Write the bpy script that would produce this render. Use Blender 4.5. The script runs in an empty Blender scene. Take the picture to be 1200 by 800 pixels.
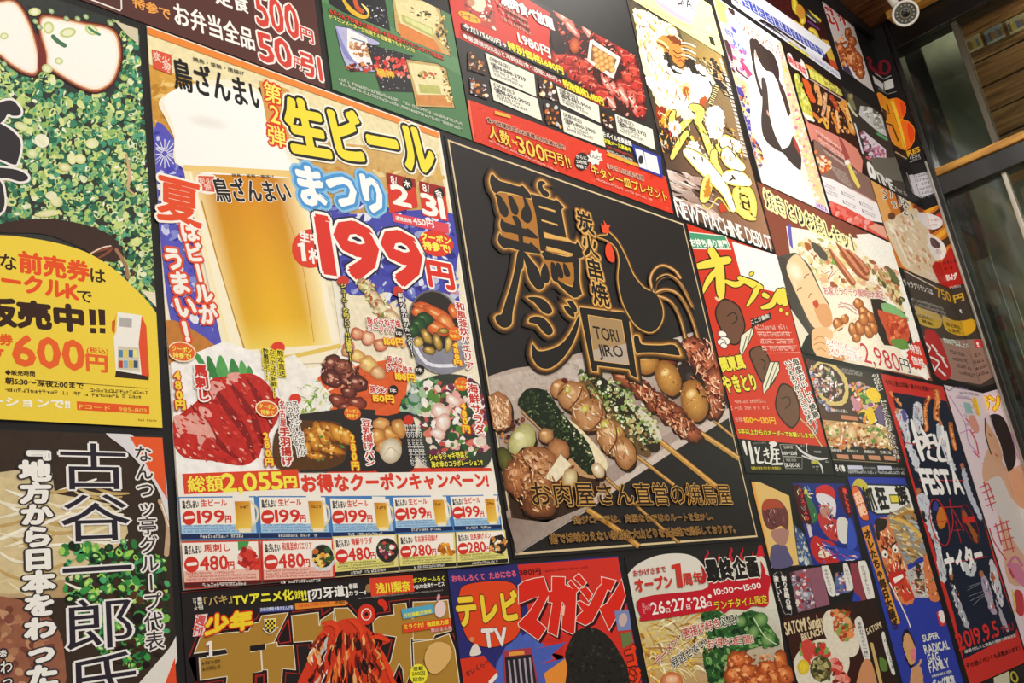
import bpy, math, random
import numpy as np
from mathutils import Matrix, Vector
from mathutils.geometry import tessellate_polygon

# ------------------------------------------------------------------ camera, world, lights, exposure
SC = bpy.context.scene
COL = SC.collection
F = 1147.0
def _n(v): return v / np.linalg.norm(v)
_h = _n(np.array([1664 - 600, 571 - 400, F])); _u = _n(np.array([-43 - 600, -3295 - 400, F]))
_u = _n(_u - _h * (_h @ _u)); _y = np.cross(_u, _h)
R = np.stack([_h, _y, _u])                       # camera axes -> room axes
CAM = np.array([0.0, -1.0, 1.15])
cam = bpy.data.objects.new('camera', bpy.data.cameras.new('camera')); COL.objects.link(cam)
cam.data.sensor_width = 36; cam.data.lens = F / 1200 * 36; cam.data.clip_start = 0.02
_M = np.eye(4); _M[:3, 0] = R @ [1, 0, 0]; _M[:3, 1] = R @ [0, -1, 0]; _M[:3, 2] = R @ [0, 0, -1]; _M[:3, 3] = CAM
cam.matrix_world = Matrix(_M.tolist()); SC.camera = cam

SC.view_settings.view_transform = 'Standard'; SC.view_settings.look = 'None'
SC.view_settings.gamma = 1; SC.view_settings.use_curve_mapping = False
SC.view_settings.exposure = 0.0
W = bpy.data.worlds.new('world'); SC.world = W; W.use_nodes = True
W.node_tree.nodes['Background'].inputs[0].default_value = (1.0, 0.93, 0.84, 1)
W.node_tree.nodes['Background'].inputs[1].default_value = 0.62

def area(loc, aim, size, power, col):
    l = bpy.data.lights.new('lamp_and_fill_light', 'AREA'); l.size = size; l.energy = power; l.color = col
    o = bpy.data.objects.new('lamp_and_fill_light', l); COL.objects.link(o); o.location = loc
    o.rotation_euler = (Vector(aim) - Vector(loc)).to_track_quat('-Z', 'Y').to_euler(); return o
area((0.5, -1.5, 3.1), (0.7, 0, 1.5), 0.7, 20, (1, .95, .88))
area((2.15, -0.42, 3.12), (2.3, -.1, 2.2), 0.3, 12, (1, .95, .88))
area((2.3, -1.9, 2.6), (2.5, 0, 1.0), 0.9, 24, (1, .93, .85))  # added fill, brightens the lower right; not a ceiling lamp
area((3.85, -0.95, 3.25), (3.98, -.2, 2.8), 0.15, 70, (1, .88, .72))  # unseen light added in the passage to lighten the shutter planks
area((3.95, -1.0, 1.9), (4.15, -.1, 2.0), 0.2, 45, (.95, 1, .86))  # second added light, low in the passage, brightens the view through the lower pane

# ------------------------------------------------------------------ colours and materials
def c3(s):
    if not isinstance(s, str): return s
    v = np.array([int(s[i:i + 2], 16) / 255 for i in (0, 2, 4)])
    return np.where(v <= .04045, v / 12.92, ((v + .055) / 1.055) ** 2.4)

def mat(name, base='808080', rough=.5, metal=0, coat=0, attr=False, noise=0, nscale=200, spec=.5):
    m = bpy.data.materials.new(name); m.use_nodes = True
    N = m.node_tree.nodes; L = m.node_tree.links; b = N['Principled BSDF']
    b.inputs['Roughness'].default_value = rough; b.inputs['Metallic'].default_value = metal
    b.inputs['Coat Weight'].default_value = coat; b.inputs['Coat Roughness'].default_value = .12
    b.inputs['Specular IOR Level'].default_value = spec
    if attr:
        a = N.new('ShaderNodeAttribute'); a.attribute_name = 'Col'; src = a.outputs['Color']
    else:
        a = N.new('ShaderNodeRGB'); a.outputs[0].default_value = (*c3(base), 1); src = a.outputs[0]
    if noise:
        t = N.new('ShaderNodeTexCoord'); n = N.new('ShaderNodeTexNoise'); n.inputs['Scale'].default_value = nscale
        n.inputs['Detail'].default_value = 4
        L.new(t.outputs['Object'], n.inputs['Vector'])
        mr = N.new('ShaderNodeMapRange'); mr.inputs[1].default_value = .3; mr.inputs[2].default_value = .7
        mr.inputs[3].default_value = 1 - noise; mr.inputs[4].default_value = 1 + noise
        L.new(n.outputs['Fac'], mr.inputs[0])
        mx = N.new('ShaderNodeVectorMath'); mx.operation = 'SCALE'
        L.new(src, mx.inputs[0]); L.new(mr.outputs[0], mx.inputs['Scale']); src = mx.outputs[0]
    L.new(src, b.inputs['Base Color'])
    return m
M_PRINT = mat('laminated_print', rough=.5, coat=0, spec=.16, attr=True, noise=.02, nscale=350)
M_PHOTO = mat('laminated_photo_print', rough=.5, coat=0, spec=.16, attr=True, noise=.1, nscale=110)

# ------------------------------------------------------------------ surfaces the prints hang on
class Plane:
    def __init__(s, O, A, B, N): s.O, s.A, s.B, s.N = [np.array(v, float) for v in (O, A, B, N)]
    def px(s, pts, off=0):                       # photo pixel -> metres on this surface
        p = np.atleast_2d(np.array(pts, float)); d = np.stack([p[:, 0] - 600, p[:, 1] - 400, np.full(len(p), F)], 1) @ R.T
        t = ((s.O + off * s.N - CAM) @ s.N) / (d @ s.N); q = CAM + d * t[:, None] - s.O
        return np.stack([q @ s.A, q @ s.B], 1)
    def w(s, ab, off=0): 
        ab = np.atleast_2d(ab); return s.O + ab[:, :1] * s.A + ab[:, 1:2] * s.B + off * s.N
XC = 3.65; ZC = 1.15 + 2.061                     # corner, ceiling height
MAIN = Plane((0, 0, 0), (1, 0, 0), (0, 0, 1), (0, -1, 0))
SIDE = Plane((XC, 0, 0), (0, -1, 0), (0, 0, 1), (-1, 0, 0))
def proj(p):
    q = R.T @ (np.array(p, float) - CAM); return np.array([600 + F * q[0] / q[2], 400 + F * q[1] / q[2]])
K0, K1 = proj((XC, 0, 3.2)), proj((XC, 0, 0.6))  # the corner line in the frame
def side_of(p):                                  # >0: right of the corner
    return (K1[1] - K0[1]) * (p[0] - K0[0]) - (K1[0] - K0[0]) * (p[1] - K0[1])
def clip(pts, sg):
    out = []; n = len(pts)
    for i in range(n):
        a, b = pts[i], pts[(i + 1) % n]; da, db = side_of(a) * sg, side_of(b) * sg
        if da >= 0: out.append(a)
        if da * db < 0:
            t = da / (da - db); out.append((a[0] + (b[0] - a[0]) * t, a[1] + (b[1] - a[1]) * t))
    return out

# ------------------------------------------------------------------ objects
def link(name, me, parent=None, **kw):
    o = bpy.data.objects.new(name, me); COL.objects.link(o)
    if parent is not None: o.parent = parent
    for k, v in kw.items():
        if v is not None: o[k] = v
    return o
PARTS = []
class Part:
    def __init__(s, name, parent, org, m=None, label=None, fine=False):
        s.name, s.parent, s.org, s.m, s.label = name, parent, org, m or M_PRINT, label
        s.v, s.f, s.c, s.n = [], [], [], 0; s.used = False; s.obj = None; s.kind = None
    def add(s, v, f, c):
        v = np.asarray(v, float); c = np.asarray(c, float)
        if c.ndim == 1: c = np.tile(c, (len(v), 1))
        s.v.append(v - s.org); s.c.append(c); s.f.extend([tuple(int(i) + s.n for i in q) for q in f]); s.n += len(v)
    def build(s):
        if s.n == 0: return
        me = bpy.data.meshes.new(s.name); V = np.concatenate(s.v); C = np.concatenate(s.c)
        me.from_pydata(V.tolist(), [], s.f)
        a = me.color_attributes.new('Col', 'FLOAT_COLOR', 'POINT')
        a.data.foreach_set('color', np.concatenate([C, np.ones((len(C), 1))], 1).astype(np.float32).ravel())
        me.materials.append(s.m)
        pa = s.parent.obj if isinstance(s.parent, Part) else s.parent
        s.obj = link(s.name, me, pa, label=s.label, kind=s.kind)

class S: pass                                    # drawing state
ST = S()
EPS = 5e-6
def poster(name, label, tl, br, col='ffffff', plane=MAIN, cat='poster', group=None, thick=.0012, base=.0, fold=None, edge=None):
    """a paper sheet with real thickness; prints are laid on its face, each layer a hair above the last"""
    ST.plane = plane; ST.fold = fold is not None; ST.off = base + thick + 1e-4
    if ST.fold:
        ab0 = MAIN.px([tl])[0]; z1 = MAIN.px([fold[0]])[0][1]; y1 = SIDE.px([fold[1]])[0][0]
        ST.org = MAIN.w([[(ab0[0] + XC) / 2, z1]], 0)[0]
    else:
        a, b = plane.px([tl, br]); ST.rect = (a[0], b[1], b[0], a[1])
        ST.org = plane.w([[(a[0] + b[0]) / 2, b[1]]], 0)[0]
    e = link(name, None, None, label=label, category=cat, group=group); e.location = ST.org.tolist(); e.empty_display_size = .05
    ST.root = e; part('paper_sheet')
    def slab(pl, x0, z0, x1, z1):
        v = np.concatenate([pl.w([(x0, z0), (x1, z0), (x1, z1), (x0, z1)], o) for o in (base + 2e-4, base + thick)])
        ST.cur.add(v, [(0, 1, 2, 3), (4, 7, 6, 5), (0, 4, 5, 1), (1, 5, 6, 2), (2, 6, 7, 3), (3, 7, 4, 0)], c3(col))
    if ST.fold:
        slab(MAIN, ab0[0], z1, XC - .0002, ab0[1]); slab(SIDE, .0015, z1, y1, ab0[1])
        ST.frect = (ab0[0], z1, y1, ab0[1])
    else: slab(plane, *ST.rect)
    return e
def part(name, photo=False, label=None):
    ST.jit = 0
    p = Part(name, ST.root, ST.org, M_PHOTO if photo else None, label); PARTS.append(p); ST.cur = p; ST.top = p; return p
def sub(name, photo=False, label=None):
    p = Part(name, ST.top, ST.org, M_PHOTO if photo else None, label); PARTS.append(p); ST.cur = p; return p
def lay(k=1): ST.off += EPS * k
def _fresh():
    """each phrase of lettering is a part of its own"""
    c = ST.cur
    if c is ST.top and 'lettering' in c.name:
        if c.used or c.n: part(c.name, label=c.label)
        ST.cur.used = True
def _small_print():
    if ST.cur is not ST.top: return ST.cur
    if ST.root.name not in SMALL: SMALL[ST.root.name] = Part('small_print', ST.root, ST.org); SMALL[ST.root.name].kind = 'stuff'; PARTS.append(SMALL[ST.root.name])
    return SMALL[ST.root.name]
SMALL = {}

def _place(pts, cols, faces=None, plane=None):
    """pts in photo pixels"""
    pl = plane or ST.plane
    ab = pl.px(pts, ST.off); rc = sheet_rect(pl)
    ab = np.stack([np.clip(ab[:, 0], rc[0], rc[2]), np.clip(ab[:, 1], rc[1], rc[3])], 1)
    ST.cur.add(pl.w(ab, ST.off), faces, cols)
def poly(pts, col, inc=True, plane=None):
    if inc: lay()
    c = c3(col); pts = [tuple(map(float, p)) for p in pts]
    if ST.fold and plane is None:
        for sg, pl in ((-1, MAIN), (1, SIDE)):
            q = clip(pts, sg)
            if len(q) > 2: _tri(q, c, pl)
    else: _tri(pts, c, plane or ST.plane)
def cliprect(ab, rc):
    x0, z0, x1, z1 = rc; P = [tuple(p) for p in ab]
    for ax, lim, sg in ((0, x0, 1), (0, x1, -1), (1, z0, 1), (1, z1, -1)):
        out = []; n = len(P)
        for i in range(n):
            a, b = P[i], P[(i + 1) % n]; da, db = (a[ax] - lim) * sg, (b[ax] - lim) * sg
            if da >= 0: out.append(a)
            if da * db < 0: t = da / (da - db); out.append((a[0] + (b[0] - a[0]) * t, a[1] + (b[1] - a[1]) * t))
        P = out
        if len(P) < 3: return None
    return np.array(P)
def sheet_rect(pl):
    if not ST.fold: return ST.rect
    x0, z0, y1, z1 = ST.frect; return (x0, z0, XC - .0013, z1) if pl is MAIN else (.0013, z0, y1, z1)
def _tri(q, c, pl):
    ab = cliprect(pl.px(q, ST.off), sheet_rect(pl))
    if ab is None: return
    tr = tessellate_polygon([[Vector((a, b, 0)) for a, b in ab]])
    if tr: ST.cur.add(pl.w(ab, ST.off), tr, c)
def smooth(pts, closed=False, k=5):
    p = [np.array(a, float) for a in pts]; n = len(p); out = []
    rng = range(n if closed else n - 1)
    for i in rng:
        if closed: a, b, c, d = p[(i - 1) % n], p[i], p[(i + 1) % n], p[(i + 2) % n]
        else: a, b, c, d = p[max(i - 1, 0)], p[i], p[i + 1], p[min(i + 2, n - 1)]
        for j in range(k):
            t = j / k; out.append(.5 * ((2 * b) + (c - a) * t + (2 * a - 5 * b + 4 * c - d) * t * t + (3 * b - a - 3 * c + d) * t ** 3))
    if not closed: out.append(p[-1])
    return out
ST.jit = 0; JR = random.Random(99)
def spoly(pts, col, k=4):
    p = smooth(pts, True, k)
    if ST.jit:                                       # frayed outline, as printed photographs have
        q = []
        for i in range(len(p)):
            a, b = p[i], p[(i + 1) % len(p)]; q.append(a); q.append((a + b) / 2)
        p = [(x + JR.uniform(-1, 1) * ST.jit, y + JR.uniform(-1, 1) * ST.jit) for x, y in q]
    poly(p, col)
def grow(pts, r):
    """offset a closed outline outward by r pixels"""
    p = np.array(pts, float); n = len(p); area_ = .5 * np.sum(p[:, 0] * np.roll(p[:, 1], -1) - np.roll(p[:, 0], -1) * p[:, 1])
    e = np.roll(p, -1, 0) - p; L = np.linalg.norm(e, axis=1, keepdims=True) + 1e-9; e = e / L
    nn = np.stack([e[:, 1], -e[:, 0]], 1) * (1 if area_ > 0 else -1)
    m = nn + np.roll(nn, 1, 0); q = np.sum(m * nn, 1, keepdims=True); m = m / np.maximum(q, .5)
    return [tuple(a) for a in p + m * r]
def stroke(pts, w, col, sm=True, inc=True, k=5, cap=True):
    if inc: lay()
    n0 = len(pts); ws = list(w) if hasattr(w, '__len__') else [w] * n0
    q = [(*a, b) for a, b in zip(pts, ws)]
    if sm and n0 > 2: q = smooth(q, False, k)
    q = np.array(q, float); P = q[:, :2]; wv = q[:, 2:] / 2
    t = np.gradient(P, axis=0); t = t / (np.linalg.norm(t, axis=1, keepdims=True) + 1e-9); nn = np.stack([-t[:, 1], t[:, 0]], 1)
    if cap and wv[0] > .6:
        P = np.concatenate([P[:1] - t[:1] * wv[0] * .7, P, P[-1:] + t[-1:] * wv[-1] * .7]); nn = np.concatenate([nn[:1], nn, nn[-1:]])
        wv = np.concatenate([wv[:1] * .35, wv, wv[-1:] * .35])
    n = len(P); V = np.concatenate([P + nn * wv, P - nn * wv])
    c = c3(col)
    if ST.fold:
        for i in range(n - 1):
            poly([V[i], V[i + 1], V[n + i + 1], V[n + i]], col, inc=False)
    else: _place(V, c, [(i, i + 1, n + i + 1, n + i) for i in range(n - 1)])
def ell(cx, cy, rx, ry, ang=0, col='ffffff', edge=None, n=18, inc=True, rough=0, rnd=None, mid=None):
    if inc: lay()
    a = np.linspace(0, 2 * math.pi, n, endpoint=False); k = np.ones(n)
    if rough: k = 1 + rough * np.array([(rnd or random).uniform(-1, 1) for _ in range(n)])
    ca, sa = math.cos(math.radians(ang)), math.sin(math.radians(ang))
    def ring(s):
        x = rx * np.cos(a) * k * s; y = ry * np.sin(a) * k * s; return np.stack([cx + x * ca - y * sa, cy + x * sa + y * ca], 1)
    if edge is None or ST.fold:
        if ST.fold: return poly([tuple(p) for p in ring(1)], col, inc=False)
        _place(ring(1), c3(col), [tuple(range(n))]); return
    V = np.concatenate([[[cx, cy]], ring(.55), ring(1)]); c, e = c3(col), c3(edge)
    m = c3(mid) if mid else c * .6 + e * .4
    C = np.concatenate([[c], np.tile(m, (n, 1)), np.tile(e, (n, 1))])
    f = [(0, 1 + i, 1 + (i + 1) % n) for i in range(n)] + [(1 + i, n + 1 + i, n + 1 + (i + 1) % n, 1 + (i + 1) % n) for i in range(n)]
    _place(V, C, f)
def ringe(cx, cy, rx, ry, w, ang=0, col='ffffff', n=24):
    a = np.linspace(0, 2 * math.pi, n + 1); ca, sa = math.cos(math.radians(ang)), math.sin(math.radians(ang))
    stroke([(cx + rx * math.cos(t) * ca - ry * math.sin(t) * sa, cy + rx * math.cos(t) * sa + ry * math.sin(t) * ca) for t in a], w, col, sm=False, cap=False)
def grad(q, cols, nu=8, nv=8, fn=None):
    lay(); q = [np.array(p, float) for p in q]; C = [c3(c) for c in cols]
    V, CC = [], []
    for j in range(nv + 1):
        v = j / nv
        for i in range(nu + 1):
            u = i / nu; V.append((q[0] * (1 - u) + q[1] * u) * (1 - v) + (q[3] * (1 - u) + q[2] * u) * v)
            cc = (C[0] * (1 - u) + C[1] * u) * (1 - v) + (C[3] * (1 - u) + C[2] * u) * v
            CC.append(fn(u, v, cc) if fn else cc)
    _place(V, CC, [(j * (nu + 1) + i, j * (nu + 1) + i + 1, (j + 1) * (nu + 1) + i + 1, (j + 1) * (nu + 1) + i) for j in range(nv) for i in range(nu)])
def inside(p, poly_):
    x, y = p; r = False; n = len(poly_)
    for i in range(n):
        x1, y1 = poly_[i]; x2, y2 = poly_[(i + 1) % n]
        if (y1 > y) != (y2 > y) and x < (x2 - x1) * (y - y1) / (y2 - y1) + x1: r = not r
    return r
def scatter(reg, n, size, cols, asp=(.5, 1), ang=(0, 180), seed=1, ring=0, edge=None, ns=7, rough=.12):
    """irregular printed flecks inside a region: chopped leeks, grain of meat, leaves"""
    rnd = random.Random(seed); xs = [p[0] for p in reg]; ys = [p[1] for p in reg]; lay(); done = 0; t = 0
    step = 5e-7 if ST.plane is MAIN else 1e-6; o0 = ST.off
    while done < n and t < n * 30:
        t += 1; p = (rnd.uniform(min(xs), max(xs)), rnd.uniform(min(ys), max(ys)))
        if not inside(p, reg): continue
        done += 1; r = rnd.uniform(*size); col = rnd.choice(cols); ST.off = o0 + (done % 250) * 2 * step
        a = rnd.uniform(*ang); ry = r * rnd.uniform(*asp)
        ell(p[0], p[1], r, ry, a, col, None, ns, False, rough, rnd)
        if ring and rnd.random() < ring:
            ST.off += step; ell(p[0], p[1], r * .5, ry * .45, a, rnd.choice(edge), None, ns, False, rough, rnd)
    ST.off = o0 + min(done, 250) * 2 * step
def greek(bl, br, h, col, seed=0, fill=.8, plane=None, skip=.06):
    """a line of print too small to read in the photograph"""
    rnd = random.Random(seed * 77 + int(bl[0] * 13 + bl[1])); pl = plane or ST.plane; lay()
    a, b = pl.px([bl, br], ST.off); up = pl.px([(bl[0], bl[1] - h)], ST.off)[0]; H = abs(up[1] - a[1]); d = b - a; L = np.linalg.norm(d); d = d / L
    u = np.array([-d[1], d[0]]); n = max(1, int(L / (H * .95))); c = c3(col); V, Fc = [], []
    for i in range(n):
        if rnd.random() < skip: continue
        x0 = L * i / n; w = L / n * .88
        for k in range(3):
            if rnd.random() < .5: x1, x2, y1, y2 = 0, w, H * (.1 + .36 * k), H * (.1 + .36 * k) + H * .17
            else: x1 = w * rnd.uniform(0, .8); x2 = x1 + w * .2; y1, y2 = 0, H * rnd.uniform(.6, 1)
            m = len(V); V += [a + d * (x0 + x1) + u * y1, a + d * (x0 + x2) + u * y1, a + d * (x0 + x2) + u * y2, a + d * (x0 + x1) + u * y2]
            Fc.append((m, m + 1, m + 2, m + 3))
    if V: _small_print().add(pl.w(np.array(V), ST.off), Fc, c)

# ------------------------------------------------------------------ lettering (glyphs of Blender's own built-in font, turned to mesh)
TEXTS = []; CHARS = set()
def _q(s, org, ex, ey, col, b, off, prt, plane, vertical, adv): TEXTS.append((s, org, ex, ey, c3(col), b, off, prt, plane, vertical, adv)); CHARS.update(s)
def one(x, y, h, col, ol=None, w=1.0):
    p = [(x, y), (x - .085 * h, y - .8 * h), (x - .23 * h * w, y - .78 * h), (x - .25 * h * w, y - .93 * h), (x + .03 * h, y - h), (x + .12 * h * w, y - h), (x + .24 * h * w, y)]
    if ol: poly(grow(p, 1), ol)
    poly(p, col)
def T(s, bl, br, h, col, b=.02, ol=(), it=0, plane=None, full=False, ow=None):
    """horizontal lettering: bl/br = bottom left / right of the words in photo pixels, h = their height at the left"""
    _fresh(); pl = plane or ST.plane; o0 = ST.off; a, q = pl.px([bl, br], o0); top = pl.px([(bl[0], bl[1] - h)], o0)[0]
    d = q - a; L = np.linalg.norm(d); d = d / L; u = np.array([-d[1], d[0]]) + d * it; H = abs(top[1] - a[1])
    for r, cc in sorted(ol, key=lambda t: -t[0]):
        lay(6); _q(s, a, d * L, u * H, cc, b + r, ST.off, ST.cur, pl, False, None)
    lay(6); _q(s, a, d * L, u * H, col, b, ST.off, ST.cur, pl, False, None); ST.off = o0 + EPS
def V(s, top, bot, w, col, b=.02, ol=(), plane=None):
    """vertical lettering: top / bottom centre of the column, w = its width in pixels at the top"""
    _fresh(); pl = plane or ST.plane; o0 = ST.off; a, q = pl.px([top, bot], o0); r_ = pl.px([(top[0] + w, top[1])], o0)[0]; Wd = abs(r_[0] - a[0])
    for r, cc in sorted(ol, key=lambda t: -t[0]):
        lay(6); _q(s, a, q - a, Wd, cc, b + r, ST.off, ST.cur, pl, True, None)
    lay(6); _q(s, a, q - a, Wd, col, b, ST.off, ST.cur, pl, True, None); ST.off = o0 + EPS
GL = {}
def build_glyphs():
    tmp = []
    for ch in sorted(CHARS):
        if ch in ' 　': continue
        cu = bpy.data.curves.new('g', 'FONT'); cu.body = ch; cu.size = 1; cu.resolution_u = 2
        o = bpy.data.objects.new('g', cu); COL.objects.link(o); tmp.append((ch, o, cu))
    bpy.context.view_layer.update(); dg = bpy.context.evaluated_depsgraph_get()
    for ch, o, cu in tmp:
        me = o.evaluated_get(dg).to_mesh(); n = len(me.vertices); co = np.empty(n * 3); me.vertices.foreach_get('co', co)
        GL[ch] = (co.reshape(-1, 3)[:, :2], [tuple(p.vertices) for p in me.polygons]); o.evaluated_get(dg).to_mesh_clear()
    for ch, o, cu in tmp:
        bpy.data.objects.remove(o); bpy.data.curves.remove(cu)
def build_text():
    build_glyphs()
    for s, a, ex, ey, col, b, off, prt, pl, vert, adv in TEXTS:
        b = b * (.62 if all(ord(q) < 256 for q in s) else 1)
        big = (np.linalg.norm(ey) if not vert else ey) > .045
        ndir = 0 if b < .008 else (6 if b < .05 else (8 if b < .12 else 12)); ndir = ndir + 8 if big and ndir > 6 else ndir
        sh = [(0, 0)] + [(math.cos(2 * math.pi * i / ndir) * b, math.sin(2 * math.pi * i / ndir) * b) for i in range(ndir)]
        if vert:
            n = len(s); Wd = ey; cell = ex / n; ch_h = np.linalg.norm(cell); dn = cell / ch_h; rt = np.array([-dn[1], dn[0]])
            if rt[0] < 0: rt = -rt
            for i, ch in enumerate(s):
                if ch not in GL: continue
                co, fs = GL[ch]; co = co.copy(); cen = a + cell * (i + .5)
                if ch in 'ー〜～（）()「」『』―…': 
                    co = co - np.array([.5, .38]); co = np.stack([co[:, 1], -co[:, 0]], 1)
                    if ch == 'ー': co[:, 0] *= 1
                elif ord(ch) < 128: co = co - (co.max(0) + co.min(0)) / 2; co = co * [1.15, 1.15]
                else: co = co - np.array([.5, .38])
                for k_, (dx, dy) in enumerate(sh):
                    q = cen + (co[:, :1] + dx) * rt * Wd * 1.04 - (co[:, 1:] + dy) * dn * ch_h * 1.0
                    prt.add(pl.w(q, off + (k_ * 2 + i % 2) * (1.1e-6 if pl is MAIN else 1.6e-6)), fs, col)
        else:
            x = 0; lo = []; cjk = any(ord(c) > 255 for c in s)
            for ch in s:
                if ch in ' 　': x += .35 if ch == ' ' else .8; continue
                co, fs = GL[ch]
                if ord(ch) < 256: w = co[:, 0].max() - co[:, 0].min(); lo.append((co - [co[:, 0].min() - x - .03, 0], fs)); x += w + .07
                else: lo.append((co + [x, 0], fs)); x += 1.0
            x0 = min(c[:, 0].min() for c, _ in lo); x1 = max(c[:, 0].max() for c, _ in lo)
            y0, y1 = (-.1, .84) if cjk else (0, .73)
            k = (x1 - x0); eH = np.linalg.norm(ey) / (y1 - y0); eW = np.linalg.norm(ex) / k; eb = min(eH, eW * 1.15)
            for i, (co, fs) in enumerate(lo):
                for k_, (dx, dy) in enumerate(sh):
                    X = (co[:, 0] - x0) / k + dx * eb / (k * eW); Y = (co[:, 1] - y0 + dy * eb / eH) / (y1 - y0)
                    q = a + X[:, None] * ex + Y[:, None] * ey; prt.add(pl.w(q, off + (k_ * 2 + i % 2) * (1.1e-6 if pl is MAIN else 1.6e-6)), fs, col)
def detail(reg, n, cols, ln=(3, 9), w=(.5, 1.6), ang=(0, 180), seed=1):
    """short brush lines inside a region: folds, hatching, grain of a printed picture"""
    rnd = random.Random(seed); xs = [p[0] for p in reg]; ys = [p[1] for p in reg]; lay(); o0 = ST.off; done = t = 0
    while done < n and t < n * 30:
        t += 1; x, y = rnd.uniform(min(xs), max(xs)), rnd.uniform(min(ys), max(ys))
        if not inside((x, y), reg): continue
        l = rnd.uniform(*ln); a = math.radians(rnd.uniform(*ang)); b = a + rnd.uniform(-.7, .7); ST.off = o0 + (done % 60) * 1e-6; done += 1
        q = [(x, y), (x + l / 2 * math.cos(a), y + l / 2 * math.sin(a)), (x + l / 2 * (math.cos(a) + math.cos(b)), y + l / 2 * (math.sin(a) + math.sin(b)))]
        if inside(q[2], reg): ww = rnd.uniform(*w); stroke(q, [ww * .4, ww, ww * .3], rnd.choice(cols), inc=False, k=2)
    ST.off = o0 + 6e-5
def Z(x0, y0, s): return lambda pts: [(x0 + p[0] / s, y0 + p[1] / s) + tuple(p[2:]) for p in pts]
def q4(tl, tr, br, bl): return [tl, tr, br, bl]
def border(w_px, col, inset=0.0):
    """a printed line frame along the sheet's edge; w and inset in metres"""
    lay(); x0, z0, x1, z1 = ST.rect; x0 += inset; z0 += inset; x1 -= inset; z1 -= inset; w = w_px
    for r in ((x0, z1 - w, x1, z1), (x0, z0, x1, z0 + w), (x0, z0 + w, x0 + w, z1 - w), (x1 - w, z0 + w, x1, z1 - w)):
        ST.cur.add(ST.plane.w([(r[0], r[1]), (r[2], r[1]), (r[2], r[3]), (r[0], r[3])], ST.off), [(0, 1, 2, 3)], c3(col))
def rect_px(tl, br, col, inc=True):
    """an upright rectangle on the wall from two photo pixels"""
    if inc: lay()
    a, b = ST.plane.px([tl, br]); ST.cur.add(ST.plane.w([(a[0], b[1]), (b[0], b[1]), (b[0], a[1]), (a[0], a[1])], ST.off), [(0, 1, 2, 3)], c3(col))
def burst(cx, cy, r0, r1, n, col, sx=1, ang=0):
    poly([(cx + (r1 if i % 2 == 0 else r0) * sx * math.cos(ang + math.pi * i / n), cy + (r1 if i % 2 == 0 else r0) * math.sin(ang + math.pi * i / n)) for i in range(2 * n)], col)

# ================================================================== the room shell
def box_obj(name, x0, x1, y0, y1, z0, z1, m, parent=None, bev=0, **kw):
    cx, cy, cz = (x0 + x1) / 2, (y0 + y1) / 2, (z0 + z1) / 2
    me = bpy.data.meshes.new(name)
    v = [(x - cx, y - cy, z - cz) for x in (x0, x1) for y in (y0, y1) for z in (z0, z1)]
    me.from_pydata(v, [], [(0, 1, 3, 2), (4, 6, 7, 5), (0, 4, 5, 1), (2, 3, 7, 6), (0, 2, 6, 4), (1, 5, 7, 3)])
    me.materials.append(m); o = link(name, me, parent, **kw); o.location = (cx, cy, cz)
    if bev:
        md = o.modifiers.new('b', 'BEVEL'); md.width = bev; md.segments = 2
    return o
def wood(name, a, b, sc=(2, 30, 30), rough=.5, axis=0):
    m = bpy.data.materials.new(name); m.use_nodes = True; N = m.node_tree.nodes; L = m.node_tree.links; p = N['Principled BSDF']
    t = N.new('ShaderNodeTexCoord'); mp = N.new('ShaderNodeMapping'); mp.inputs['Scale'].default_value = sc
    n = N.new('ShaderNodeTexNoise'); n.inputs['Scale'].default_value = 1.6; n.inputs['Detail'].default_value = 6; n.inputs['Distortion'].default_value = .8
    oi = N.new('ShaderNodeObjectInfo'); ad = N.new('ShaderNodeVectorMath'); ad.operation = 'ADD'
    mu = N.new('ShaderNodeMath'); mu.operation = 'MULTIPLY'; mu.inputs[1].default_value = 37
    r = N.new('ShaderNodeValToRGB'); r.color_ramp.elements[0].color = (*c3(a), 1); r.color_ramp.elements[1].color = (*c3(b), 1)
    r.color_ramp.elements[0].position = .32; r.color_ramp.elements[1].position = .68
    L.new(t.outputs['Object'], mp.inputs[0]); L.new(oi.outputs['Random'], mu.inputs[0]); L.new(mp.outputs[0], ad.inputs[0]); L.new(mu.outputs[0], ad.inputs[1])
    L.new(ad.outputs[0], n.inputs['Vector']); L.new(n.outputs['Fac'], r.inputs[0]); L.new(r.outputs[0], p.inputs['Base Color'])
    p.inputs['Roughness'].default_value = rough; return m
M_BLACKWALL = mat('black_paint', '1c1a1b', rough=.55, coat=0, noise=.1, nscale=30, spec=.2)
M_FLOOR = mat('concrete_floor', '6a625a', rough=.6, noise=.15, nscale=9)
M_METAL = mat('black_window_metal', '100f0f', rough=.3, metal=.0, coat=.4)
M_SILVER = mat('aluminium_strip', 'b8b4a8', rough=.3, metal=.8)
M_CEIL = wood('brown_ceiling_boards', '3a2010', '7a4a24', sc=(30, 2, 30))
M_PLANK = wood('shutter_planks', '5a3a22', 'a87a4e', sc=(30, 2.2, 34))
M_YWOOD = wood('yellow_pine', 'a06a20', 'e0a84a', sc=(30, 3, 30))
M_DKWOOD = wood('dark_brown_beam', '1e120c', '3e2618', sc=(30, 3, 30))
st = dict(kind='structure')
XL = -1.4; YB = -3.4
box_obj('wall_front', XL, XC + .12, 0, .1, 0, ZC + .25, M_BLACKWALL, **st)
box_obj('floor', XL, XC + .12, YB, 0, -.1, 0, M_FLOOR, **st)

def sp(x, y, X=XC):                               # photo pixel -> (room y, z) on a plane parallel to the window wall
    pl = Plane((X, 0, 0), (0, -1, 0), (0, 0, 1), (-1, 0, 0)); a = pl.px([(x, y)])[0]; return -a[0], a[1]

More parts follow.
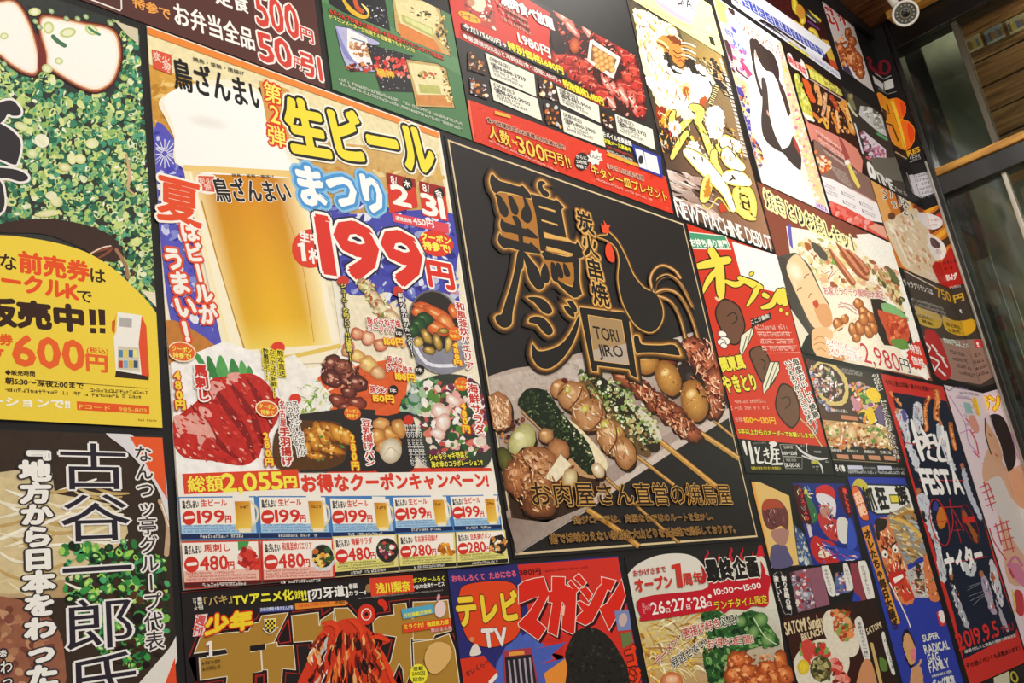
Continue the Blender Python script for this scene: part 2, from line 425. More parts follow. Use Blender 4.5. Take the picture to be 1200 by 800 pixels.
# ================================================================== poster 1: noodle soup with leeks and advance ticket notice
poster('ramen_poster', 'ramen photo poster with white pork slices, green leeks and yellow 600 yen panel', (-60, -46), (190.9, 501.8), '35302c')
part('soup_picture', True)
rgn = [(-10, 60), (8, 70), (30, 88), (50, 80), (80, 108), (130, 112), (150, 60), (160, 40), (168, 120), (184, 362), (150, 330), (100, 288), (60, 268), (-10, 268)]
grad(q4((-58, -44), (161, 34), (189, 495), (-58, 480)), ['3a3838', '2f3834', '2c3830', '3c322c'])
spoly([(30, 5), (60, 20), (90, 22), (60, 30)], '2c2a2c')
GREENS = ['3f8a66', '4b9c74', '2a6b50', '8ab878', 'a9c870', 'c9dc84', 'dfe79a', '36785a', '5aa684', 'e6ecc0', '2c5c46', '9cc068', 'b8d488']
scatter(rgn, 1500, (2.8, 6.4), GREENS, (.45, .95), seed=3, ring=.55, edge=['1f5b44', 'c9dc84', '2a6b4e', '5fae86'], ns=8)
scatter(rgn, 260, (2, 4), ['cfe080', 'e4eca0', '3b8f66', 'f4f4d8', '1c4434'], (.3, .6), seed=4)
scatter([(120, 15), (150, 30), (168, 120), (184, 350), (168, 330), (150, 120), (138, 40)], 160, (2, 4.5), GREENS, (.4, .9), seed=6, ring=.4, edge=['1f5b44'])
scatter([(100, 268), (150, 270), (160, 330), (130, 310), (90, 290)], 30, (2, 5), ['30281f', '3f2a20', '5a3a28', '6a8048'], seed=8)
spoly([(0, 262), (50, 256), (95, 262), (130, 276), (145, 300), (125, 306), (90, 288), (50, 274), (0, 272)], '3e2a22')
for i, (x, y, rx, ry, a, c) in enumerate([(56, 250, 16, 4, -6, 'd9d78a'), (66, 236, 8, 6, 30, 'd7dc92'), (60, 229, 7, 5, 0, 'e8eac0'), (94, 186, 7, 6, 20, 'dde08a'), (76, 196, 8, 5, 10, 'cfc878'), (84, 186, 5, 7, -20, 'e8e6a0'), (49, 165, 9, 8, 30, 'f4f4dc'), (25, 148, 9, 5, 20, 'd0dc8a'), (108, 168, 8, 6, 0, 'e0e69c'), (38, 180, 7, 6, 0, 'b8d082')]): ell(x, y, rx, ry, a, 'f0f0c8', c, 12)
stroke([(104, 298), (118, 292), (130, 290), (126, 296), (112, 304)], [2, 5, 4, 3, 2], '8a4a34'); stroke([(106, 297), (120, 290), (130, 288)], 1.4, 'f0dcc8')
stroke([(148, 180), (152, 205), (150, 220), (158, 228)], [2, 4, 3, 2], 'cfae86'); stroke([(136, 292), (147, 310), (150, 326)], 4, 'a8785a')
c = Z(0, 0, 6.154)
part('pork_slice_picture')
for pts in ([(-60, 20), (0, 10), (70, 0), (130, 30), (190, 120), (240, 240), (275, 380), (280, 480), (250, 535), (170, 520), (70, 460), (0, 400), (-60, 380)], [(305, 120), (450, 135), (620, 170), (760, 195), (840, 250), (868, 380), (850, 500), (800, 600), (700, 655), (590, 630), (480, 570), (380, 505), (335, 470), (330, 380), (290, 230)]):
    p = c(pts); spoly(grow(p, 3.2), '4a1c18'); spoly(grow(p, 1.2), 'a8563a'); spoly(grow(p, -.6), 'e8b890'); spoly(grow(p, -2.2), 'fff4e4'); spoly(grow(p, -5), 'fffdf6')
spoly(c([(255, 240), (300, 300), (330, 400), (330, 480), (290, 520), (270, 470), (275, 380)]), '7a2c26')
for x, y, rx, ry, a in ((350, 200, 40, 45, 0), (425, 440, 32, 25, 10), (340, 495, 40, 32, 20), (250, 85, 45, 30, 0), (490, 235, 60, 35, -10), (30, 260, 30, 25, 0), (660, 215, 50, 35, 30)):
    X, Y = c([(x, y)])[0]; ell(X, Y, rx / 6.154, ry / 6.154, a, 'cdd78c'); ell(X, Y, rx / 9.5, ry / 9.5, a, 'f0f2cc')
stroke(c([(380, 260), (420, 300), (470, 330)]), 5, '4a7a58'); stroke(c([(640, 200), (680, 230), (720, 250)]), 3, '4a8a5c')
for x, y in ((480, 135), (560, 135), (620, 120), (370, 80), (255, 155), (285, 195), (800, 170), (30, 460)): X, Y = c([(x, y)])[0]; ell(X, Y, 4, 3, 40, 'd4dfae', '5f8a58', 10)
poly([(134, 24), (161.5, 34), (162.6, 52), (150, 42)], 'd8ccb0')
part('brush_lettering'); c = Z(0, 100, 4.444)
bits = [[(-60, 120), (0, 90), (40, 78), (75, 85), (108, 130), (100, 155), (65, 158), (40, 150), (15, 185), (-60, 235)], [(-60, 200), (15, 205), (105, 285), (92, 395), (70, 412), (0, 385), (-60, 378)], [(-60, 432), (20, 430), (95, 442), (142, 470), (140, 492), (100, 500), (40, 484), (-60, 480)], [(-60, 480), (2, 500), (22, 570), (22, 630), (0, 665), (-60, 690)]]
for b_ in bits: spoly(grow(c(b_), 2.6), 'f6f2ec')
for b_ in bits: spoly(c(b_), '332e32')
part('yellow_panel'); c = Z(0, 180, 4)
poly(c([(660, 640), (728, 650), (733, 720)]), 'f0e6c8')
poly([(-59, 272)] + smooth(c([(-230, 376), (0, 382), (100, 390), (250, 415), (400, 460), (520, 530), (620, 620), (690, 690), (733, 748)])) + [(190.3, 501), (-58.5, 488)], 'f6d845')
part('lettering')
T('な', (1, 316), (20, 318), 20, '3a2418'); T('前売券', (23, 319), (105, 331), 25, 'ee5522', .045); T('は', (107, 331), (124, 333), 18, '3a2418')
T('サークルK', (-26, 335), (92, 353), 23, 'ee5522', .05); T('で', (91, 354), (108, 356), 16, '3a2418')
T('販売中', (-22, 380), (98, 389), 32, '3a2014', .06)
for x in (104, 115): poly([(x, 362), (x + 8, 363), (x + 8.5, 381), (x + 1.5, 381)], '3a2014'); poly([(x + 1.8, 384), (x + 8.4, 384.5), (x + 8.6, 390.5), (x + 2, 390)], '3a2014')
T('券', (0, 404), (15, 405), 13, 'ee6022', .05); T('ず', (-4, 418), (4, 419), 10, 'ee6022', .05)
T('600', (16, 427), (99, 433.5), 37, 'f0662a', .05); T('円', (102, 434.5), (126, 436.5), 21, 'f0662a', .04); T('(税込)', (102, 413.5), (127, 415), 7, 'ee5522')
T('◆販売時間', (6, 439), (41, 441), 6, '3a2014', .03); T('朝5:30〜深夜2:00まで', (6.5, 450), (98, 456), 8, '3a2014', .035)
stroke([(41, 445), (174, 455)], .7, '6a5020', cap=False)
greek((6, 458.5), (104, 464), 4.6, '4a3418', 1); greek((106, 459), (174, 462), 4, '4a3418', 2); greek((108, 464.5), (166, 467), 4, '4a3418', 3)
T('ーションで!!', (-12, 475), (82, 479), 11, 'fffce8', .05)
poly([(90, 470), (175, 475.5), (175, 485), (90.5, 480)], 'ee5a22'); T('Pコード　989-803', (93, 479), (172, 483.8), 6.2, 'f6c850', .02); greek((162, 493), (184, 494), 2.4, '8a6a28', 4)
part('ticket_machine_picture'); c = Z(0, 340, 4.445)
poly(c([(605, 412), (775, 445), (775, 468), (600, 452)]), '33201a'); poly(c([(735, 128), (762, 185), (778, 450), (735, 440), (715, 300)]), 'e8552a')
poly(c([(608, 118), (600, 155), (584, 160), (582, 210), (597, 225), (598, 150)]), 'e8552a'); poly(c([(612, 113), (738, 130), (722, 280), (738, 440), (603, 418), (592, 245), (606, 215)]), 'f8f4ea')
poly(c([(622, 140), (688, 150), (686, 195), (622, 188)]), 'b8b4b0'); poly(c([(615, 290), (722, 300), (728, 425), (612, 410)]), 'd8d0b8')
for i, cc in enumerate(['5a88b8', 'e8d060', '3a6aa0', 'f0e890', 'c8402c', '8ab0d0', 'e0c040', '40586a']): poly(c([(618 + (i % 4) * 26, 310 + (i // 4) * 55), (640 + (i % 4) * 26, 312 + (i // 4) * 55), (640 + (i % 4) * 26, 350 + (i // 4) * 55), (618 + (i % 4) * 26, 348 + (i // 4) * 55)]), cc)

# ================================================================== poster 2: noodle bowl with calligraphy
poster('ramen_poster', 'ramen bowl poster with red corners and big black vertical calligraphy, bottom left', (-60, 500.5), (211, 840), '2e2824')
c = Z(0, 500, 2.667); part('bowl_picture', True)
poly([(-58, 503), (133, 508), (198, 590), (204, 700), (190, 836), (-55, 836)], '3a2c22')
grad(q4((-50, 560), (60, 545), (80, 700), (-50, 700)), ['cdb88c', 'd8c8a0', 'b89868', 'c8b088'])
spoly(c([(-60, 190), (20, 160), (180, 210), (330, 240), (400, 330), (300, 420), (180, 480), (60, 520), (-60, 480)]), 'dcc898')
for i in range(46):
    rnd = random.Random(i + 50); x = rnd.uniform(-20, 110); y = rnd.uniform(562, 690); a = rnd.uniform(-.9, .9)
    stroke([(x, y), (x + 22, y + 14 * a + 3), (x + 44, y + 22 * a)], [1.5, 4, 2], rnd.choice(['efe2bc', 'f6eed4', 'd8c088', 'c8a868', 'fbf6e6', 'e6d4a4']))
spoly(c([(-60, 560), (60, 540), (160, 600), (200, 700), (180, 850), (-60, 850)]), '9a6048'); scatter(c([(-40, 560), (100, 560), (180, 700), (150, 840), (-40, 840)]), 70, (3, 8), ['8a5040', 'b07a58', '7a4232', 'c49470'], seed=21)
scatter(c([(190, 370), (400, 350), (520, 420), (530, 640), (430, 760), (300, 700), (200, 560)]), 330, (3, 7), ['2f7a3c', '3f9a4a', '1c4f2a', '7cc050', 'a6d860', '20301c', '4eae70', '12281a'], (.5, .9), seed=22, ring=.4, edge=['1c4f2a', 'c4e88a'])
scatter(c([(340, 480), (520, 500), (500, 740), (360, 760)]), 60, (3, 7), ['2a1c14', '402818', '5a3420', '1a120e'], seed=23)
stroke(c([(500, 230), (525, 300), (520, 400)]), 6, 'c8a888'); stroke(c([(505, 240), (528, 310)]), 2, 'f0e4d4')
part('bowl_rim_picture')
spoly(c([(330, 18), (405, 20), (480, 100), (535, 200), (545, 330), (530, 300), (490, 190), (430, 110), (380, 60)]), 'e4e0e4')
part('bowl_rim_picture'); spoly(c([(400, 850), (470, 760), (530, 690), (560, 640), (556, 720), (520, 800), (480, 850)]), 'e8e4dc')
part('red_corner'); poly([(152, 511.5), (190.2, 512.6), (196, 585), (172, 545)], 'ee5c28'); part('red_corner'); poly([(205, 770), (209, 836), (180, 836)], 'e8502a')
part('calligraphy')
V('古谷一郎氏', (109, 517), (121, 829), 78, '2a2430', .004, [(.034, 'f4f0ec')])
part('lettering')
V('なんつッ亭グループ代表', (167, 521), (182, 762), 21, '3a3238', .012, [(.09, 'f2ece6')])
V('『地方から日本をわった', (40, 514), (50, 806), 35, 'fbf8f2', .06, [(.06, '3a3236')])
V('※わっ', (6, 756), (9, 806), 15, 'f4f0ea', .01, [(.12, '2c2628')])

# ================================================================== poster 3: draught beer festival
poster('beer_festival_poster', 'tall beer festival poster with giant mug, red 199 yen price and coupon rows', (171.4, 30.4), (596, 659.9), 'f6efe0')
part('background_picture', True)
grad(q4((172, 38), (513.5, 162), (579, 552), (206, 560)), ['f4e6b4', 'e8dcae', 'f4ecd8', 'f4e8d8'])
grad(q4((175, 75), (240, 100), (240, 180), (181, 180)), ['d8a040', 'e8b858', 'e0a848', 'c88a30'])
grad(q4((330, 160), (513, 180), (526, 250), (350, 250)), ['d0a050', 'd8b878', 'c8a060', 'c89848'])
scatter([(176, 90), (212, 100), (208, 180), (184, 178)], 40, (3, 8), ['d09838', 'e0b050', 'c08828', 'ecc878'], (.2, .5), seed=31)
scatter([(350, 190), (515, 200), (520, 240), (380, 250)], 50, (3, 9), ['c89040', 'd8b060', 'e8d098', 'b88030'], (.2, .5), seed=32)
spoly([(180, 152), (205, 165), (225, 230), (235, 330), (262, 395), (240, 405), (205, 390), (190, 300)], '5a58c0')
scatter([(180, 155), (205, 168), (225, 230), (235, 320), (258, 392), (204, 380)], 150, (2, 7), ['4a48b8', '8a90d8', '3a38a0', 'c8ccf0', 'f0f0fa', '6a6cc8'], (.3, .8), seed=33)
for a in range(16):
    t = a * math.pi / 8; stroke([(193 + 3 * math.cos(t), 180 + 3 * math.sin(t)), (193 + 15 * math.cos(t), 180 + 17 * math.sin(t))], .9, 'f4f4ff', sm=False)
spoly([(352, 215), (400, 250), (530, 250), (534, 330), (546, 400), (470, 345), (410, 345), (392, 310), (372, 260)], '4548b0')
scatter([(356, 225), (530, 255), (534, 320), (545, 390), (410, 340), (388, 300)], 260, (2, 7), ['3a3ca8', '6a74c8', 'a0a8dc', 'e0e4f4', '2a2a88', '7a84cc', 'c0c8e8'], (.3, .8), seed=34)
spoly([(195, 375), (240, 395), (262, 420), (240, 430), (196, 425)], 'c88038')
part('beer_mug_picture'); 
c = Z(170, 180, 3.078); c5 = Z(170, 30, 3.81)
spoly(c5([(60, 350), (90, 310), (180, 270), (330, 240), (480, 270), (560, 360), (640, 560), (700, 640), (180, 640), (130, 500), (95, 420)]), 'fbf3dc')
poly([(213, 190), (352, 205), (400, 405), (378, 425), (300, 428), (262, 412)], 'fbf0d4')
poly([(352, 205), (385, 300), (400, 405), (412, 402), (396, 300), (362, 212)], 'f2ecdc')
def beer(u, v, cc):
    e = min(u, 1 - u); k = min(1, e * 4.5); t = c3('fff0b8'); m = c3('d98a14') * (1 - v) + c3('f6c428') * v
    m = m * (1 - .12 * math.sin(6 * u) ** 2); m = m * (1 - max(0, v - .85) * 4) + c3('f8e070') * max(0, v - .85) * 4 if v > .85 else m
    return t * (1 - k) + m * k
grad(q4((216, 193), (350, 206), (392, 403), (268, 411)), ['ffffff'] * 4, 22, 18, beer)
stroke([(236, 235), (262, 330), (290, 420)], 1.6, 'c08a28'); stroke([(322, 215), (352, 300), (368, 400)], 1, 'd09a30')
stroke([(222, 200), (248, 300), (281, 420)], [3, 9, 14], 'fff6d8'); stroke([(378, 330), (386, 370), (392, 400)], [3, 8, 6], 'fdf4dc')
def foam(u, v, cc): return c3('ffffff') * (1 - .10 * math.exp(-((u - .4) ** 2 + (v - .35) ** 2) * 30))
grad(q4((196, 112), (300, 118), (344, 203), (213, 196)), ['ffffff'] * 4, 12, 8, foam)
spoly([(192, 120), (200, 108), (225, 100), (300, 108), (312, 135), (335, 180), (344, 206), (300, 206), (214, 197), (204, 150)], 'fffefa')
ell(243, 143, 30, 9, 12, 'eeebe6', 'fffefa', 20)
poly([(214, 193), (344, 200), (346, 208), (215, 200)], 'f2cf80')
for p in (([(268, 400), (300, 432), (380, 428), (400, 408), (420, 420), (420, 440), (300, 470), (262, 440)]),): spoly(p, 'fdf8ee')
stroke([(285, 424), (340, 418), (398, 405)], 5, 'e8c860')
part('orange_band'); poly([(171.8, 31), (513.8, 155.2), (515, 161.8), (172.3, 39.5)], 'ee8c38')
part('shop_logo'); 
def shoplogo(c, k, small=False):
    box = c([(30, 105), (118, 130), (120, 220), (38, 190)])
    if small: spoly(grow(box, 1), 'fbf4e8')
    poly(box, 'e0563c'); b0 = box[3]; 
    T('炭火', (box[0][0] + 1.5, (box[0][1] + box[3][1]) / 2 + 1.5), (box[1][0] - 1.5, (box[1][1] + box[2][1]) / 2 + 1.5), 10 * k, 'f8e0d0', .01)
    T('焼', (box[3][0] + 9 * k, box[3][1] + .5), (box[2][0] - 3 * k, box[2][1] - 2), 10 * k, 'f8e0d0', .01)
    bl, br = c([(136, 283), (545, 392)]); hh = 33 * k
    T('鳥ざんまい', bl, br, hh, '1c181a', .032, [(.035, 'fbf4e8')] if small else ())
    bl, br = c([(215, 158), (445, 225)]); T('焼鳥・釜飯・唐揚げ', bl, br, 4.6 * k, '2a2420', .01)
shoplogo(c5, 1.1)
part('glass_logo')
shoplogo(lambda pts: [(232 + (p[0] - 30) * .2165 + 0 * p[1], 206 + (p[1] - 105) * .205 - (p[0] - 30) * .052) + tuple(p[2:]) for p in pts], .82, True)
lay(2); part('round_label'); poly(c5([(510, 245), (570, 262), (640, 285), (655, 320), (640, 545), (560, 530)]), 'd9a050')
V('第2弾', (318.5, 97), (325.5, 172), 20, 'fff06a', .015, [(.1, 'e03a20')])
part('title_lettering')
T('生ビール', (345, 180), (513, 207), 62, 'f8e23a', .05, [(.055, '1a1614'), (.09, 'fbf6e4')])
part('festival_lettering')
T('まつり', (357, 241), (452, 251), 46, 'fdfeff', .05, [(.08, '4a98d8'), (.14, '8ac4ec')])
part('date_label'); c = Z(320, 80, 3.075)
for pts, cc in (([(408, 375), (512, 400), (522, 500), (422, 522)], 'd8321e'), ([(526, 405), (620, 428), (632, 552), (540, 530)], 'd8321e')): poly(c(pts), cc)
poly(c([(428, 520), (632, 560), (634, 596), (432, 552)]), 'e04a58'); poly(c([(408, 375), (512, 400), (515, 430), (412, 415)]), '9a1c18'); poly(c([(526, 405), (620, 428), (624, 462), (530, 446)]), '9a1c18')
T('8/', (458.5, 214.5), (466, 216.5), 9, 'fff8f0'); T('2', (461, 238), (482, 243), 23, 'fff8f0', .06); ell(477.5, 216, 6, 7.5, 0, '1c1816'); T('木', (474, 219), (481.5, 220.5), 8, 'fff8f0', .03)
T('8/', (496, 224), (504, 226), 9, 'fff8f0'); T('31', (496.5, 250), (522, 256), 24, 'fff8f0', .06); ell(514.5, 227, 6, 7.5, 0, '1c1816'); T('金', (511, 230), (518.5, 231.5), 8, 'fff8f0', .03)
T('通常価格', (464, 258), (483, 261.5), 5, 'fff8f0'); T('450円', (485, 263), (509, 267), 9, 'fff8f0', .03)
part('price_lettering')
c = Z(320, 80, 3.075)
T('199', (381, 318), (500, 336), 66, 'e03020', .07, [(.055, 'fdfaf2'), (.09, '1c1830')]); T('円', (504, 335), (533, 340), 31, 'e03020', .05, [(.06, 'fdfaf2')]); T('(税込)', (524, 343), (538, 345), 5, 'e03020')
part('coupon_badge'); ell(511, 285, 21, 15, 14, 'e03828'); T('クーポン', (494, 281), (529, 287), 9, 'fbf05a', .05); T('持参で!', (497, 292), (528, 297), 10, 'fbf05a', .05)
part('serving_badge'); ell(364.5, 291, 22.5, 23, 10, 'e23c26'); T('生中', (352, 282), (374, 287), 12, 'fdf8f0', .05); one(354, 306, 22, 'fdf8f0'); T('杯', (363, 308), (383, 312), 18, 'fdf8f0', .03)
part('slogan_lettering')
c = Z(170, 180, 3.078)
T('夏', (185, 257), (236, 268), 54, 'ea5028', .03, [(.045, 'fdf6e8')], it=.06)
V('はビールが', (219, 260), (247, 380), 21, 'fdf8ee', .05, [(.1, 'e8502c')]); V('うまい！', (200, 289), (228, 402), 25, 'fdf8ee', .05, [(.1, 'e8502c')])
part('horse_meat_picture', True); c = Z(190, 380, 4.443)
poly([(200, 425), (262, 400), (322, 420), (350, 420), (352, 552), (207, 556)], 'fbf8f4')
for i, p in enumerate([[(160, 150), (200, 165), (250, 260), (240, 290), (200, 220)], [(230, 180), (250, 170), (290, 250), (300, 285), (250, 270)], [(300, 160), (330, 200), (350, 280), (300, 280), (280, 230)], [(360, 175), (400, 230), (410, 280), (350, 285)], [(410, 185), (445, 240), (440, 280), (400, 270)], [(450, 215), (475, 250), (460, 275), (440, 260)]]): spoly(c(p), ['4a9a50', '3a8440', '5aa858', '3f8c48', '62ae5e', '4a9450'][i])
base_ = [(60, 500), (180, 400), (250, 290), (340, 270), (460, 255), (540, 300), (590, 370), (620, 400), (600, 500), (560, 560), (520, 640), (500, 690), (420, 735), (260, 710), (110, 690), (55, 600)]
spoly(c(base_), 'c62a22')
for i, (p, w) in enumerate([([(250, 300), (330, 420), (430, 560), (480, 700)], 9), ([(340, 290), (420, 400), (490, 520), (520, 640)], 8), ([(440, 280), (500, 380), (550, 470), (570, 540)], 8), ([(150, 420), (230, 520), (300, 620), (420, 720)], 7)]): stroke(c(p), [2, w, w, 3], '8a1a18')
for p in ([(240, 300), (300, 300), (330, 330), (290, 350), (270, 390), (240, 370)], [(160, 460), (230, 500), (280, 600), (230, 590), (190, 660), (180, 580), (120, 560), (110, 500)], [(340, 260), (400, 250), (410, 290), (360, 300)], [(60, 480), (120, 480), (130, 540), (90, 570)], [(190, 430), (240, 440), (260, 480), (210, 480)]): spoly(c(p), 'eaa69a')
scatter(c(base_), 260, (1.2, 4), ['d83428', 'c42420', 'e0584a', 'a81c1c', 'd84a3c', 'f0b8a8', 'b82420'], (.25, .6), (20, 70), seed=41)
part('skewer_and_dish_pictures', True)
c = Z(370, 300, 3.078)
spoly(c([(0, 640), (0, 460), (60, 420), (300, 380), (310, 560), (150, 640), (30, 720)]), 'e0602c'); poly([(318, 425), (345, 415), (395, 470), (372, 500), (330, 470)], 'f6f2ea')
scatter([(350, 455), (385, 440), (392, 490), (356, 492)], 60, (1.5, 5), ['9ab850', 'd8dc98', '6a9a3c', 'f0ead0', 'b8c878'], (.15, .4), seed=42)
def foodblobs(cc, items, cols, seed, n=0, hl='f6dca0'):
    rnd = random.Random(seed)
    for (x, y, rx, ry, a) in items:
        X, Y = cc([(x, y)])[0]; co = rnd.choice(cols); s = 3.078
        ell(X, Y, rx / s, ry / s, a, co[0], co[1], 14, rough=.12, rnd=rnd); ell(X - rx * .2 / s, Y - ry * .25 / s, rx * .35 / s, ry * .25 / s, a, hl, co[0], 8)
# skewers of pork rolls on the left
foodblobs(c, [(180, 110, 40, 22, 40), (210, 150, 42, 24, 42), (245, 190, 42, 26, 42), (275, 220, 34, 22, 40)], [('e8dca8', 'a87848'), ('f0e8c0', 'b07a50')], 1)
scatter(c([(140, 90), (200, 80), (300, 230), (240, 240)]), 70, (1, 3.5), ['d8e09a', 'f4f0d0', '6f8a3c', 'b0543c', 'e8d8a8'], (.3, .8), seed=43)
foodblobs(c, [(150, 280, 26, 20, 30), (190, 295, 24, 30, 10), (235, 320, 26, 22, 20), (120, 330, 20, 26, 0)], [('f0b890', 'b8502c'), ('f6d8b8', 'c86038')], 2)
foodblobs(c, [(150, 360, 34, 22, 20), (190, 390, 34, 30, 30), (225, 420, 30, 24, 30), (115, 345, 24, 18, 10)], [('f8e090', 'c88038'), ('f0d0a0', 'b86830')], 3)
foodblobs(c, [(60, 390, 36, 36, 0), (60, 440, 40, 34, 20), (120, 430, 44, 36, 30), (150, 460, 40, 34, 10), (100, 400, 36, 30, 0), (120, 490, 30, 22, 0)], [('8a4438', '3a1612'), ('a05a44', '4a1c16')], 4, hl='f0c0a0')
foodblobs(c, [(80, 520, 34, 24, 20), (150, 530, 40, 24, 10), (110, 545, 30, 18, 0)], [('a04a38', '5a1e16')], 5, hl='f0c0a0')
scatter(c([(20, 380), (180, 390), (190, 480), (30, 470)]), 70, (1, 3), ['c07a60', '5a241c', 'e0a890', '3a1410'], (.3, .7), seed=44)
part('paella_picture', True)
ell(513.5, 388, 37, 47, -8, 'b8b8bc'); ell(514, 392, 34, 46, -8, 'e0e0e4', '9a9aa2', 24); ell(509, 378, 30, 39, -12, '6a6468'); ell(509, 377, 28, 36, -12, '2a2420')
poly([(478, 375), (500, 412), (540, 405), (546, 430), (520, 440), (488, 425)], '8a8a98'); stroke([(480, 392), (500, 425), (535, 428)], 4, 'e4e4ee')
foodblobs(c, [(400, 190, 50, 20, 20), (440, 210, 60, 22, 30), (470, 240, 40, 22, 50), (440, 260, 50, 26, 20), (370, 200, 26, 18, 0), (500, 200, 30, 18, 60)], [('f0883c', 'b8401c'), ('f4a860', 'c85a24')], 6)
foodblobs(c, [(390, 230, 34, 30, 0), (370, 250, 30, 30, 0), (350, 270, 24, 28, 0)], [('2f5a30', '16301a')], 7, hl='6a9a58')
foodblobs(c, [(440, 310, 16, 38, -20), (480, 315, 14, 34, 10), (400, 290, 16, 34, -30), (370, 310, 18, 20, 20), (460, 270, 20, 12, 0), (410, 340, 26, 16, 10)], [('d8b050', '4a3418'), ('f0d070', '8a6828')], 8)
part('salad_picture', True)
spoly(c([(300, 560), (340, 480), (400, 440), (480, 425), (560, 440), (610, 500), (632, 640), (630, 740), (560, 775), (420, 765), (360, 690), (380, 590)]), '3a4038')
scatter(c([(310, 550), (360, 460), (440, 440), (440, 520), (400, 570)]), 70, (3, 8), ['3a7a4a', 'a8c8a0', '24402c', '6a9a60', 'e0e8dc', '9ab0a8'], seed=46)
scatter(c([(390, 460), (560, 440), (615, 520), (620, 700), (520, 740), (420, 730), (380, 600)]), 240, (2.5, 7), ['f4ece4', 'c85048', 'e8a8a0', '8a2c38', '5a8a3c', 'f8f4f0', 'd87868', '2f5a30', 'e8d8c8', '70304a'], (.3, .9), seed=47)
foodblobs(c, [(450, 560, 34, 28, 20), (460, 600, 28, 34, 0), (495, 520, 30, 20, 30), (440, 640, 30, 20, 20)], [('fbf4ec', 'd8a090')], 9, hl='ffffff')
poly([(382, 545), (405, 548), (575, 548), (577, 552), (383, 557)], 'd83c24')
part('fried_food_picture', True); c = Z(370, 300, 3.078)
poly([(330, 488), (405, 478), (440, 480), (438, 552), (352, 553)], '2c2826')
spoly(Z(190, 380, 4.443)([(580, 600), (640, 500), (760, 500), (930, 520), (960, 680), (900, 740), (760, 760), (600, 745)]), '5a3818')
foodblobs(c, [(20, 640, 26, 46, -30), (-10, 660, 26, 50, -30), (50, 630, 24, 44, -40), (80, 640, 24, 44, -45), (110, 650, 22, 40, -40), (-40, 680, 22, 40, -30), (60, 700, 50, 16, 10), (0, 720, 40, 14, 10)], [('f0b040', 'a85c14'), ('e8a030', '8a4410')], 10, hl='fbe090')
scatter(c([(-40, 620), (120, 610), (130, 740), (-40, 740)]), 60, (1, 3), ['f8d070', '8a4a14', 'c87a20', '5a8a3c'], seed=48)
spoly(c([(170, 590), (260, 575), (350, 575), (352, 770), (200, 765)]), '2a2628')
foodblobs(c, [(235, 605, 30, 24, 0), (270, 640, 36, 26, 20), (225, 650, 28, 34, 20), (300, 620, 26, 36, -20), (250, 690, 36, 30, 10), (285, 680, 26, 28, 0)], [('e8b060', 'a86428'), ('f0c078', 'b87030')], 11)
ell(458, 528, 13, 15, 10, 'f4ecd8', 'b8a888', 16); stroke(c([(245, 720), (270, 690), (300, 720), (270, 745)]), 1.4, 'c8b898')
part('dish_lettering'); c = Z(370, 300, 3.078); R_ = 'c82c20'; YO = [(.1, '6a2410')]
T('豚バラねぎ塩', (431, 380), (470, 384), 9, R_, .03, [(.1, 'fbf6f0')]); T('ガーリック', (431.5, 388), (463, 391), 9, R_, .03, [(.1, 'fbf6f0')]); ell(468, 390, 5, 6, 0, '201c1c'); T('1本', (464.5, 392.5), (471.5, 393.3), 5, 'fbf6f0')
T('160円', (451, 404), (474, 406), 9.5, 'f8d83a', .05, [(.08, 'e06a1c')])
T('豚バラ', (454, 425), (472, 427), 8.5, R_, .03, [(.1, 'fbf6f0')]); T('トマト巻き', (454, 435), (484, 438), 8.5, R_, .03, [(.1, 'fbf6f0')]); ell(492, 433, 5.5, 6, 0, '201c1c'); T('1本', (488.5, 435.5), (495.5, 436.3), 5, 'fbf6f0')
T('180円', (464, 445), (487, 447.5), 9.5, 'f8d83a', .05, [(.08, 'e06a1c')])
T('豚タン', (434, 460), (454, 461.5), 8.5, R_, .03, [(.1, 'fbf6f0')]); ell(461, 457, 5.5, 6, 0, '201c1c'); T('1本', (457.5, 459.5), (464.5, 460.3), 5, 'fbf6f0'); T('150円', (438, 470.5), (462, 472), 9, 'f8d83a', .05, [(.08, 'e06a1c')])
V('和風釜炊パエリア', (538.5, 354), (551, 433), 10, R_, .03, [(.12, 'fbf6f0')]); ell(534, 391, 8.5, 8, 10, 'e86a28'); T('クーポン', (527, 390), (540, 391), 4, 'f8ec60'); T('持参で', (528, 395.5), (539, 396.5), 4, 'f8ec60')
V('480円', (533, 401), (537, 428), 9, 'f8d83a', .05, [(.1, 'e06a1c')]); V('海鮮サラダ', (553, 449), (563, 509), 12, R_, .03, [(.12, 'fbf6f0')]); ell(541, 450, 9, 8, 10, 'e86a28'); T('クーポン', (533.5, 449), (547.5, 450.5), 4, 'f8ec60'); T('持参で', (535, 455), (547, 456), 4, 'f8ec60')
V('480円', (542, 471), (547, 507), 9, 'f8d83a', .05, [(.1, 'e06a1c')]); V('豆乳揚げパン', (429, 491), (434, 546), 11, R_, .03, [(.12, 'fbf6f0')]); ell(413, 484, 10, 8, 10, 'e86a28'); T('クーポン', (405, 483), (421, 484.5), 4.5, 'f8ec60'); T('持参で', (407, 489), (420, 490), 4.5, 'f8ec60')
V('280円', (412, 508), (417, 551), 9, 'f8d83a', .05, [(.1, 'e06a1c')])
for (a, b, w, s, cc) in (((402, 332), (411, 424), 6.5, 'ジューシーな肉とビールは最高!!', 'f4e860'), ((469, 343), (484, 418), 7, '新鮮な魚介類がたっぷり!!', 'fbf8f0')): V(s, a, b, w, cc, .02, [(.16, '2a2028')])
for x in (0, 7, 13, 19): V('外はカリッと中はふんわり', (476 + x * .75, 497), (484 + x * .75, 546), 5, 'f4f0ec')
ell(479, 492, 6, 6, 0, 'd03828'); ell(402, 329, 7, 6, 0, 'd03828'); ell(466, 341, 6, 6, 0, 'd03828')
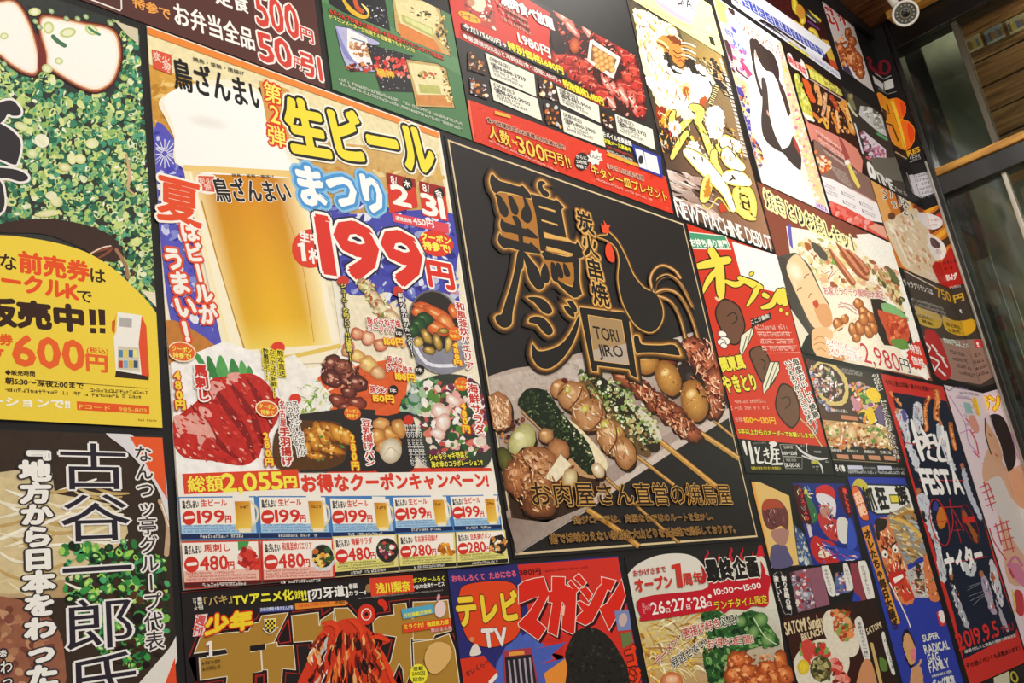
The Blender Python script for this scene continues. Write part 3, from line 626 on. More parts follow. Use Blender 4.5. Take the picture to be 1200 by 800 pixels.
T('シャキシャキ野菜と', (504, 540), (549, 536), 8, 'f4ec50', .03, [(.12, '2a2020')]); T('海の幸のコラボレーション!!', (506, 548), (566, 545), 7.5, 'f4ec50', .03, [(.12, '2a2020')])
c = Z(190, 380, 4.443)
ell(213, 412, 16, 11, 12, 'e8682c'); ell(213, 412, 17, 12, 12, 'fbe8c0', n=20); ell(213, 412, 15.5, 10.5, 12, 'e8682c'); T('クーポン', (202, 411), (225, 414), 6.5, 'fbf060', .03); T('持参で!', (203, 419), (224, 421), 6.5, 'fbf060', .03)
poly([(198, 436), (232, 436), (240, 470), (246, 475), (242, 500), (204, 500)], 'fbf6f0', inc=True) if False else None
V('480円', (207, 434), (212, 480), 12, 'f8d83a', .06, [(.1, 'c83018')]); V('馬刺し', (234.5, 427), (239, 470), 15, 'd03024', .05, [(.12, 'fbf4ee')])
V('熊本直送', (328, 410), (331, 441), 7.5, '2a2018', .02, [(.16, 'f4e23a')]); V('ならではの新鮮!!', (319, 409), (322, 466), 7, '2a2018', .02, [(.16, 'f4e23a')]); V('数量限定!!', (311, 408), (313, 445), 7, '2a2018', .02, [(.16, 'f4e23a')]); ell(326, 407, 8, 7, 0, 'e03c28'); ell(346, 467, 7, 6, 0, 'e03c28')
ell(313, 479, 14, 10, 10, 'fbe8c0'); ell(313, 479, 12.5, 8.5, 10, 'e8682c'); T('クーポン', (304, 478), (323, 480), 5.5, 'fbf060', .03); T('持参で', (306, 485), (321, 486.5), 5.5, 'fbf060', .03)
V('280円', (311, 506), (316, 546), 10, 'f8d83a', .06, [(.1, 'c83018')]); V('名古屋', (330.5, 469), (332, 500), 7, R_, .03, [(.14, 'fbf4ee')]); V('手羽揚げ', (333, 500), (337, 546), 12, R_, .04, [(.12, 'fbf4ee')])
V('スパイシーなだれが', (345, 469), (356, 534), 7.5, '2c2420', .02, [(.16, 'fbf6f0')]); V('口の中でひろがる!!', (338, 470), (350, 536), 7, '2c2420', .02, [(.16, 'fbf6f0')])
part('coupon_headline')
poly([(206, 556), (578, 552), (583, 584), (208, 583)], 'f6efe4')
poly([(213.5, 555), (349, 549.5), (351.5, 572), (216, 579)], 'e2482a'); T('総額', (221, 577), (262, 575), 19, 'fbf050', .025); T('2,055', (262, 576), (332, 572.5), 22, 'fbf050', .05); T('円', (334, 571.5), (348, 571), 14, 'fbf050', .06)
T('お得なクーポンキャンペーン!', (355, 577), (573, 571), 21, 'e0402c', .05)
def coupon(tl, tr, br, bl, col, foot, label, name, price, pic, beerrow):
    part('coupon', label=label)
    ip = lambda u, v: tuple((np.array(tl) * (1 - u) + np.array(tr) * u) * (1 - v) + (np.array(bl) * (1 - u) + np.array(br) * u) * v)
    ST.ip = ip; poly([tl, tr, br, bl], col); Qd = lambda u0, v0, u1, v1: [ip(u0, v0), ip(u1, v0), ip(u1, v1), ip(u0, v1)]
    poly(Qd(.02, .03, .97, .86), 'faf2e6'); poly(Qd(0, .87, 1, .985), foot)
    h = math.dist(tl, bl)
    if beerrow: poly(Qd(.02, .66, .97, .86), 'a8cce8')
    elif col == 'e8d888': poly(Qd(.02, .62, .97, .86), 'e4dc80')
    else: poly(Qd(.02, .62, .97, .86), 'f0c0b0')
    t2 = sub('coupon_lettering'); P_ = lambda u, v: ip(u, v)
    T('鳥ざんまい', P_(.05, .28), P_(.26, .27), h * .19, '1c1818', .05)
    T(name, P_(.29, .24), P_(.7 if len(name) > 5 else .62, .23), h * .17, 'd83c28', .03)
    X, Y = P_(.125, .49); ell(X, Y, h * .155, h * .17, 0, 'd83428'); stroke([(X - h * .08, Y), (X + h * .1, Y - h * .02)], h * .07, 'faf2e6'); 
    T(price, P_(.235, .62), P_(.58, .61), h * .31, 'd83428', .045); T('円', P_(.585, .62), P_(.66, .62), h * .18, 'd83428', .04)
    g = '5a88c0' if beerrow else ('4a4420' if col == 'e8d888' else 'c84838')
    for k in range(3): greek(P_(.05, .70 + .065 * k), P_(.66 if k < 1 else .94, .70 + .065 * k), h * .045, g, k)
    greek(P_(.25, .965), P_(.8, .965), h * .07, 'f4f0e8', 7)
    if pic == 'mug':
        sub('mug_picture'); q = Qd(.72, .1, .92, .8); grad(q, ['c87818', 'e0a030', 'f4d060', 'f0c848'], 3, 4)
        poly(Qd(.70, -.04, .91, .12), 'f6f2e8'); stroke([ip(.92, .12), ip(1.0, .3), ip(.99, .55), ip(.92, .68)], h * .05, 'e8dcb8'); poly(Qd(.75, .76, .9, .85), 'f4e8c8'); greek(P_(.75, .28), P_(.9, .29), h * .07, '3a2010', 3)
    else:
        sub('dish_picture', True); X, Y = P_(.84, .42); cc = {'meat': ['c82c24', 'd84030', 'a81c1c', 'eaa69a'], 'pan': ['e8a040', '2a2420', 'c86a28', '3a5a30', 'f0d070'], 'salad': ['f4ece4', 'c85048', '3a5a38', 'e8a8a0', '70304a'], 'fry': ['e8a838', 'c87820', 'f4cc68', 'a85c14'], 'bread': ['e8b060', '2a2426', 'c88038', 'f4ecd8']}[pic]
        if pic in ('pan', 'salad'): ell(X, Y, h * .27, h * .3, -8, 'dcdce0' if pic == 'pan' else '2c2c2c'); ell(X, Y - h * .03, h * .23, h * .25, -8, '2c2420')
        elif pic == 'bread': burst(X, Y, h * .26, h * .3, 5, '2a2426')
        a = [(X + h * .24 * math.cos(t), Y + h * .22 * math.sin(t)) for t in np.linspace(0, 6.1, 10)]
        if pic == 'meat': a = [ip(.7, .5), ip(.75, .2), ip(.86, .12), ip(.98, .4), ip(.97, .6), ip(.85, .66)]; poly(a, 'c82c24'); poly([ip(.72, .22), ip(.72, .02), ip(.86, .02), ip(.84, .14)], '4a9a50')
        scatter(a, 26, (h * .03, h * .09), cc, seed=int(X))
c = Z(200, 530, 5); d = Z(380, 530, 5.332)
poly([(207, 582), (580, 580), (589, 624), (211, 632)], '4a82c0')
tops = [c([(42, 260), (500, 255)]), c([(510, 255), (915, 255)]), c([(925, 262), (1290, 268)]), d([(422, 275), (770, 268)]), d([(780, 270), (1085, 262)])]
bots = [c([(58, 512), (520, 505)]), c([(525, 505), (945, 500)]), c([(950, 500), (1318, 490)]), d([(445, 505), (805, 490)]), d([(815, 490), (1112, 480)])]
for (a, b), (e, f_) in zip(tops, bots): coupon(a, b, f_, e, '4a82c0', '1a2c58', 'blue edged beer coupon', '生ビール', '199', 'mug', True)
tops = [c([(55, 522), (525, 512)]), c([(530, 512), (955, 505)]), d([(50, 525), (450, 510)]), d([(458, 510), (815, 498)]), d([(822, 497), (1130, 485)])]
bots = [c([(72, 800), (535, 782)]), c([(540, 782), (965, 762)]), d([(70, 780), (465, 742)]), d([(475, 740), (825, 715)]), d([(835, 714), (1150, 690)])]
for i, ((a, b), (e, f_)) in enumerate(zip(tops, bots)):
    coupon(a, b, f_, e, 'd83c2c' if i < 2 else 'e8d888', '5a1a18' if i < 2 else '201c18', 'red edged food coupon' if i < 2 else 'yellow edged food coupon', ['馬刺し', '和風釜炊パエリア', '海鮮サラダ', '名古屋手羽揚げ', '豆乳揚げパン'][i], ['480', '480', '480', '280', '280'][i], ['meat', 'pan', 'salad', 'fry', 'bread'][i], False)

# ================================================================== poster 4: brown discount card
poster('discount_poster', 'dark brown card with white and red yen discount lettering, top left', (-60, -300), (381, 104.6), '5a3430')
part('frame_line'); stroke([(60, -28), (108, 0), (141, 12.5), (142.5, 10), (142, -4), (141, -30)], 1.6, 'f6ece4', sm=False)
part('lettering'); T('特参で', (156, 8), (200, 24), 13, 'f4a850', .03); T('ーポン', (150, -14), (200, 3), 14, 'f4a850', .03)
T('お弁当全品', (206, 29), (299, 60), 26, 'fdf8f2', .03); T('・定食', (240, 0), (293, 17), 20, 'fdf8f2', .03)
part('price_lettering', label='red price lettering edged in white')
T('500', (302, 28), (352, 47), 40, 'd8453a', .04, [(.07, 'fbeee6')]); T('円', (353, 46), (368, 52), 16, 'd8453a', .02, [(.08, 'fbeee6')])
T('50', (306, 70), (344, 81), 33, 'd8453a', .04, [(.07, 'fbeee6')]); T('円', (345, 79), (354, 83), 14, 'd8453a', .02, [(.08, 'fbeee6')]); T('引', (355, 87), (378, 95), 26, 'd8453a', .04, [(.07, 'fbeee6')])
stroke([(297, -20), (302.5, 80)], .8, '7a4e48', cap=False)

# ================================================================== poster 5: green card with trading cards
poster('game_card_poster', 'green poster showing overlapping gold, black and white trading cards', (368.4, -60), (552.8, 164.9), '4f7d52')
c = Z(380, 0, 6.667); part('light_band'); poly(c([(-60, 0), (150, 80), (1080, 600), (1070, 470), (500, 200), (50, -60)]), '5f8c60')
def cardback(pts, gold=True):
    poly(grow(pts, .8), '2a2620'); poly(pts, 'c8a868' if gold else '26262a')
part('card_picture', True)
cardback(c([(30, -60), (460, -60), (510, 235), (150, 90), (40, 25)]), False)
stroke(c([(150, 0), (200, 70), (270, 120), (330, 130), (350, 90)]), [3, 5, 5, 4, 1], 'e8b830'); stroke(c([(240, 0), (260, 60), (300, 90)]), 5, 'd05a2c'); stroke(c([(290, 30), (330, 70), (350, 110)]), [1, 3, 1], 'f4e488')
scatter(c([(300, 30), (460, 20), (500, 220), (330, 140)]), 30, (.4, 1.2), ['c8c8d0', '8a8a98', 'f0f0f4'], seed=51)
g1 = c([(535, -10), (560, 240), (620, 290), (985, 440), (960, 330), (900, 60), (800, -60), (540, -60)]); cardback(g1)
poly(c([(545, -20), (850, 20), (900, 130), (850, 300), (600, 190), (570, 100)]), 'e4d8a0'); poly(c([(570, 180), (620, 190), (860, 310), (930, 420), (600, 290)]), 'd8823c'); poly(c([(600, 110), (850, 220), (860, 300), (610, 170)]), 'b8b868'); poly(c([(630, 130), (840, 225), (845, 275), (640, 165)]), 'd8d894')
scatter(c([(660, 50), (830, 110), (820, 160), (680, 110)]), 30, (.8, 2.6), ['2a2418', '8a7030', 'c8a850', 'f0e4b0'], seed=52); scatter(c([(860, 100), (940, 130), (980, 400), (880, 290)]), 60, (.6, 2.2), ['3a3018', 'c8a84c', 'f0e0a0', '6a5424'], seed=53)
w1 = c([(85, 205), (200, 220), (430, 330), (430, 350), (350, 350), (400, 560), (185, 545), (140, 430)]); cardback(w1, False); poly(w1, 'b8b8dc')
poly(c([(180, 220), (330, 300), (400, 520), (230, 500), (180, 380)]), 'f4f0f0'); scatter(c([(190, 330), (340, 340), (350, 440), (230, 430)]), 40, (.8, 3), ['c88a5a', 'a86a40', 'e0c090'], seed=54); scatter(c([(170, 510), (390, 480), (400, 560), (190, 550)]), 50, (.8, 3), ['c83a28', '6a2018', 'e88a4a', '2a1614'], seed=55)
stroke(c([(90, 215), (170, 420), (260, 500)]), [1, 5, 1], '8a8ac8'); stroke(c([(205, 295), (320, 330)]), 1.4, '6a8098')
b1 = c([(335, 345), (690, 440), (640, 480), (695, 715), (445, 705), (400, 560)]); cardback(b1, False); scatter(b1, 60, (.3, 1), ['e8e8ec', 'a8a8b0'], seed=56); scatter(c([(385, 450), (650, 460), (665, 600), (420, 600)]), 110, (.8, 3.2), ['d8302c', 'e85a48', 'a01c20', 'f0a890', 'e04038'], seed=57)
T('極神', (443, 89), (463, 92), 8, 'e8b838', .06)
g2 = c([(640, 465), (880, 500), (950, 540), (1005, 800), (1020, 840), (720, 830), (700, 715)]); cardback(g2)
poly(c([(655, 490), (900, 520), (940, 600), (960, 740), (730, 740)]), 'e8dca8'); poly(c([(735, 655), (900, 670), (915, 735), (750, 725)]), 'b8b868'); poly(c([(712, 740), (960, 745), (1005, 830), (730, 820)]), 'd08a48'); scatter(c([(740, 560), (880, 570), (880, 620), (740, 610)]), 34, (.8, 2.4), ['2a2418', '8a6a30', 'd04a30', 'c8a850'], seed=58); scatter(c([(910, 560), (950, 560), (1010, 820), (960, 800)]), 50, (.6, 2), ['3a3018', 'c8a84c', 'f0e0a0'], seed=59)
part('lettering'); T('もちろんプロ養士に初挑戦！十周年記念やドラゴンCP♡TT全部に', (386, 15.5), (520, 71), 6, 'e04a30', .04, [(.08, '3a2014')]); T('ドラゴンメーターが出現する超豪華でもチャンス!!', (387, 22), (486, 62), 5.5, 'e8e070', .03)
greek((397, 94), (542, 147), 3.4, 'e4e6d8', 5); greek((399, 99.5), (542, 153), 3.4, 'e4e6d8', 6)

# ================================================================== poster 6: red grilled meat poster
poster('meat_buffet_poster', 'red and black grilled meat buffet poster with raw beef photo and white store cards', (515.4, -60), (789.9, 251.5), '2b2726')
A = Z(520, 0, 3.333); B = Z(530, 0, 7.275); C = Z(640, 60, 4.2125)
part('red_panel')
poly(A([(-14, -195), (160, -195), (300, -20), (430, 60), (425, 200), (478, 268), (480, 300), (330, 235), (200, 175), (68, 118), (66, 132), (470, 325), (470, 338), (66, 152), (38, 140)]), 'd0301e')
poly(A([(62, 118), (60, 142), (478, 345), (640, 425), (640, 405), (470, 318), (200, 185)]), 'b02a20')
poly(A([(93, 388), (360, 480), (640, 590), (868, 690), (897, 835), (640, 745), (300, 628), (112, 560)]), 'dc3a22'); scatter(A([(100, 400), (640, 600), (860, 700), (885, 820), (640, 735), (115, 550)]), 160, (.6, 3), ['d03018', 'e44830', 'c82c18', 'e05038'], seed=61)
poly(A([(93, 388), (102, 392), (122, 556), (112, 560)]), 'e86a48')
part('grill_picture', True); poly(A([(72, -60), (185, -60), (208, 125), (85, 68)]), 'b8382c'); scatter(A([(75, -60), (185, -60), (203, 118), (90, 60)]), 70, (1, 4), ['c84838', '8a2018', 'e8b090', 'f0e8d8', '3a1814', 'e0603c'], (.3, .7), seed=62); spoly(A([(105, 0), (150, -10), (165, 20), (140, 45), (110, 30)]), 'e8dcc0'); ell(552, 3, 5, 4, 20, 'c88a60')
ell(550, 20, 14, 4.6, 24, 'f0b828'); T('クーポンで', (540, 19), (561, 27), 5, 'a02818', .04)
part('meat_picture', True); ST.jit = .6
mr = A([(430, 30), (540, 60), (620, 100), (700, 100), (760, 190), (790, 440), (770, 470), (640, 420), (560, 350), (480, 300), (420, 230), (415, 120)])
spoly(mr, '3a1614')
rnd = random.Random(5)
for i, (x, y, rx, ry, a) in enumerate([(455, 225, 40, 34, 30), (480, 260, 44, 26, 10), (520, 290, 46, 26, 15), (560, 310, 44, 26, 25), (590, 340, 44, 24, 30), (500, 235, 40, 22, 0), (540, 250, 44, 22, 10), (620, 370, 40, 26, 30), (620, 140, 40, 26, 40), (660, 150, 40, 24, 30), (700, 190, 40, 26, 50), (720, 230, 36, 26, 50), (740, 280, 36, 26, 60), (750, 330, 34, 26, 70), (765, 380, 30, 24, 80), (720, 300, 30, 24, 60), (700, 340, 34, 24, 50), (770, 430, 26, 20, 70), (735, 370, 30, 24, 60)]):
    X, Y = A([(x, y)])[0]; ell(X, Y, rx / 3.333, ry / 3.333, a, 'd83a2c' if i % 3 else 'e2543c', '7a1616', 14, rough=.1, rnd=rnd); stroke([(X - 7, Y - 3), (X, Y - 4), (X + 7, Y - 1)], 1, 'e87a64')
for i, (x, y, rx, ry, a) in enumerate([(470, 70, 50, 16, 40), (500, 110, 50, 14, 50), (560, 120, 30, 14, 50), (640, 330, 50, 14, 60), (670, 350, 50, 13, 60), (700, 370, 50, 14, 65), (740, 400, 50, 13, 75), (590, 100, 26, 12, 20), (655, 400, 30, 14, 60)]):
    X, Y = A([(x, y)])[0]; ell(X, Y, rx / 3.333, ry / 3.333, a, 'eeb4a0', 'c04a3c', 14, rough=.12, rnd=rnd); stroke([(X - 5, Y - 6), (X, Y), (X + 5, Y + 6)], 1.6, 'f6dcd0'); 
scatter(mr, 420, (.8, 2.6), ['c82c22', 'e05a48', '8a1814', 'e89a88', '5a1210', 'd84030'], (.3, .7), seed=63)
ell(673.5, 53, 6.5, 10, 0, 'e0703c', '8a2a14', 14); spoly(A([(425, 100), (450, 120), (480, 200), (440, 210), (420, 160)]), '2a1614')
poly(A([(570, 158), (582, 155), (692, 225), (662, 306), (648, 300), (560, 238)]), 'f0e8dc'); poly(A([(580, 172), (676, 232), (655, 288), (572, 232)]), '8a5a3c')
for i in range(14): ell(*A([(592 + (i % 4) * 20 + (i // 4) * 3, 192 + (i // 4) * 22 + (i % 4) * 12)])[0], 3.6, 3.4, 0, 'f4c478', 'c8843c', 10)
part('brush_title')
for q in ([(425, -30, 12), (440, 10, 16), (465, 25, 8)], [(500, -20, 16), (530, 0, 12), (545, 30, 14), (535, 50, 6)], [(560, -10, 10), (575, 10, 16), (560, 30, 14), (580, 45, 10)], [(600, -30, 14), (605, 20, 18), (600, 60, 18), (630, 72, 14), (655, 60, 6)], [(640, -20, 10), (650, 20, 14), (640, 30, 8)], [(680, -30, 16), (690, 30, 20), (692, 62, 14)], [(705, 10, 12), (712, 50, 8)]):
    stroke([p[:2] for p in A(q)], [p[2] / 3.333 + 3.2 for p in q], '1e1614', inc=False); lay(); stroke([p[:2] for p in A(q)], [p[2] / 3.333 + .5 for p in q], 'e8a42c')
burst(723, 31, 3, 7, 7, 'f0b030')
part('lettering')
T('焼肉食べ放題', (588, 5), (650, 36), 13.5, 'fbf4ee', .05, [(.05, '5a1a14')])
for k in range(5): greek(B([(372 + k * 12, 30 + k * 34)])[0], B([(640 + 10 * k, 190 + k * 30)])[0], 4, ['e8b8a8', '3a1814'][k % 2], k, )
T('1,980円', (608.4, 50), (645.8, 69), 12.5, 'fbf4ea', .045)
poly(A([(68, 90), (80, 92), (482, 288), (484, 308), (470, 305), (70, 112)]), '2a2222'); poly(A([(470, 338), (480, 330), (640, 400), (640, 425), (476, 345)]), '2a2222') if False else None
T('今だけ!1,600円→', (544, 34), (594, 57), 7, 'f2ece4', .03); T('特別価格1,680円', (596, 57.5), (661, 88), 9, 'e8e038', .05)
T('●厳選焼肉(16品)と海鮮(11品)食べ放題2,480円→', (543.5, 45), (658, 98.5), 6, 'f0e4dc', .02); T('特別価格2,480円', (661, 102), (708, 124), 9, 'e8e038', .05)
cards = [('《琴似店》', '☎911-888-2929', [(162, 205), (353, 290), (362, 378), (185, 300)]), ('《平岸店》', '☎911-824-2900', [(180, 310), (365, 385), (385, 472), (195, 390)]), ('《琴南店》', '☎911-887-9900', [(438, 335), (605, 410), (612, 480), (455, 405)]), ('《札幌中央店》', '☎911-800-2900', [(455, 425), (618, 495), (632, 575), (470, 515)]), ('《本館店》', '☎911-888-2933', None)]
for nm, tel, q in cards:
    part('store_card', label='white store card with black telephone number'); q = A(q) if q else C([(338, 308), (525, 385), (540, 488), (352, 402)]); poly(q, 'eae8d8')
    ip = lambda u, v: tuple((np.array(q[0]) * (1 - u) + np.array(q[1]) * u) * (1 - v) + (np.array(q[3]) * (1 - u) + np.array(q[2]) * u) * v)
    T(nm, ip(.06, .3), ip(.5, .3), 5, '2a2422', .02); T(tel, ip(.06, .54), ip(.8, .54), 5.4, '2a2422', .03); greek(ip(.08, .7), ip(.62, .7), 3.2, '4a4440', 1); greek(ip(.08, .86), ip(.72, .86), 3.2, '4a4440', 2)
for q in ([(95, 200), (150, 225), (165, 295), (95, 270)], [(100, 300), (160, 320), (175, 390), (105, 365)], [(368, 300), (430, 330), (450, 400), (380, 375)], [(390, 405), (440, 420), (460, 500), (400, 480)], [(620, 430), (665, 460), (670, 520), (630, 500)]):
    part('shop_picture', True); poly(A(q), '3a1e14'); scatter(A(q), 22, (.8, 3), ['e8a850', 'c86a28', 'f4ecd8', '2a1a14', '8a4a24', 'c8c8c8'], seed=int(q[0][0]))
part('discount_lettering')
T('食べ放題限定のお客様の方全員に限り', (571, 143), (663, 176), 5.5, '2a1410', .03, [(.1, 'f0b8a0')]); T('人数', (574, 162), (599, 173), 16, 'f8d050', .02, [(.05, '8a1a10')]); T('×', (600, 169), (607, 172), 7, 'f8d050', .02); T('300', (608, 178), (640, 190), 19, 'f8d050', .02, [(.06, '8a1a10')]); T('円引!', (641, 189), (670, 198), 14, 'f8d050', .02, [(.05, '8a1a10')])
poly(A([(200, 432), (260, 450), (262, 462), (200, 446)]), 'e8b040'); greek((573, 165.5), (655, 202), 2.6, 'f4c8b8', 3)
ell(682, 189, 8.5, 10.5, 0, '2a2220'); 
for k in range(3): T(['さらに', '2時間', '半額で'][k], (676, 185.5 + k * 5.5), (688, 187.5 + k * 5.5), 4, 'f0ece4', .02)
burst(697, 184.5, 7, 10, 8, 'f4f0e8', 1, .3); T('なんと!', (690, 184), (704, 188), 5, '2a2220', .03)
T('みなさんにお得な情報', (712, 197), (755, 212), 5.5, '2a1410', .02, [(.1, 'f0b8a0')]); T('牛タン一皿プレゼント', (694, 205), (783, 237), 12, 'f8d050', .02, [(.05, '8a1a10')]); poly(A([(640, 592), (810, 660), (812, 672), (640, 606)]), 'e8a040'); greek((699, 211), (765, 236), 2.6, 'f4c8b8', 5)
part('mobile_notice'); T('モバイル会員登録', (707, 160), (741, 172), 6, 'f0ece4', .04); T('店舗メール募集中', (708, 167), (740, 178.5), 5, 'e8e038', .04)
for k in range(3): greek((711, 173 + k * 4.5), (742, 185 + k * 4.5), 2.8, ['d84030', 'e8e8e0', 'e8e038'][k], k)
poly(C([(420, 455), (566, 518), (577, 625), (462, 578)]), '2c3a98'); poly(C([(438, 478), (478, 492), (500, 585), (462, 572)]), 'e8e8ea'); ell(*C([(468, 535)])[0], 3, 5, 0, '2a2a30'); poly(C([(482, 495), (546, 520), (562, 608), (500, 584)]), 'e8e6ea')

# ================================================================== poster 7: the big black grilled chicken poster
poster('grilled_chicken_poster', 'big black poster with glowing brush characters, a rooster and grilled skewers', (520.5, 159.2), (889.5, 632.2), '262222')
g1 = Z(560, 190, 6.667); g2 = Z(560, 290, 5.333); g3 = Z(660, 240, 4); g4 = Z(570, 420, 5.714); g5 = Z(700, 380, 4.444); g6 = Z(590, 540, 4)
part('gold_frame_line'); border(.0036, 'dcc69a', .0055)
part('skewer_picture', True); ST.jit = .5
edge_t = smooth([(572, 441), (600, 432), (626, 428), (661, 419), (690, 411), (735, 407), (760, 405), (815, 388)], False, 3)
plate = edge_t + [(855, 488), (800, 522), (740, 560), (690, 596), (607, 648)]
poly(plate, 'b8a69a'); grad(q4((574, 443), (812, 392), (846, 470), (592, 560)), ['c4b4a8', 'cfc6be', '8a6a58', 'a08878'], 10, 8)
scatter([(575, 445), (660, 424), (690, 420), (680, 450), (600, 470), (585, 500)], 120, (1.5, 5), ['c2b2a6', 'b6a498', 'cabcb2', 'ae9c90'], (.3, .6), (20, 60), seed=71)
poly([(590, 600), (690, 560), (850, 470), (855, 489), (800, 522), (740, 560), (690, 596), (608, 648)], 'a8948a'); poly([(604, 630), (690, 584), (800, 511), (854, 478), (855, 489), (800, 522), (740, 561), (690, 597), (607, 649)], 'cdbdb2')
poly([(593, 545), (690, 540), (700, 570), (650, 600), (600, 615)], '4a3020'); spoly([(600, 560), (650, 575), (700, 560), (690, 590), (620, 620), (600, 600)], '3a261c')
for p, w, cc in (([(678, 590), (715, 614), (749, 640)], 6, 'c08a3c'), ([(706, 556), (752, 598), (796, 636)], 3, 'a87838'), ([(738, 528), (760, 545), (790, 568)], 3.5, 'b08040'), ([(773, 516), (800, 538), (842, 572)], 5.5, 'c08c40'), ([(820, 507), (842, 521), (866, 537)], 5.5, 'b88a44'), ([(828, 485), (844, 499), (860, 512)], 2.6, 'a87a40')):
    stroke(p, w + 1.2, '5a3a1c', sm=False, cap=False); stroke(p, w, cc, sm=False, cap=False); stroke([(a, b - w * .2) for a, b in p], w * .3, 'e0b468', sm=False, cap=False)
rnd = random.Random(9)
def fb(x, y, rx, ry, a, c1, c2, hl=None, r=.07):
    ell(x + 1.5, y + 2.5, rx * 1.04, ry * 1.04, a, '2e1a10', None, 20, rough=r, rnd=rnd); ell(x, y, rx, ry, a, c1, c2, 22, rough=r, rnd=rnd)
    if hl: ell(x - rx * .25, y - ry * .3, rx * .42, ry * .22, a - 20, hl, c1, 12)
# right hand skewers first (furthest)
for a_ in [(812, 410, 18, 16, 30), (828, 425, 18, 18, 20), (820, 445, 20, 16, 50), (838, 452, 14, 22, -10), (835, 475, 12, 16, 0)]: fb(*a_, 'c8704a', '5a2016', 'f0b890', .14)
scatter([(800, 400), (830, 395), (850, 470), (838, 490), (818, 470), (800, 430)], 120, (.8, 3), ['e09a70', '8a3420', 'c85a3c', '4a1a12', 'f0c8a0', 'a84a30'], (.3, .7), seed=72)
spoly([(795, 430), (806, 424), (822, 440), (826, 455), (812, 460), (800, 448)], '2a1a16'); ell(808, 441, 6, 7, 0, '4a4038', '1e1614')
for a_ in [(782, 420, 12, 10, 20), (770, 410, 14, 8, 20)]: fb(*a_, '9a4a34', '4a1c14', 'd89a80', .12)
for a_ in [(758, 424, 14, 15, 20), (783, 443, 14, 22, -22), (814, 469, 16, 25, -12)]: fb(*a_, 'd09a4c', '8a5420', 'f4dca0', .03)
scatter([(750, 415), (768, 420), (795, 450), (820, 470), (812, 488), (790, 458)], 24, (.6, 1.6), ['b07830', '8a5a24', 'e8c080'], seed=73)
for a_ in [(733, 444, 18, 10, 30), (752, 456, 18, 11, 40), (770, 472, 18, 12, 35), (787, 485, 18, 13, 40), (800, 500, 15, 11, 40), (812, 508, 12, 9, 40)]: fb(*a_, 'b0603c', '4e2014', 'e8b088', .14)
scatter([(725, 435), (750, 440), (800, 480), (822, 505), (800, 515), (765, 480)], 130, (.8, 3), ['d88a60', '8a3a24', 'b85a3c', '5a2418', 'e8b890', '6a2c1c'], (.3, .7), seed=74)
# leek covered skewer
stroke([(690, 440), (712, 470), (740, 500), (768, 524)], [18, 38, 40, 16], '2c2418'); stroke([(684, 444), (706, 480), (738, 516), (760, 532)], [10, 18, 18, 8], '6a5030'); stroke([(735, 470), (760, 495), (772, 515)], [4, 12, 8], 'd8d0b8')
lk = [(676, 436), (700, 430), (740, 458), (768, 490), (775, 515), (764, 528), (735, 505), (700, 470)]
scatter(lk, 260, (1, 3.4), ['8aa858', 'c8d49a', '5a7a34', '2c4420', 'e8ead0', 'a8bc70', '40582a', 'b09a68'], (.35, .9), seed=75, ring=.2, edge=['e8ead0'])
scatter([(705, 480), (730, 480), (765, 515), (755, 530), (730, 520)], 90, (1, 3), ['5a4424', '2c2418', '9a7c48', 'c8b078', '3e4a24'], seed=76)
# pale chicken skewer
for a_ in [(655, 455, 10, 12, 30), (672, 464, 19, 18, 30), (690, 486, 20, 20, 40), (716, 512, 16, 23, -20), (732, 530, 13, 20, -14)]: fb(*a_, 'd4a070', '94602e', 'f0d4a8', .05)
for x, y in ((665, 456), (686, 479), (709, 497), (724, 506)): ell(x, y, 5, 6, 20, 'b8b850', 'c8a058'); ell(x - 1, y, 2.5, 3, 0, 'd4d468')
ell(662, 446, 4, 3, 30, '5a2414'); ell(700, 471, 5, 3, 60, '9a6838')
# herb covered skewer
stroke([(618, 476), (650, 500), (685, 540), (700, 556)], [20, 30, 36, 14], 'c09468'); stroke([(640, 480), (670, 505), (700, 540), (706, 552)], [8, 18, 20, 10], 'ecdcb8'); 
hb = [(607, 470), (618, 456), (640, 458), (660, 485), (690, 520), (698, 548), (690, 556), (665, 532), (640, 508), (614, 482)]
spoly(hb, '1e2616'); scatter(hb, 300, (.9, 2.8), ['1c2a18', '34482a', '0f160c', '4a6238', '28381e', '7a9060', '202c18'], (.3, .7), seed=77)
scatter([(638, 470), (655, 480), (695, 530), (700, 548), (680, 520)], 50, (.6, 1.6), ['1c2a18', '4a6238', 'e8e0c0', 'c8c890'], seed=78)
fb(640, 510, 9, 9, 20, 'd8a870', '8a5a34', 'f0d0a8'); fb(655, 527, 12, 14, -30, 'c89060', '8a5430', None)
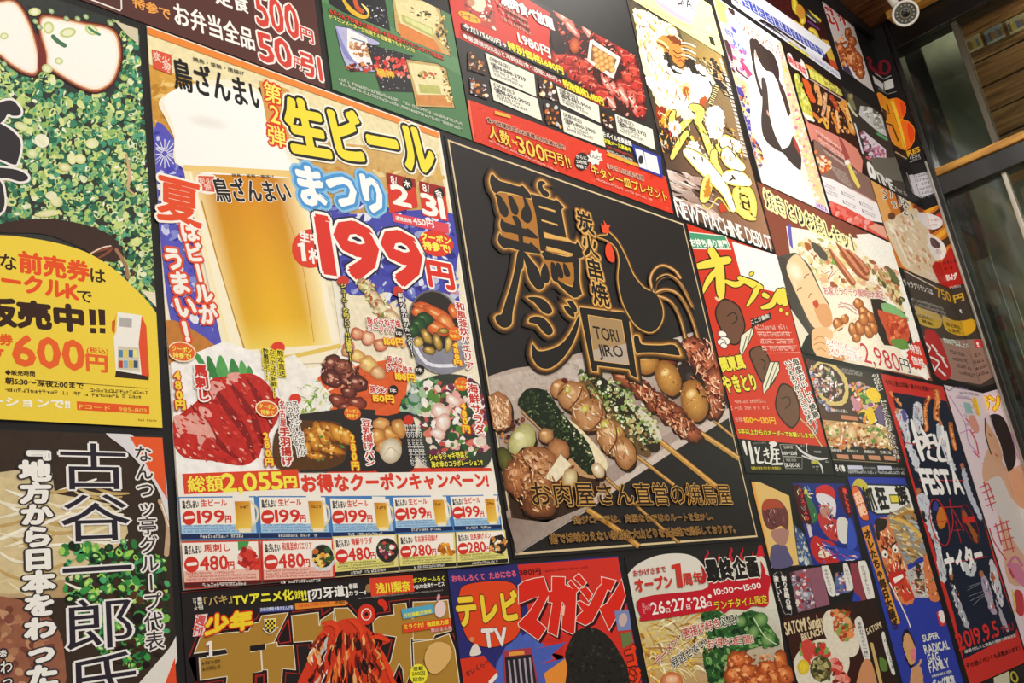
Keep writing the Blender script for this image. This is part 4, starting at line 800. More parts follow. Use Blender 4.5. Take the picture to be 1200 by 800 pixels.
# front left skewer
fb(585, 482, 15, 23, -10, 'd8a070', '9a6038', 'f0c8a0'); scatter([(586, 500), (612, 486), (622, 500), (600, 522), (588, 515)], 50, (1, 3), ['5a2414', '8a4424', 'c87840', '3a1810'], seed=79)
fb(612, 517, 15, 21, 20, 'dcd8a0', 'a09a58', 'f0eec8'); fb(592, 538, 9, 16, -20, '6a6a30', '3a3418', None); fb(628, 544, 26, 22, 20, 'd09a6c', '8a5028', 'f0cca4', .1); fb(607, 560, 16, 22, 0, 'c08050', '6a3418', 'e8b890', .12); fb(630, 575, 20, 22, 0, 'c08654', '7a421e', None, .12)
scatter([(596, 540), (640, 530), (650, 560), (610, 590)], 80, (1, 3.4), ['d8a878', 'b07040', 'f0d0a8', '8a4c28', 'c88a58'], (.3, .8), seed=80)
poly([(657, 532), (669, 544), (654, 566), (638, 560)], 'ece0c0'); stroke([(672, 546), (662, 558), (652, 566)], [3, 5, 3], '6a2c1a'); fb(668, 560, 9, 12, 10, 'ecdcb0', 'a88450', None); fb(633, 590, 22, 16, 0, '9a6038', '5a3018', None, .1)
fb(701, 551, 7, 10, -30, 'ece0c0', 'b89468', 'ffffff')
grad(q4((594, 606), (640, 612), (700, 588), (606, 648)), ['8a7468', 'a09084', 'b0a094', '9a8a80'], 4, 4)
for rg, sd, cs in (([(655, 448), (690, 455), (720, 490), (742, 540), (725, 548), (700, 520), (672, 490)], 1, ['e8b884', 'b87a44', 'f4dcb4', 'a86838', 'd89c68', 'fae8c8']), ([(588, 530), (625, 520), (655, 545), (650, 600), (610, 600), (594, 570)], 2, ['e4ac78', 'a8683c', 'f4d4ac', '8a4c28', 'c88c5c', '6a3418']), ([(795, 402), (832, 396), (852, 480), (836, 492), (812, 450)], 3, ['f0b890', '7a2c1c', 'd87c58', '4a1812', 'e8a07c', 'fad4b8']), ([(728, 438), (760, 450), (820, 506), (800, 515), (760, 476)], 4, ['e8a880', '7a3420', 'c86c48', '4a1c14', 'f4c8a0']), ([(572, 462), (596, 465), (600, 500), (578, 505)], 5, ['f0c89c', 'b47c50', 'e4b080', 'fae0c0'])):
    detail(rg, 130, cs, (3, 10), (.6, 2.2), (20, 100), sd)
for q in ([(683, 452), (678, 466), (664, 482)], [(706, 474), (704, 492), (688, 508)], [(722, 500), (722, 516), (710, 534)], [(664, 452), (654, 462)]): stroke(q, [.6, 2, .8], '6a3c1c')
part('brush_characters')
gaps = [g1([(140, 240), (350, 270), (425, 300), (480, 480), (492, 700), (360, 690), (240, 560), (170, 440)]), g1([(430, 260), (640, 310), (690, 588), (745, 640), (745, 720), (520, 720), (490, 600)]), g2([(400, 60), (600, 90), (610, 240), (500, 215), (420, 160)]), g1([(190, 470), (340, 500), (480, 600), (490, 710), (340, 700), (180, 640)])]
blk = [g1(p) for p in ([(112, 92), (135, 115), (170, 145), (240, 165), (325, 190), (345, 180), (390, 225), (418, 278), (370, 278), (320, 258), (260, 242), (215, 234), (170, 228), (140, 242), (112, 215), (95, 160), (98, 115)],
    [(135, 250), (175, 262), (215, 320), (238, 370), (238, 410), (215, 430), (180, 405), (160, 350), (150, 290)], [(235, 262), (265, 265), (300, 320), (318, 370), (312, 405), (290, 412), (262, 385), (245, 320)], [(352, 275), (372, 280), (405, 350), (424, 410), (417, 455), (390, 477), (350, 452), (336, 410), (345, 370), (362, 345), (360, 310)],
    [(188, 440), (210, 466), (270, 486), (370, 520), (395, 516), (472, 592), (420, 592), (340, 574), (255, 550), (215, 547), (183, 522), (174, 476)], [(172, 552), (190, 580), (250, 600), (340, 622), (400, 638), (415, 628), (494, 708), (430, 708), (340, 692), (270, 674), (240, 667), (205, 670), (172, 642), (156, 600)],
    [(268, 426), (295, 420), (312, 430), (338, 480), (350, 560), (358, 700), (352, 830), (300, 830), (325, 700), (318, 600), (300, 500)],
    [(480, 148), (510, 148), (530, 170), (505, 178), (515, 210), (550, 235), (555, 265), (530, 272), (500, 250), (475, 210), (466, 175)])]
blk += [g2(p) for p in ([(262, 20), (286, 60), (268, 150), (242, 290), (218, 400), (212, 470), (190, 495), (160, 500), (125, 477), (108, 437), (125, 420), (150, 412), (172, 340), (205, 240), (232, 130), (246, 40)], [(290, 25), (340, 85), (375, 130), (395, 185), (417, 230), (402, 257), (380, 264), (350, 240), (318, 190), (303, 120), (288, 70)],
    [(400, 130), (420, 98), (442, 140), (448, 200), (430, 224), (405, 207), (393, 170)], [(455, 98), (478, 98), (497, 150), (502, 200), (485, 214), (463, 190)], [(490, 98), (512, 103), (532, 150), (534, 187), (515, 192), (496, 165)], [(533, 98), (552, 108), (574, 150), (577, 177), (555, 182), (538, 160)],
    [(310, 313), (360, 308), (410, 323), (452, 365), (464, 400), (440, 416), (400, 397), (355, 345)], [(320, 466), (330, 438), (375, 430), (420, 448), (462, 500), (467, 532), (440, 547), (405, 522), (370, 480)], [(345, 603), (375, 645), (440, 640), (510, 610), (560, 560), (600, 490), (628, 428), (637, 445), (622, 520), (592, 600), (540, 682), (480, 737), (430, 757), (380, 742), (343, 692), (336, 640)], [(538, 368), (570, 368), (602, 410), (602, 434), (580, 427), (553, 400)], [(558, 333), (590, 333), (617, 375), (617, 402), (595, 402), (573, 360)])]
blk += [g3([(332, 618), (352, 616), (362, 645), (380, 655), (460, 658), (522, 656), (547, 702), (520, 703), (440, 692), (370, 692), (345, 694), (336, 665)])]
rig = [g1(p) for p in ([(412, 246), (500, 270), (600, 300), (612, 290), (674, 352), (652, 372), (692, 590), (600, 570), (512, 540), (520, 600), (530, 700), (490, 690), (455, 420)], [(500, 560), (530, 596), (640, 612), (745, 632), (765, 640), (776, 618), (828, 700), (822, 742), (790, 752), (750, 734), (640, 702), (540, 676), (500, 670)])]
rig += [g2([(395, 35), (425, 20), (480, 40), (560, 58), (600, 52), (632, 70), (634, 130), (632, 190), (642, 260), (652, 290), (622, 311), (600, 314), (558, 282), (516, 242), (486, 206), (492, 196), (520, 215), (560, 237), (590, 247), (602, 200), (600, 125), (590, 92), (540, 94), (420, 74)])]
frm = g3([(80, 480), (290, 505), (313, 530), (309, 550), (331, 700), (347, 812), (320, 797), (310, 770), (160, 752), (160, 781), (135, 777), (100, 600), (77, 490)])
sq = [(p, False) for p in rig] + [(frm, False)]
for r_, cc in ((6.5, '2d2219'), (4.8, '4a3219'), (3.4, '7e5224'), (2.2, 'b07a36'), (1.2, 'e2b468')):
    for p in blk: poly(smooth(grow(p, r_), True, 2), cc)
    for p in rig + [frm]: poly(grow(p, r_), cc)
for p in gaps: poly(p, 'b0742c')
for p in blk: poly(smooth(p, True, 3), '221e1c')
for p in rig: poly(p, '221e1c')
for p in ([(475, 338), (603, 376), (605, 392), (480, 356)], [(494, 444), (622, 484), (625, 498), (500, 460)], [(512, 545), (640, 582), (705, 592), (745, 628), (640, 606), (520, 590)], [(534, 655), (640, 682), (745, 715), (740, 728), (640, 708), (542, 690)]): poly(g1(p), 'e0b060')
poly(frm, '221e1c'); poly(grow(g3([(118, 518), (272, 543), (307, 747), (148, 727)]), .8), 'e2b468')
poly(g3([(118, 518), (272, 543), (307, 747), (148, 727)]), 'a88a60'); poly(g3([(140, 680), (296, 650), (307, 747), (148, 727)]), 'b8a898')
part('small_lettering'); T('TORI', (697.5, 396.5), (726, 401), 15, '241c18', .02); T('JIRO', (702.5, 417), (731.5, 418.5), 14, '241c18', .02)
part('side_lettering'); V('炭火串焼', (683, 247), (706, 359), 17, '1c1616', .03, [(.07, 'e0b060'), (.13, '8a5a28')])
part('rooster_emblem')
body = g3([(160, 147), (205, 142), (215, 130), (260, 180), (300, 260), (330, 330), (380, 390), (432, 415), (462, 470), (466, 530), (440, 580), (400, 596), (340, 562), (290, 480), (270, 420), (258, 340), (264, 260), (248, 200), (205, 165)])
tails = [[(425, 412), (408, 350), (430, 300), (470, 283), (520, 305), (552, 345)], [(425, 405), (440, 350), (490, 328), (550, 370), (608, 480)], [(430, 412), (480, 395), (540, 420), (595, 510), (632, 622)], [(440, 425), (500, 450), (545, 520), (574, 625)]]
body = smooth(body, True, 3)
for r_, cc in ((3, '4a3219'), (2, '8a5a28'), (1.1, 'd8a85c')): poly(grow(body, r_), cc)
for q in tails:
    for w, cc in ((5.5, '4a3219'), (3.2, '9a6a34'), (1.6, 'dcb070')): stroke(g3(q), w, cc, cap=False)
poly(body, '262220')
spoly(g3([(425, 405), (440, 350), (490, 328), (545, 362), (500, 345), (450, 370)]), '221e1c'); spoly(g3([(430, 410), (420, 345), (450, 298), (500, 300), (480, 310), (440, 340)]), '221e1c')
for q in tails[1:]: stroke(g3([(a + 6, b + 10) for a, b in q]), 1, '8a5a30', cap=False)
part('rooster_comb'); spoly(g3([(184, 126), (178, 85), (192, 98), (190, 72), (206, 95), (222, 92), (214, 110), (218, 128), (200, 132)]), 'e8502c'); spoly(g3([(204, 185), (216, 178), (232, 205), (242, 245), (236, 268), (215, 262), (200, 235), (198, 205)]), 'e84a28')
part('tagline_lettering')
T('お肉屋さん直営の焼鳥屋', (625, 593.5), (859, 591), 30, '2c1c12', .01, [(.045, 'c89850')])
T('鶏ジローでは、肉屋ならではのルートを生かし、', (673, 614), (836, 609), 10, '34240f', .0, [(.06, 'b8884a')])
T('他では味わえない新鮮な大山どりを低価格で提供しております。', (645, 637), (862, 624), 12, '34240f', .0, [(.06, 'b8884a')])

# ================================================================== poster 8: gold lettered comic magazine cover
poster('comic_magazine_poster', 'comic magazine cover poster with giant gold katakana title and red flames', (211.5, 694), (545, 840), '231d1d')
h1 = Z(200, 660, 3.529); h2 = Z(200, 700, 6.667); h3 = Z(370, 670, 6.155)
gold = [h2(p) for p in ([(235, 310), (420, 280), (610, 265), (640, 205), (690, 195), (715, 145), (912, 122), (805, 345), (745, 362), (620, 378), (622, 428), (700, 415), (710, 570), (640, 590), (640, 900), (420, 900), (445, 610), (235, 640), (225, 475), (445, 440), (430, 400), (190, 432)], [(748, 365), (828, 352), (832, 385), (955, 375), (972, 560), (870, 550), (850, 900), (770, 900), (760, 560), (722, 560), (712, 410), (745, 400)], [(948, 145), (1150, 120), (1165, 330), (965, 345)])]
gold += [h3(p) for p in ([(135, 265), (230, 262), (300, 340), (280, 420), (150, 360)], [(36, 350), (125, 290), (130, 420), (30, 420)], [(415, 360), (460, 325), (570, 310), (560, 238), (648, 228), (660, 320), (705, 340), (700, 470), (680, 480), (690, 690), (640, 850), (630, 700), (600, 650), (520, 850), (440, 850), (545, 640), (585, 465), (520, 455), (420, 440)], [(705, 220), (850, 215), (950, 205), (975, 420), (860, 450), (840, 480), (705, 490)], [(705, 510), (850, 490), (960, 450), (1000, 560), (1040, 850), (720, 850)], [(-20, 390), (100, 380), (130, 520), (-20, 520)])]
part('title_lettering')
for r_, cc in ((5.2, 'a82a24'), (4.2, '2a1212'), (1, 'eee2c8')):
    for p in gold: poly(grow(p, r_), cc)
for p in gold: poly(p, 'b08434')
for p in gold[:1]: poly(h2([(430, 402), (445, 440), (225, 475), (218, 440)]), '1e1818')
stroke(h2([(200, 430), (430, 400), (445, 440), (228, 475), (238, 640)]), .9, 'eee2c8', sm=False); poly(h2([(618, 378), (740, 360), (735, 405), (622, 420)]), '1e1818'); poly(h2([(640, 590), (750, 570), (770, 900), (640, 900)]), '2a1212'); poly(h2([(658, 605), (735, 592), (745, 900), (660, 900)]), 'a02420'); poly(h2([(675, 622), (722, 612), (728, 900), (675, 900)]), '1e1414')
poly(h2([(920, 165), (940, 330), (850, 355), (835, 320)]), '1e1414'); stroke(h2([(920, 168), (938, 345), (852, 358), (836, 322), (918, 168)]), 1, 'c83028', sm=False)
X, Y = h3([(365, 305)])[0]; ell(X, Y, 11.6, 13.4, 8, '2a1212'); ell(X, Y, 10.6, 12.4, 8, 'd83420'); ell(X, Y, 6.2, 7.2, 8, 'f0e4d8'); ell(X, Y, 5, 6, 8, 'd83420'); ell(X, Y, 2.2, 2.6, 8, '2a1212')
spoly(h3([(450, 205), (480, 195), (510, 220), (520, 260), (495, 285), (485, 255), (455, 235)]), 'd83420')
part('flame_picture')
fl = h3([(-60, 640), (-10, 500), (60, 400), (40, 370), (110, 345), (150, 360), (200, 340), (300, 335), (350, 380), (400, 430), (480, 450), (540, 500), (470, 540), (500, 640), (560, 760), (580, 900), (-100, 900)])
spoly(fl, 'd63c1e')
rnd = random.Random(12)
for i in range(150):
    x = rnd.uniform(-40, 480); y = rnd.uniform(430, 820); l = rnd.uniform(40, 110); b_ = (x - 220) / 260
    cc = rnd.choice(['2a1412', '2a1412', '1c1010', 'e86a30', 'c83a1c', 'f0b070', '6a1c14', 'e89850', '8a2a18'] + (['f4f0ea', 'c8c0b8'] if x < 120 else []))
    q = h3([(x, y + l), (x + b_ * 20, y + l * .5), (x - b_ * 10, y), (x - 15 * b_ + rnd.uniform(-14, 14), y - 30)])
    if all(inside(p, smooth(fl, True, 2)) for p in q[:3]): stroke(q, [1, rnd.uniform(2, 5), 2, .4], cc, k=3)
for q in ([(40, 400, 2), (100, 370, 10), (150, 400, 14), (150, 460, 8), (120, 490, 2)], [(230, 345, 2), (290, 370, 14), (330, 430, 12), (320, 490, 3)], [(390, 470, 3), (450, 470, 12), (520, 500, 3)], [(470, 560, 4), (500, 640, 14), (540, 740, 14), (570, 840, 8)], [(20, 460, 2), (60, 430, 8), (90, 470, 3)]): stroke([p[:2] for p in h3(q)], [p[2] / 2.4 for p in q], 'e4451f')
part('top_line_lettering'); poly([(212, 692.5), (521, 666.5), (521, 667.6), (212, 694)], 'c83028')
V('最新刊', (233.5, 699), (235.5, 714), 6, 'e8e4dc', .03); V('シリーズ', (227.5, 700), (229.5, 715), 5, 'e8e4dc', .03)
T('「バキ」', (240, 711), (272, 706), 11, 'c0a25e', .03); T('TVアニメ化', (274, 709.6), (344, 702.5), 13, 'f0e83c', .05); T('決定', (346, 702), (353, 701), 10, 'f0e83c', .05); T('!!', (354, 703.5), (360, 702.5), 12, 'f0e83c', .05)
T('[刃牙道]', (362, 703), (408, 697.5), 13, 'f2eee8', .04); T('巻頭', (409, 690), (419, 689), 6, 'f2eee8', .03); T('カラー!!', (409, 698), (429, 696.5), 6, 'f2eee8', .03); ell(432, 689, 4, 5, 0, '9a7a4c')
poly(h3([(385, 45), (700, 22), (712, 140), (400, 178)]), 'e0442a'); T('浅川梨奈', (441.5, 695.5), (481, 692), 12, 'f4e03c', .04); T('ポスターふろく', (484, 683), (521, 680), 6, 'f0e83c', .03); T('+QUO全員サービス', (484.5, 690.3), (521, 686.5), 5.5, 'f2eee8', .03)
greek((420, 702), (519, 692), 1.8, 'b0a8a0', 4)
poly(h2([(695, 85), (960, 60), (962, 100), (697, 118)]), '3a4a98'); T('次世代情報大集合まんが祭', (305, 716.5), (343.5, 713.5), 4.6, 'dce0f0', .02); poly([(345.5, 706.5), (405, 703.5), (408, 706), (405, 709), (346, 714)], 'e88a30'); T('特報!!', (392, 708), (404, 707), 4, '3a2a14', .02); greek((350, 711.5), (388, 707.5), 3.4, 'd8381c', 6)
part('magazine_name_lettering'); poly(h2([(195, 135), (290, 125), (262, 295), (172, 305)]), 'f0d4d0'); V('週刊', (236, 720), (230, 745), 12, 'd84848', .03)
T('少年', (240.5, 744), (295, 736), 22, 'f6d62c', .07, [(.07, 'd8341a')], it=.14)
poly(h2([(298, 340), (322, 338), (328, 465), (280, 470), (278, 455), (300, 452), (300, 372), (278, 378), (276, 360)]), 'f4ece8'); greek((237, 779), (259, 776), 4, '5a4020', 1); greek((238, 785.5), (259, 782.5), 4, '5a4020', 2)
part('sticker_picture')
q = h2([(735, 172), (820, 165), (815, 235), (780, 262), (740, 240)]); poly(grow(q, .8), 'f0e8d8'); poly(q, 'f0d83a')
for i in range(5):
    for j in range(5):
        if (i + j) % 2: poly([(310.6 + i * 2.4, 726 + j * 2.7), (313 + i * 2.4, 725.8 + j * 2.7), (313 + i * 2.4, 728.5 + j * 2.7), (310.6 + i * 2.4, 728.7 + j * 2.7)], '2a2420')
stroke([(308, 736), (316, 742), (326, 734)], 1.2, 'f0e8d8'); part('sticker_picture')
poly(h3([(615, 270), (845, 230), (855, 295), (630, 340)]), '58a8c8'); T('月刊連載出張版', (473, 724), (506, 718), 5, 'f0e83c', .03)
poly(h3([(625, 375), (970, 330), (975, 390), (630, 440)]), 'dc4620'); T('ミラクれ！強超能力部', (474, 737.5), (526, 731), 6, 'f4e03c', .03); T('廣田まる美', (505, 741), (530, 737.5), 5, 'f0a8b0', .03)
ell(516, 713.5, 6.5, 10, 8, 'e8d0cc'); ell(513.8, 700, 2, 4.5, 10, 'd898a0')
poly(grow(h3([(800, 560), (850, 510), (930, 510), (980, 560), (960, 650), (880, 730), (820, 720), (785, 640)]), .7), '4a3418'); spoly(h3([(800, 560), (850, 510), (930, 510), (980, 560), (960, 650), (880, 730), (820, 720), (785, 640)]), 'e0b46c')
ell(490.5, 790, 10.5, 12.5, 0, 'f0e83a'); T('連載', (484, 786), (496, 785), 5, '2a2420', .02); T('200回', (483, 792), (498, 791), 5.5, '2a2420', .02); T('記念!!', (484, 798.5), (497, 797.5), 5, '2a2420', .02)

# ================================================================== poster 9: blue and red TV magazine cover
poster('tv_magazine_poster', 'navy and red TV magazine cover poster with a yellow and red katakana title', (523.5, 668), (760, 840), '2c2c70')
i1 = Z(520, 640, 5); i2 = Z(530, 720, 5.217)
part('colour_panels')
poly([(606.5, 661.6), (724, 653), (759, 838), (632, 838), (620, 720)], 'd23226')
poly(i2([(330, 190), (460, 110), (560, 180), (640, 300), (560, 330), (560, 600), (240, 600), (270, 300)]), '4e66bc'); poly(i1([(560, 690), (700, 640), (620, 620), (540, 600), (640, 570), (540, 550), (700, 520), (700, 700)]), 'c82c24')
poly(i1([(400, 560), (450, 500), (480, 560), (530, 520), (540, 600), (720, 560), (570, 690), (720, 650), (620, 730), (700, 760), (600, 800), (560, 1000), (400, 1000)]), '4a60b4'); poly(i2([(560, 360), (700, 260), (700, 600), (620, 600)]), 'e89038')
poly(i1([(92, 660), (235, 640), (320, 740), (200, 1000), (120, 1000)]), 'd8381e'); T('せいくらべ', i1([(135, 770)])[0], i1([(270, 690)])[0], 8, '4a1c20', .02)
poly(i1([(262, 790), (310, 740), (318, 760), (270, 820)]), 'f0ece0')
part('tv_badge'); 
q = i1([(90, 290), (120, 230), (260, 205), (400, 215), (440, 300), (450, 470), (400, 550), (280, 590), (160, 560), (110, 470), (85, 380)]); spoly(grow(q, 1), '241c30'); spoly(q, 'e0461e')
T('テレビ', (538.5, 735), (609, 727), 38, 'f2d03a', .05, [(.035, '5a2a1c')]); T('TV', (567, 758), (595, 755), 22, 'ece4dc', .08, [(.04, '3a2430')])
part('lettering'); T('おもしろくて', (530, 682), (568, 679), 8, 'e0607c', .05); T('ためになる', (574, 678.5), (605, 675.5), 8, 'e0607c', .05); T('380円', (609, 674.5), (634, 672.5), 7.5, '5a1216', .05); greek((637, 670.5), (690, 665.5), 3, '8a1c18', 2)
part('title_lettering')
tl_ = [[(438, 230), (470, 205), (530, 188), (585, 180), (612, 262), (622, 268), (545, 430), (600, 480), (555, 548), (440, 465), (438, 450), (505, 380), (560, 290), (440, 335)], [(635, 178), (710, 180), (710, 225), (742, 240), (776, 268), (775, 320), (765, 515), (725, 500), (690, 480), (705, 335), (693, 322), (665, 527), (610, 500), (638, 330), (612, 325), (615, 268), (634, 262)], [(728, 215), (745, 200), (792, 255), (774, 274)], [(762, 185), (792, 160), (835, 213), (815, 235)], [(795, 250), (835, 238), (870, 280), (850, 320)], [(778, 325), (800, 320), (850, 350), (832, 400)], [(900, 250), (935, 210), (962, 245), (930, 330), (870, 440), (830, 462), (775, 435), (782, 410), (850, 350)], [(925, 180), (1008, 200), (978, 262), (930, 228)], [(1042, 192), (1064, 290), (1030, 380), (970, 488), (912, 362), (960, 330), (1005, 260)]]
for p in tl_: poly([(x + 2.5, y + 3) for x, y in grow(i1(p), .8)], '3a0c12')
for p in tl_: poly(grow(i1(p), .9), 'f0dcd0')
for p in tl_: poly(i1(p), 'dc2a1c')
poly(i1([(692, 350), (712, 345), (705, 405), (690, 400)]), 'f0c0b0')
part('cover_picture')
q = i2([(690, 600), (692, 417), (705, 330), (690, 250), (710, 180), (750, 110), (810, 80), (890, 88), (960, 140), (1010, 210), (1060, 300), (1090, 420), (1100, 600)]); spoly(q, '26221f')
scatter(q, 200, (.6, 2.2), ['1c1a18', '34302c', '151312', '3e3a34'], seed=91)
q = i1([(345, 612), (512, 592), (575, 900), (362, 900)]); poly(q, 'a8384c'); poly(i1([(358, 650), (515, 632), (560, 900), (372, 900)]), '2a2226'); poly(i1([(380, 620), (470, 610), (474, 632), (384, 642)]), 'e8a040')
for k in range(5): poly(i1([(375 + k * 31, 668 - k * 4), (386 + k * 31, 667 - k * 4), (412 + k * 31, 900), (398 + k * 31, 900)]), 'a8a0b0')
poly(i1([(1000, 378), (1085, 370), (1100, 488), (1020, 496)]), '7a88b8'); ell(730, 726, 5, 8, 10, 'c8b0a8'); spoly(i1([(155, 640), (165, 590), (190, 570), (212, 600), (215, 630)]), 'e8dcd0'); ell(553, 749, 3, 3, 0, 'd88a60')
poly(i1([(1035, 510), (1095, 500), (1110, 560), (1050, 600)]), '6a7a4a'); V('ゴジラ', (737, 757), (752, 832), 15, 'e8401c', .06, [(.05, '3a2018')])

# ================================================================== poster 10: ramen anniversary
poster('anniversary_poster', 'ramen and fried chicken anniversary poster with red date banner and white dome', (731, 652.5), (940, 840), '262222')
j1 = Z(730, 630, 4.704)
part('dome_panel'); spoly(j1([(14, 235), (40, 185), (90, 140), (180, 100), (280, 85), (370, 95), (430, 135), (455, 190), (460, 330), (120, 345), (40, 340)]), 'ddd8cc'); poly(j1([(440, 180), (760, 90), (790, 130), (855, 390), (940, 1000), (115, 1000), (60, 440), (40, 300)]), 'd8d4c4')
poly(j1([(750, 35), (765, 30), (785, 100), (735, 105)]), 'c81e2c')
part('ramen_picture', True); ST.jit = .6
grad(q4(j1([(70, 440)])[0], j1([(850, 390)])[0], j1([(930, 990)])[0], j1([(150, 990)])[0]), ['d8c88a', 'd0d0c0', '8a5a30', 'c88a40'])
rnd = random.Random(31)
for i in range(130):
    x = rnd.uniform(90, 440); y = rnd.uniform(430, 760); a = rnd.uniform(-1.2, 1.2); l = rnd.uniform(60, 130)
    stroke(j1([(x, y), (x + l * .5 * math.cos(a) + 8, y + l * .5 * math.sin(a)), (x + l * math.cos(a), y + l * math.sin(a) + 10)]), [.6, rnd.uniform(1.2, 2.4), .6], rnd.choice(['f0e2b0', 'd8b860', 'fbf2d0', 'c89a40', 'e8d48a', 'a8783a', 'e8c050']), k=3)
scatter(j1([(80, 500), (150, 560), (200, 700), (250, 800), (400, 780), (480, 1000), (150, 1000)]), 120, (1, 4.5), ['e8b840', 'd89a30', 'f4d878', 'b8742c', 'f0e0a8'], (.2, .5), seed=101)
gr = j1([(430, 420), (520, 400), (600, 440), (700, 400), (760, 430), (860, 560), (840, 600), (740, 600), (640, 640), (560, 700), (560, 820), (480, 800), (440, 640), (470, 540)])
spoly(gr, '2f5a2c'); scatter(gr, 240, (1, 4.5), ['3a7034', '1f3f20', '5a9048', '284a28', '7aa85c', '16301a'], (.4, .9), seed=102)
for x, y, rx, ry in ((760, 450, 40, 40), (720, 520, 30, 40), (800, 560, 40, 40), (650, 460, 30, 30)): X, Y = j1([(x, y)])[0]; ell(X, Y, rx / 4.7, ry / 4.7, 20, '8ab068', '3a6a38')
stroke(j1([(720, 440), (780, 540), (850, 590)]), 1.2, 'c8d8b0'); scatter(j1([(380, 540), (500, 560), (480, 640), (390, 620)]), 30, (1, 3), ['e8d8a0', '6a4a24'], seed=103)
ell(*j1([(270, 790)])[0], 13, 11, 0, 'e8a070', 'c06838'); ell(*j1([(270, 780)])[0], 8, 5, 0, 'f4d0b0', 'e8a070')
rnd = random.Random(77)
for x, y, rx, ry, a in ((640, 680, 70, 60, 0), (620, 760, 70, 60, 0), (690, 740, 60, 50, 0), (800, 720, 60, 50, 0), (870, 680, 40, 60, 0), (850, 780, 70, 60, 0), (740, 800, 60, 50, 0), (900, 760, 50, 60, 0), (780, 780, 40, 30, 0), (660, 830, 60, 40, 0)):
    X, Y = j1([(x, y)])[0]; ell(X, Y, rx / 4.7, ry / 4.7, a, 'd8763c', '8a3818', 16, rough=.14, rnd=rnd); ell(X - 3, Y - 3, rx / 11, ry / 13, a, 'f0a868', 'd8763c')
scatter(j1([(580, 640), (700, 640), (880, 640), (930, 860), (600, 860)]), 170, (.8, 3), ['e89058', 'b85428', 'f4b47c', '9a4420', 'd06a34'], (.4, .8), seed=104)
part('date_banner')
q = [(100, 330), (440, 285), (470, 230), (500, 235), (790, 200), (803, 300), (795, 375), (720, 375), (680, 395), (600, 390), (560, 415), (500, 400), (130, 457), (98, 430)]
spoly(j1(q), 'c01c2c')
for q_ in ([(460, 140, 6), (455, 110, 8), (470, 85, 6), (462, 55, 1)], [(530, 130, 5), (525, 110, 5), (535, 90, 1)], [(600, 125, 12), (590, 95, 10), (600, 65, 6), (590, 45, 1)], [(660, 120, 10), (650, 95, 8), (660, 70, 5), (655, 45, 1)], [(720, 110, 6), (715, 90, 5), (722, 72, 1)], [(440, 240, 20), (450, 200, 12), (430, 150, 2)], [(490, 190, 20), (480, 150, 12), (490, 120, 2)], [(770, 240, 20), (775, 180, 12), (760, 130, 2)]): stroke([p[:2] for p in j1(q_)], [p[2] / 3 for p in q_], 'b8202c')
T('26', (764.5, 720), (780, 717.5), 15, 'f0ece6', .03); T('27', (789.5, 716), (804, 714), 15, 'f0ece6', .03); T('28', (814.5, 713.5), (828.5, 711.5), 15, 'f0ece6', .03)
for x, y in ((781, 718), (805, 714), (829.5, 710.5)): T('日', (x, y), (x + 4.5, y - .6), 6, 'f0ece6', .02); ell(x + 2.2, y - 12, 2.2, 2.4, 0, 'f0ece6')
for x, y in ((786.5, 709.5), (810.5, 705.5)): ell(x, y, .9, .9, 0, 'f0ece6', n=8)
T('10月', (757, 716), (763, 715), 8, 'e8a8a8', .0); V('限定', (753.5, 706), (755, 719), 3.5, 'e8a8a8', 0)
T('10:00〜15:00', (838, 698), (892.5, 689.5), 9.5, 'f0ece6', .03); T('ランチタイム限定', (838, 715), (900, 706.5), 11, 'f0c83c', .03, [(.06, '4a1414')])
part('lettering')
T('おかげさまで', (743, 675.7), (781, 670), 8, 'b83028', .03); T('オープン', (746, 694), (789, 688.5), 16, 'c83428', .05); one(794, 688, 28, 'c83428'); T('周年', (802, 686), (825, 683.5), 15, 'c83428', .03)
T('最終企画', (830, 682), (890.5, 675.5), 26, '1e1a1a', .06, [(.05, 'ece6da')])
T('ラーメン・', (771.5, 781), (799, 749), 11, 'b8342c', .03, [(.08, 'e8e0d0')]); T('唐揚げ好き', (801, 749), (844, 735), 13, 'b8342c', .02, [(.08, 'ece6d8')]); T('必見！', (845, 735), (866, 729.5), 12, '2c3030', .02, [(.08, 'ece6d8')])
T('見逃せない', (789, 784), (828, 757.5), 13, '2c3030', .02, [(.08, 'ece6d8')]); T('お得な3日間!!', (829.5, 759.5), (884, 753), 11, 'b8342c', .02, [(.08, 'ece6d8')])

# ================================================================== poster 11: gold warrior
poster('warrior_poster', 'overexposed gold warrior poster with yellow brush kanji and tall white NEW MACHINE DEBUT lettering', (733, -4), (909, 297.7), '2c2420')
k1 = Z(740, 0, 8); k2 = Z(740, 90, 8); k3 = Z(780, 180, 6.667)
part('warrior_picture', True); ST.jit = 1.3
grad(q4((734, -2), (846, 68), (906, 292), (794, 250)), ['3a3024', '8a7a50', 'a87a60', '5a4438'])
grad(q4(k3([(0, 120)])[0], k3([(300, 200)])[0], k3([(420, 480)])[0], k3([(60, 380)])[0]), ['e8dcd4', 'b89080', '8a6a5c', 'a08478'], 8, 8)
rnd = random.Random(41)
for i in range(60):
    x = rnd.uniform(10, 330); y = 110 + rnd.uniform(0, 300) + x * .25; stroke(k3([(x, y), (x + 50, y + 22 + rnd.uniform(-10, 20)), (x + 110, y + 50)]), [.5, rnd.uniform(1, 4), .5], rnd.choice(['f4ece6', '5a4038', 'c8a898', '8a6a5c', '3a2824', 'e0ccc0']), k=3)
spoly(k1([(0, 20), (80, 60), (260, 170), (430, 260), (560, 480), (700, 560), (880, 560), (1000, 900), (900, 900), (760, 640), (620, 520), (500, 480), (300, 900), (100, 900), (20, 560), (0, 300)]), '4a4028')
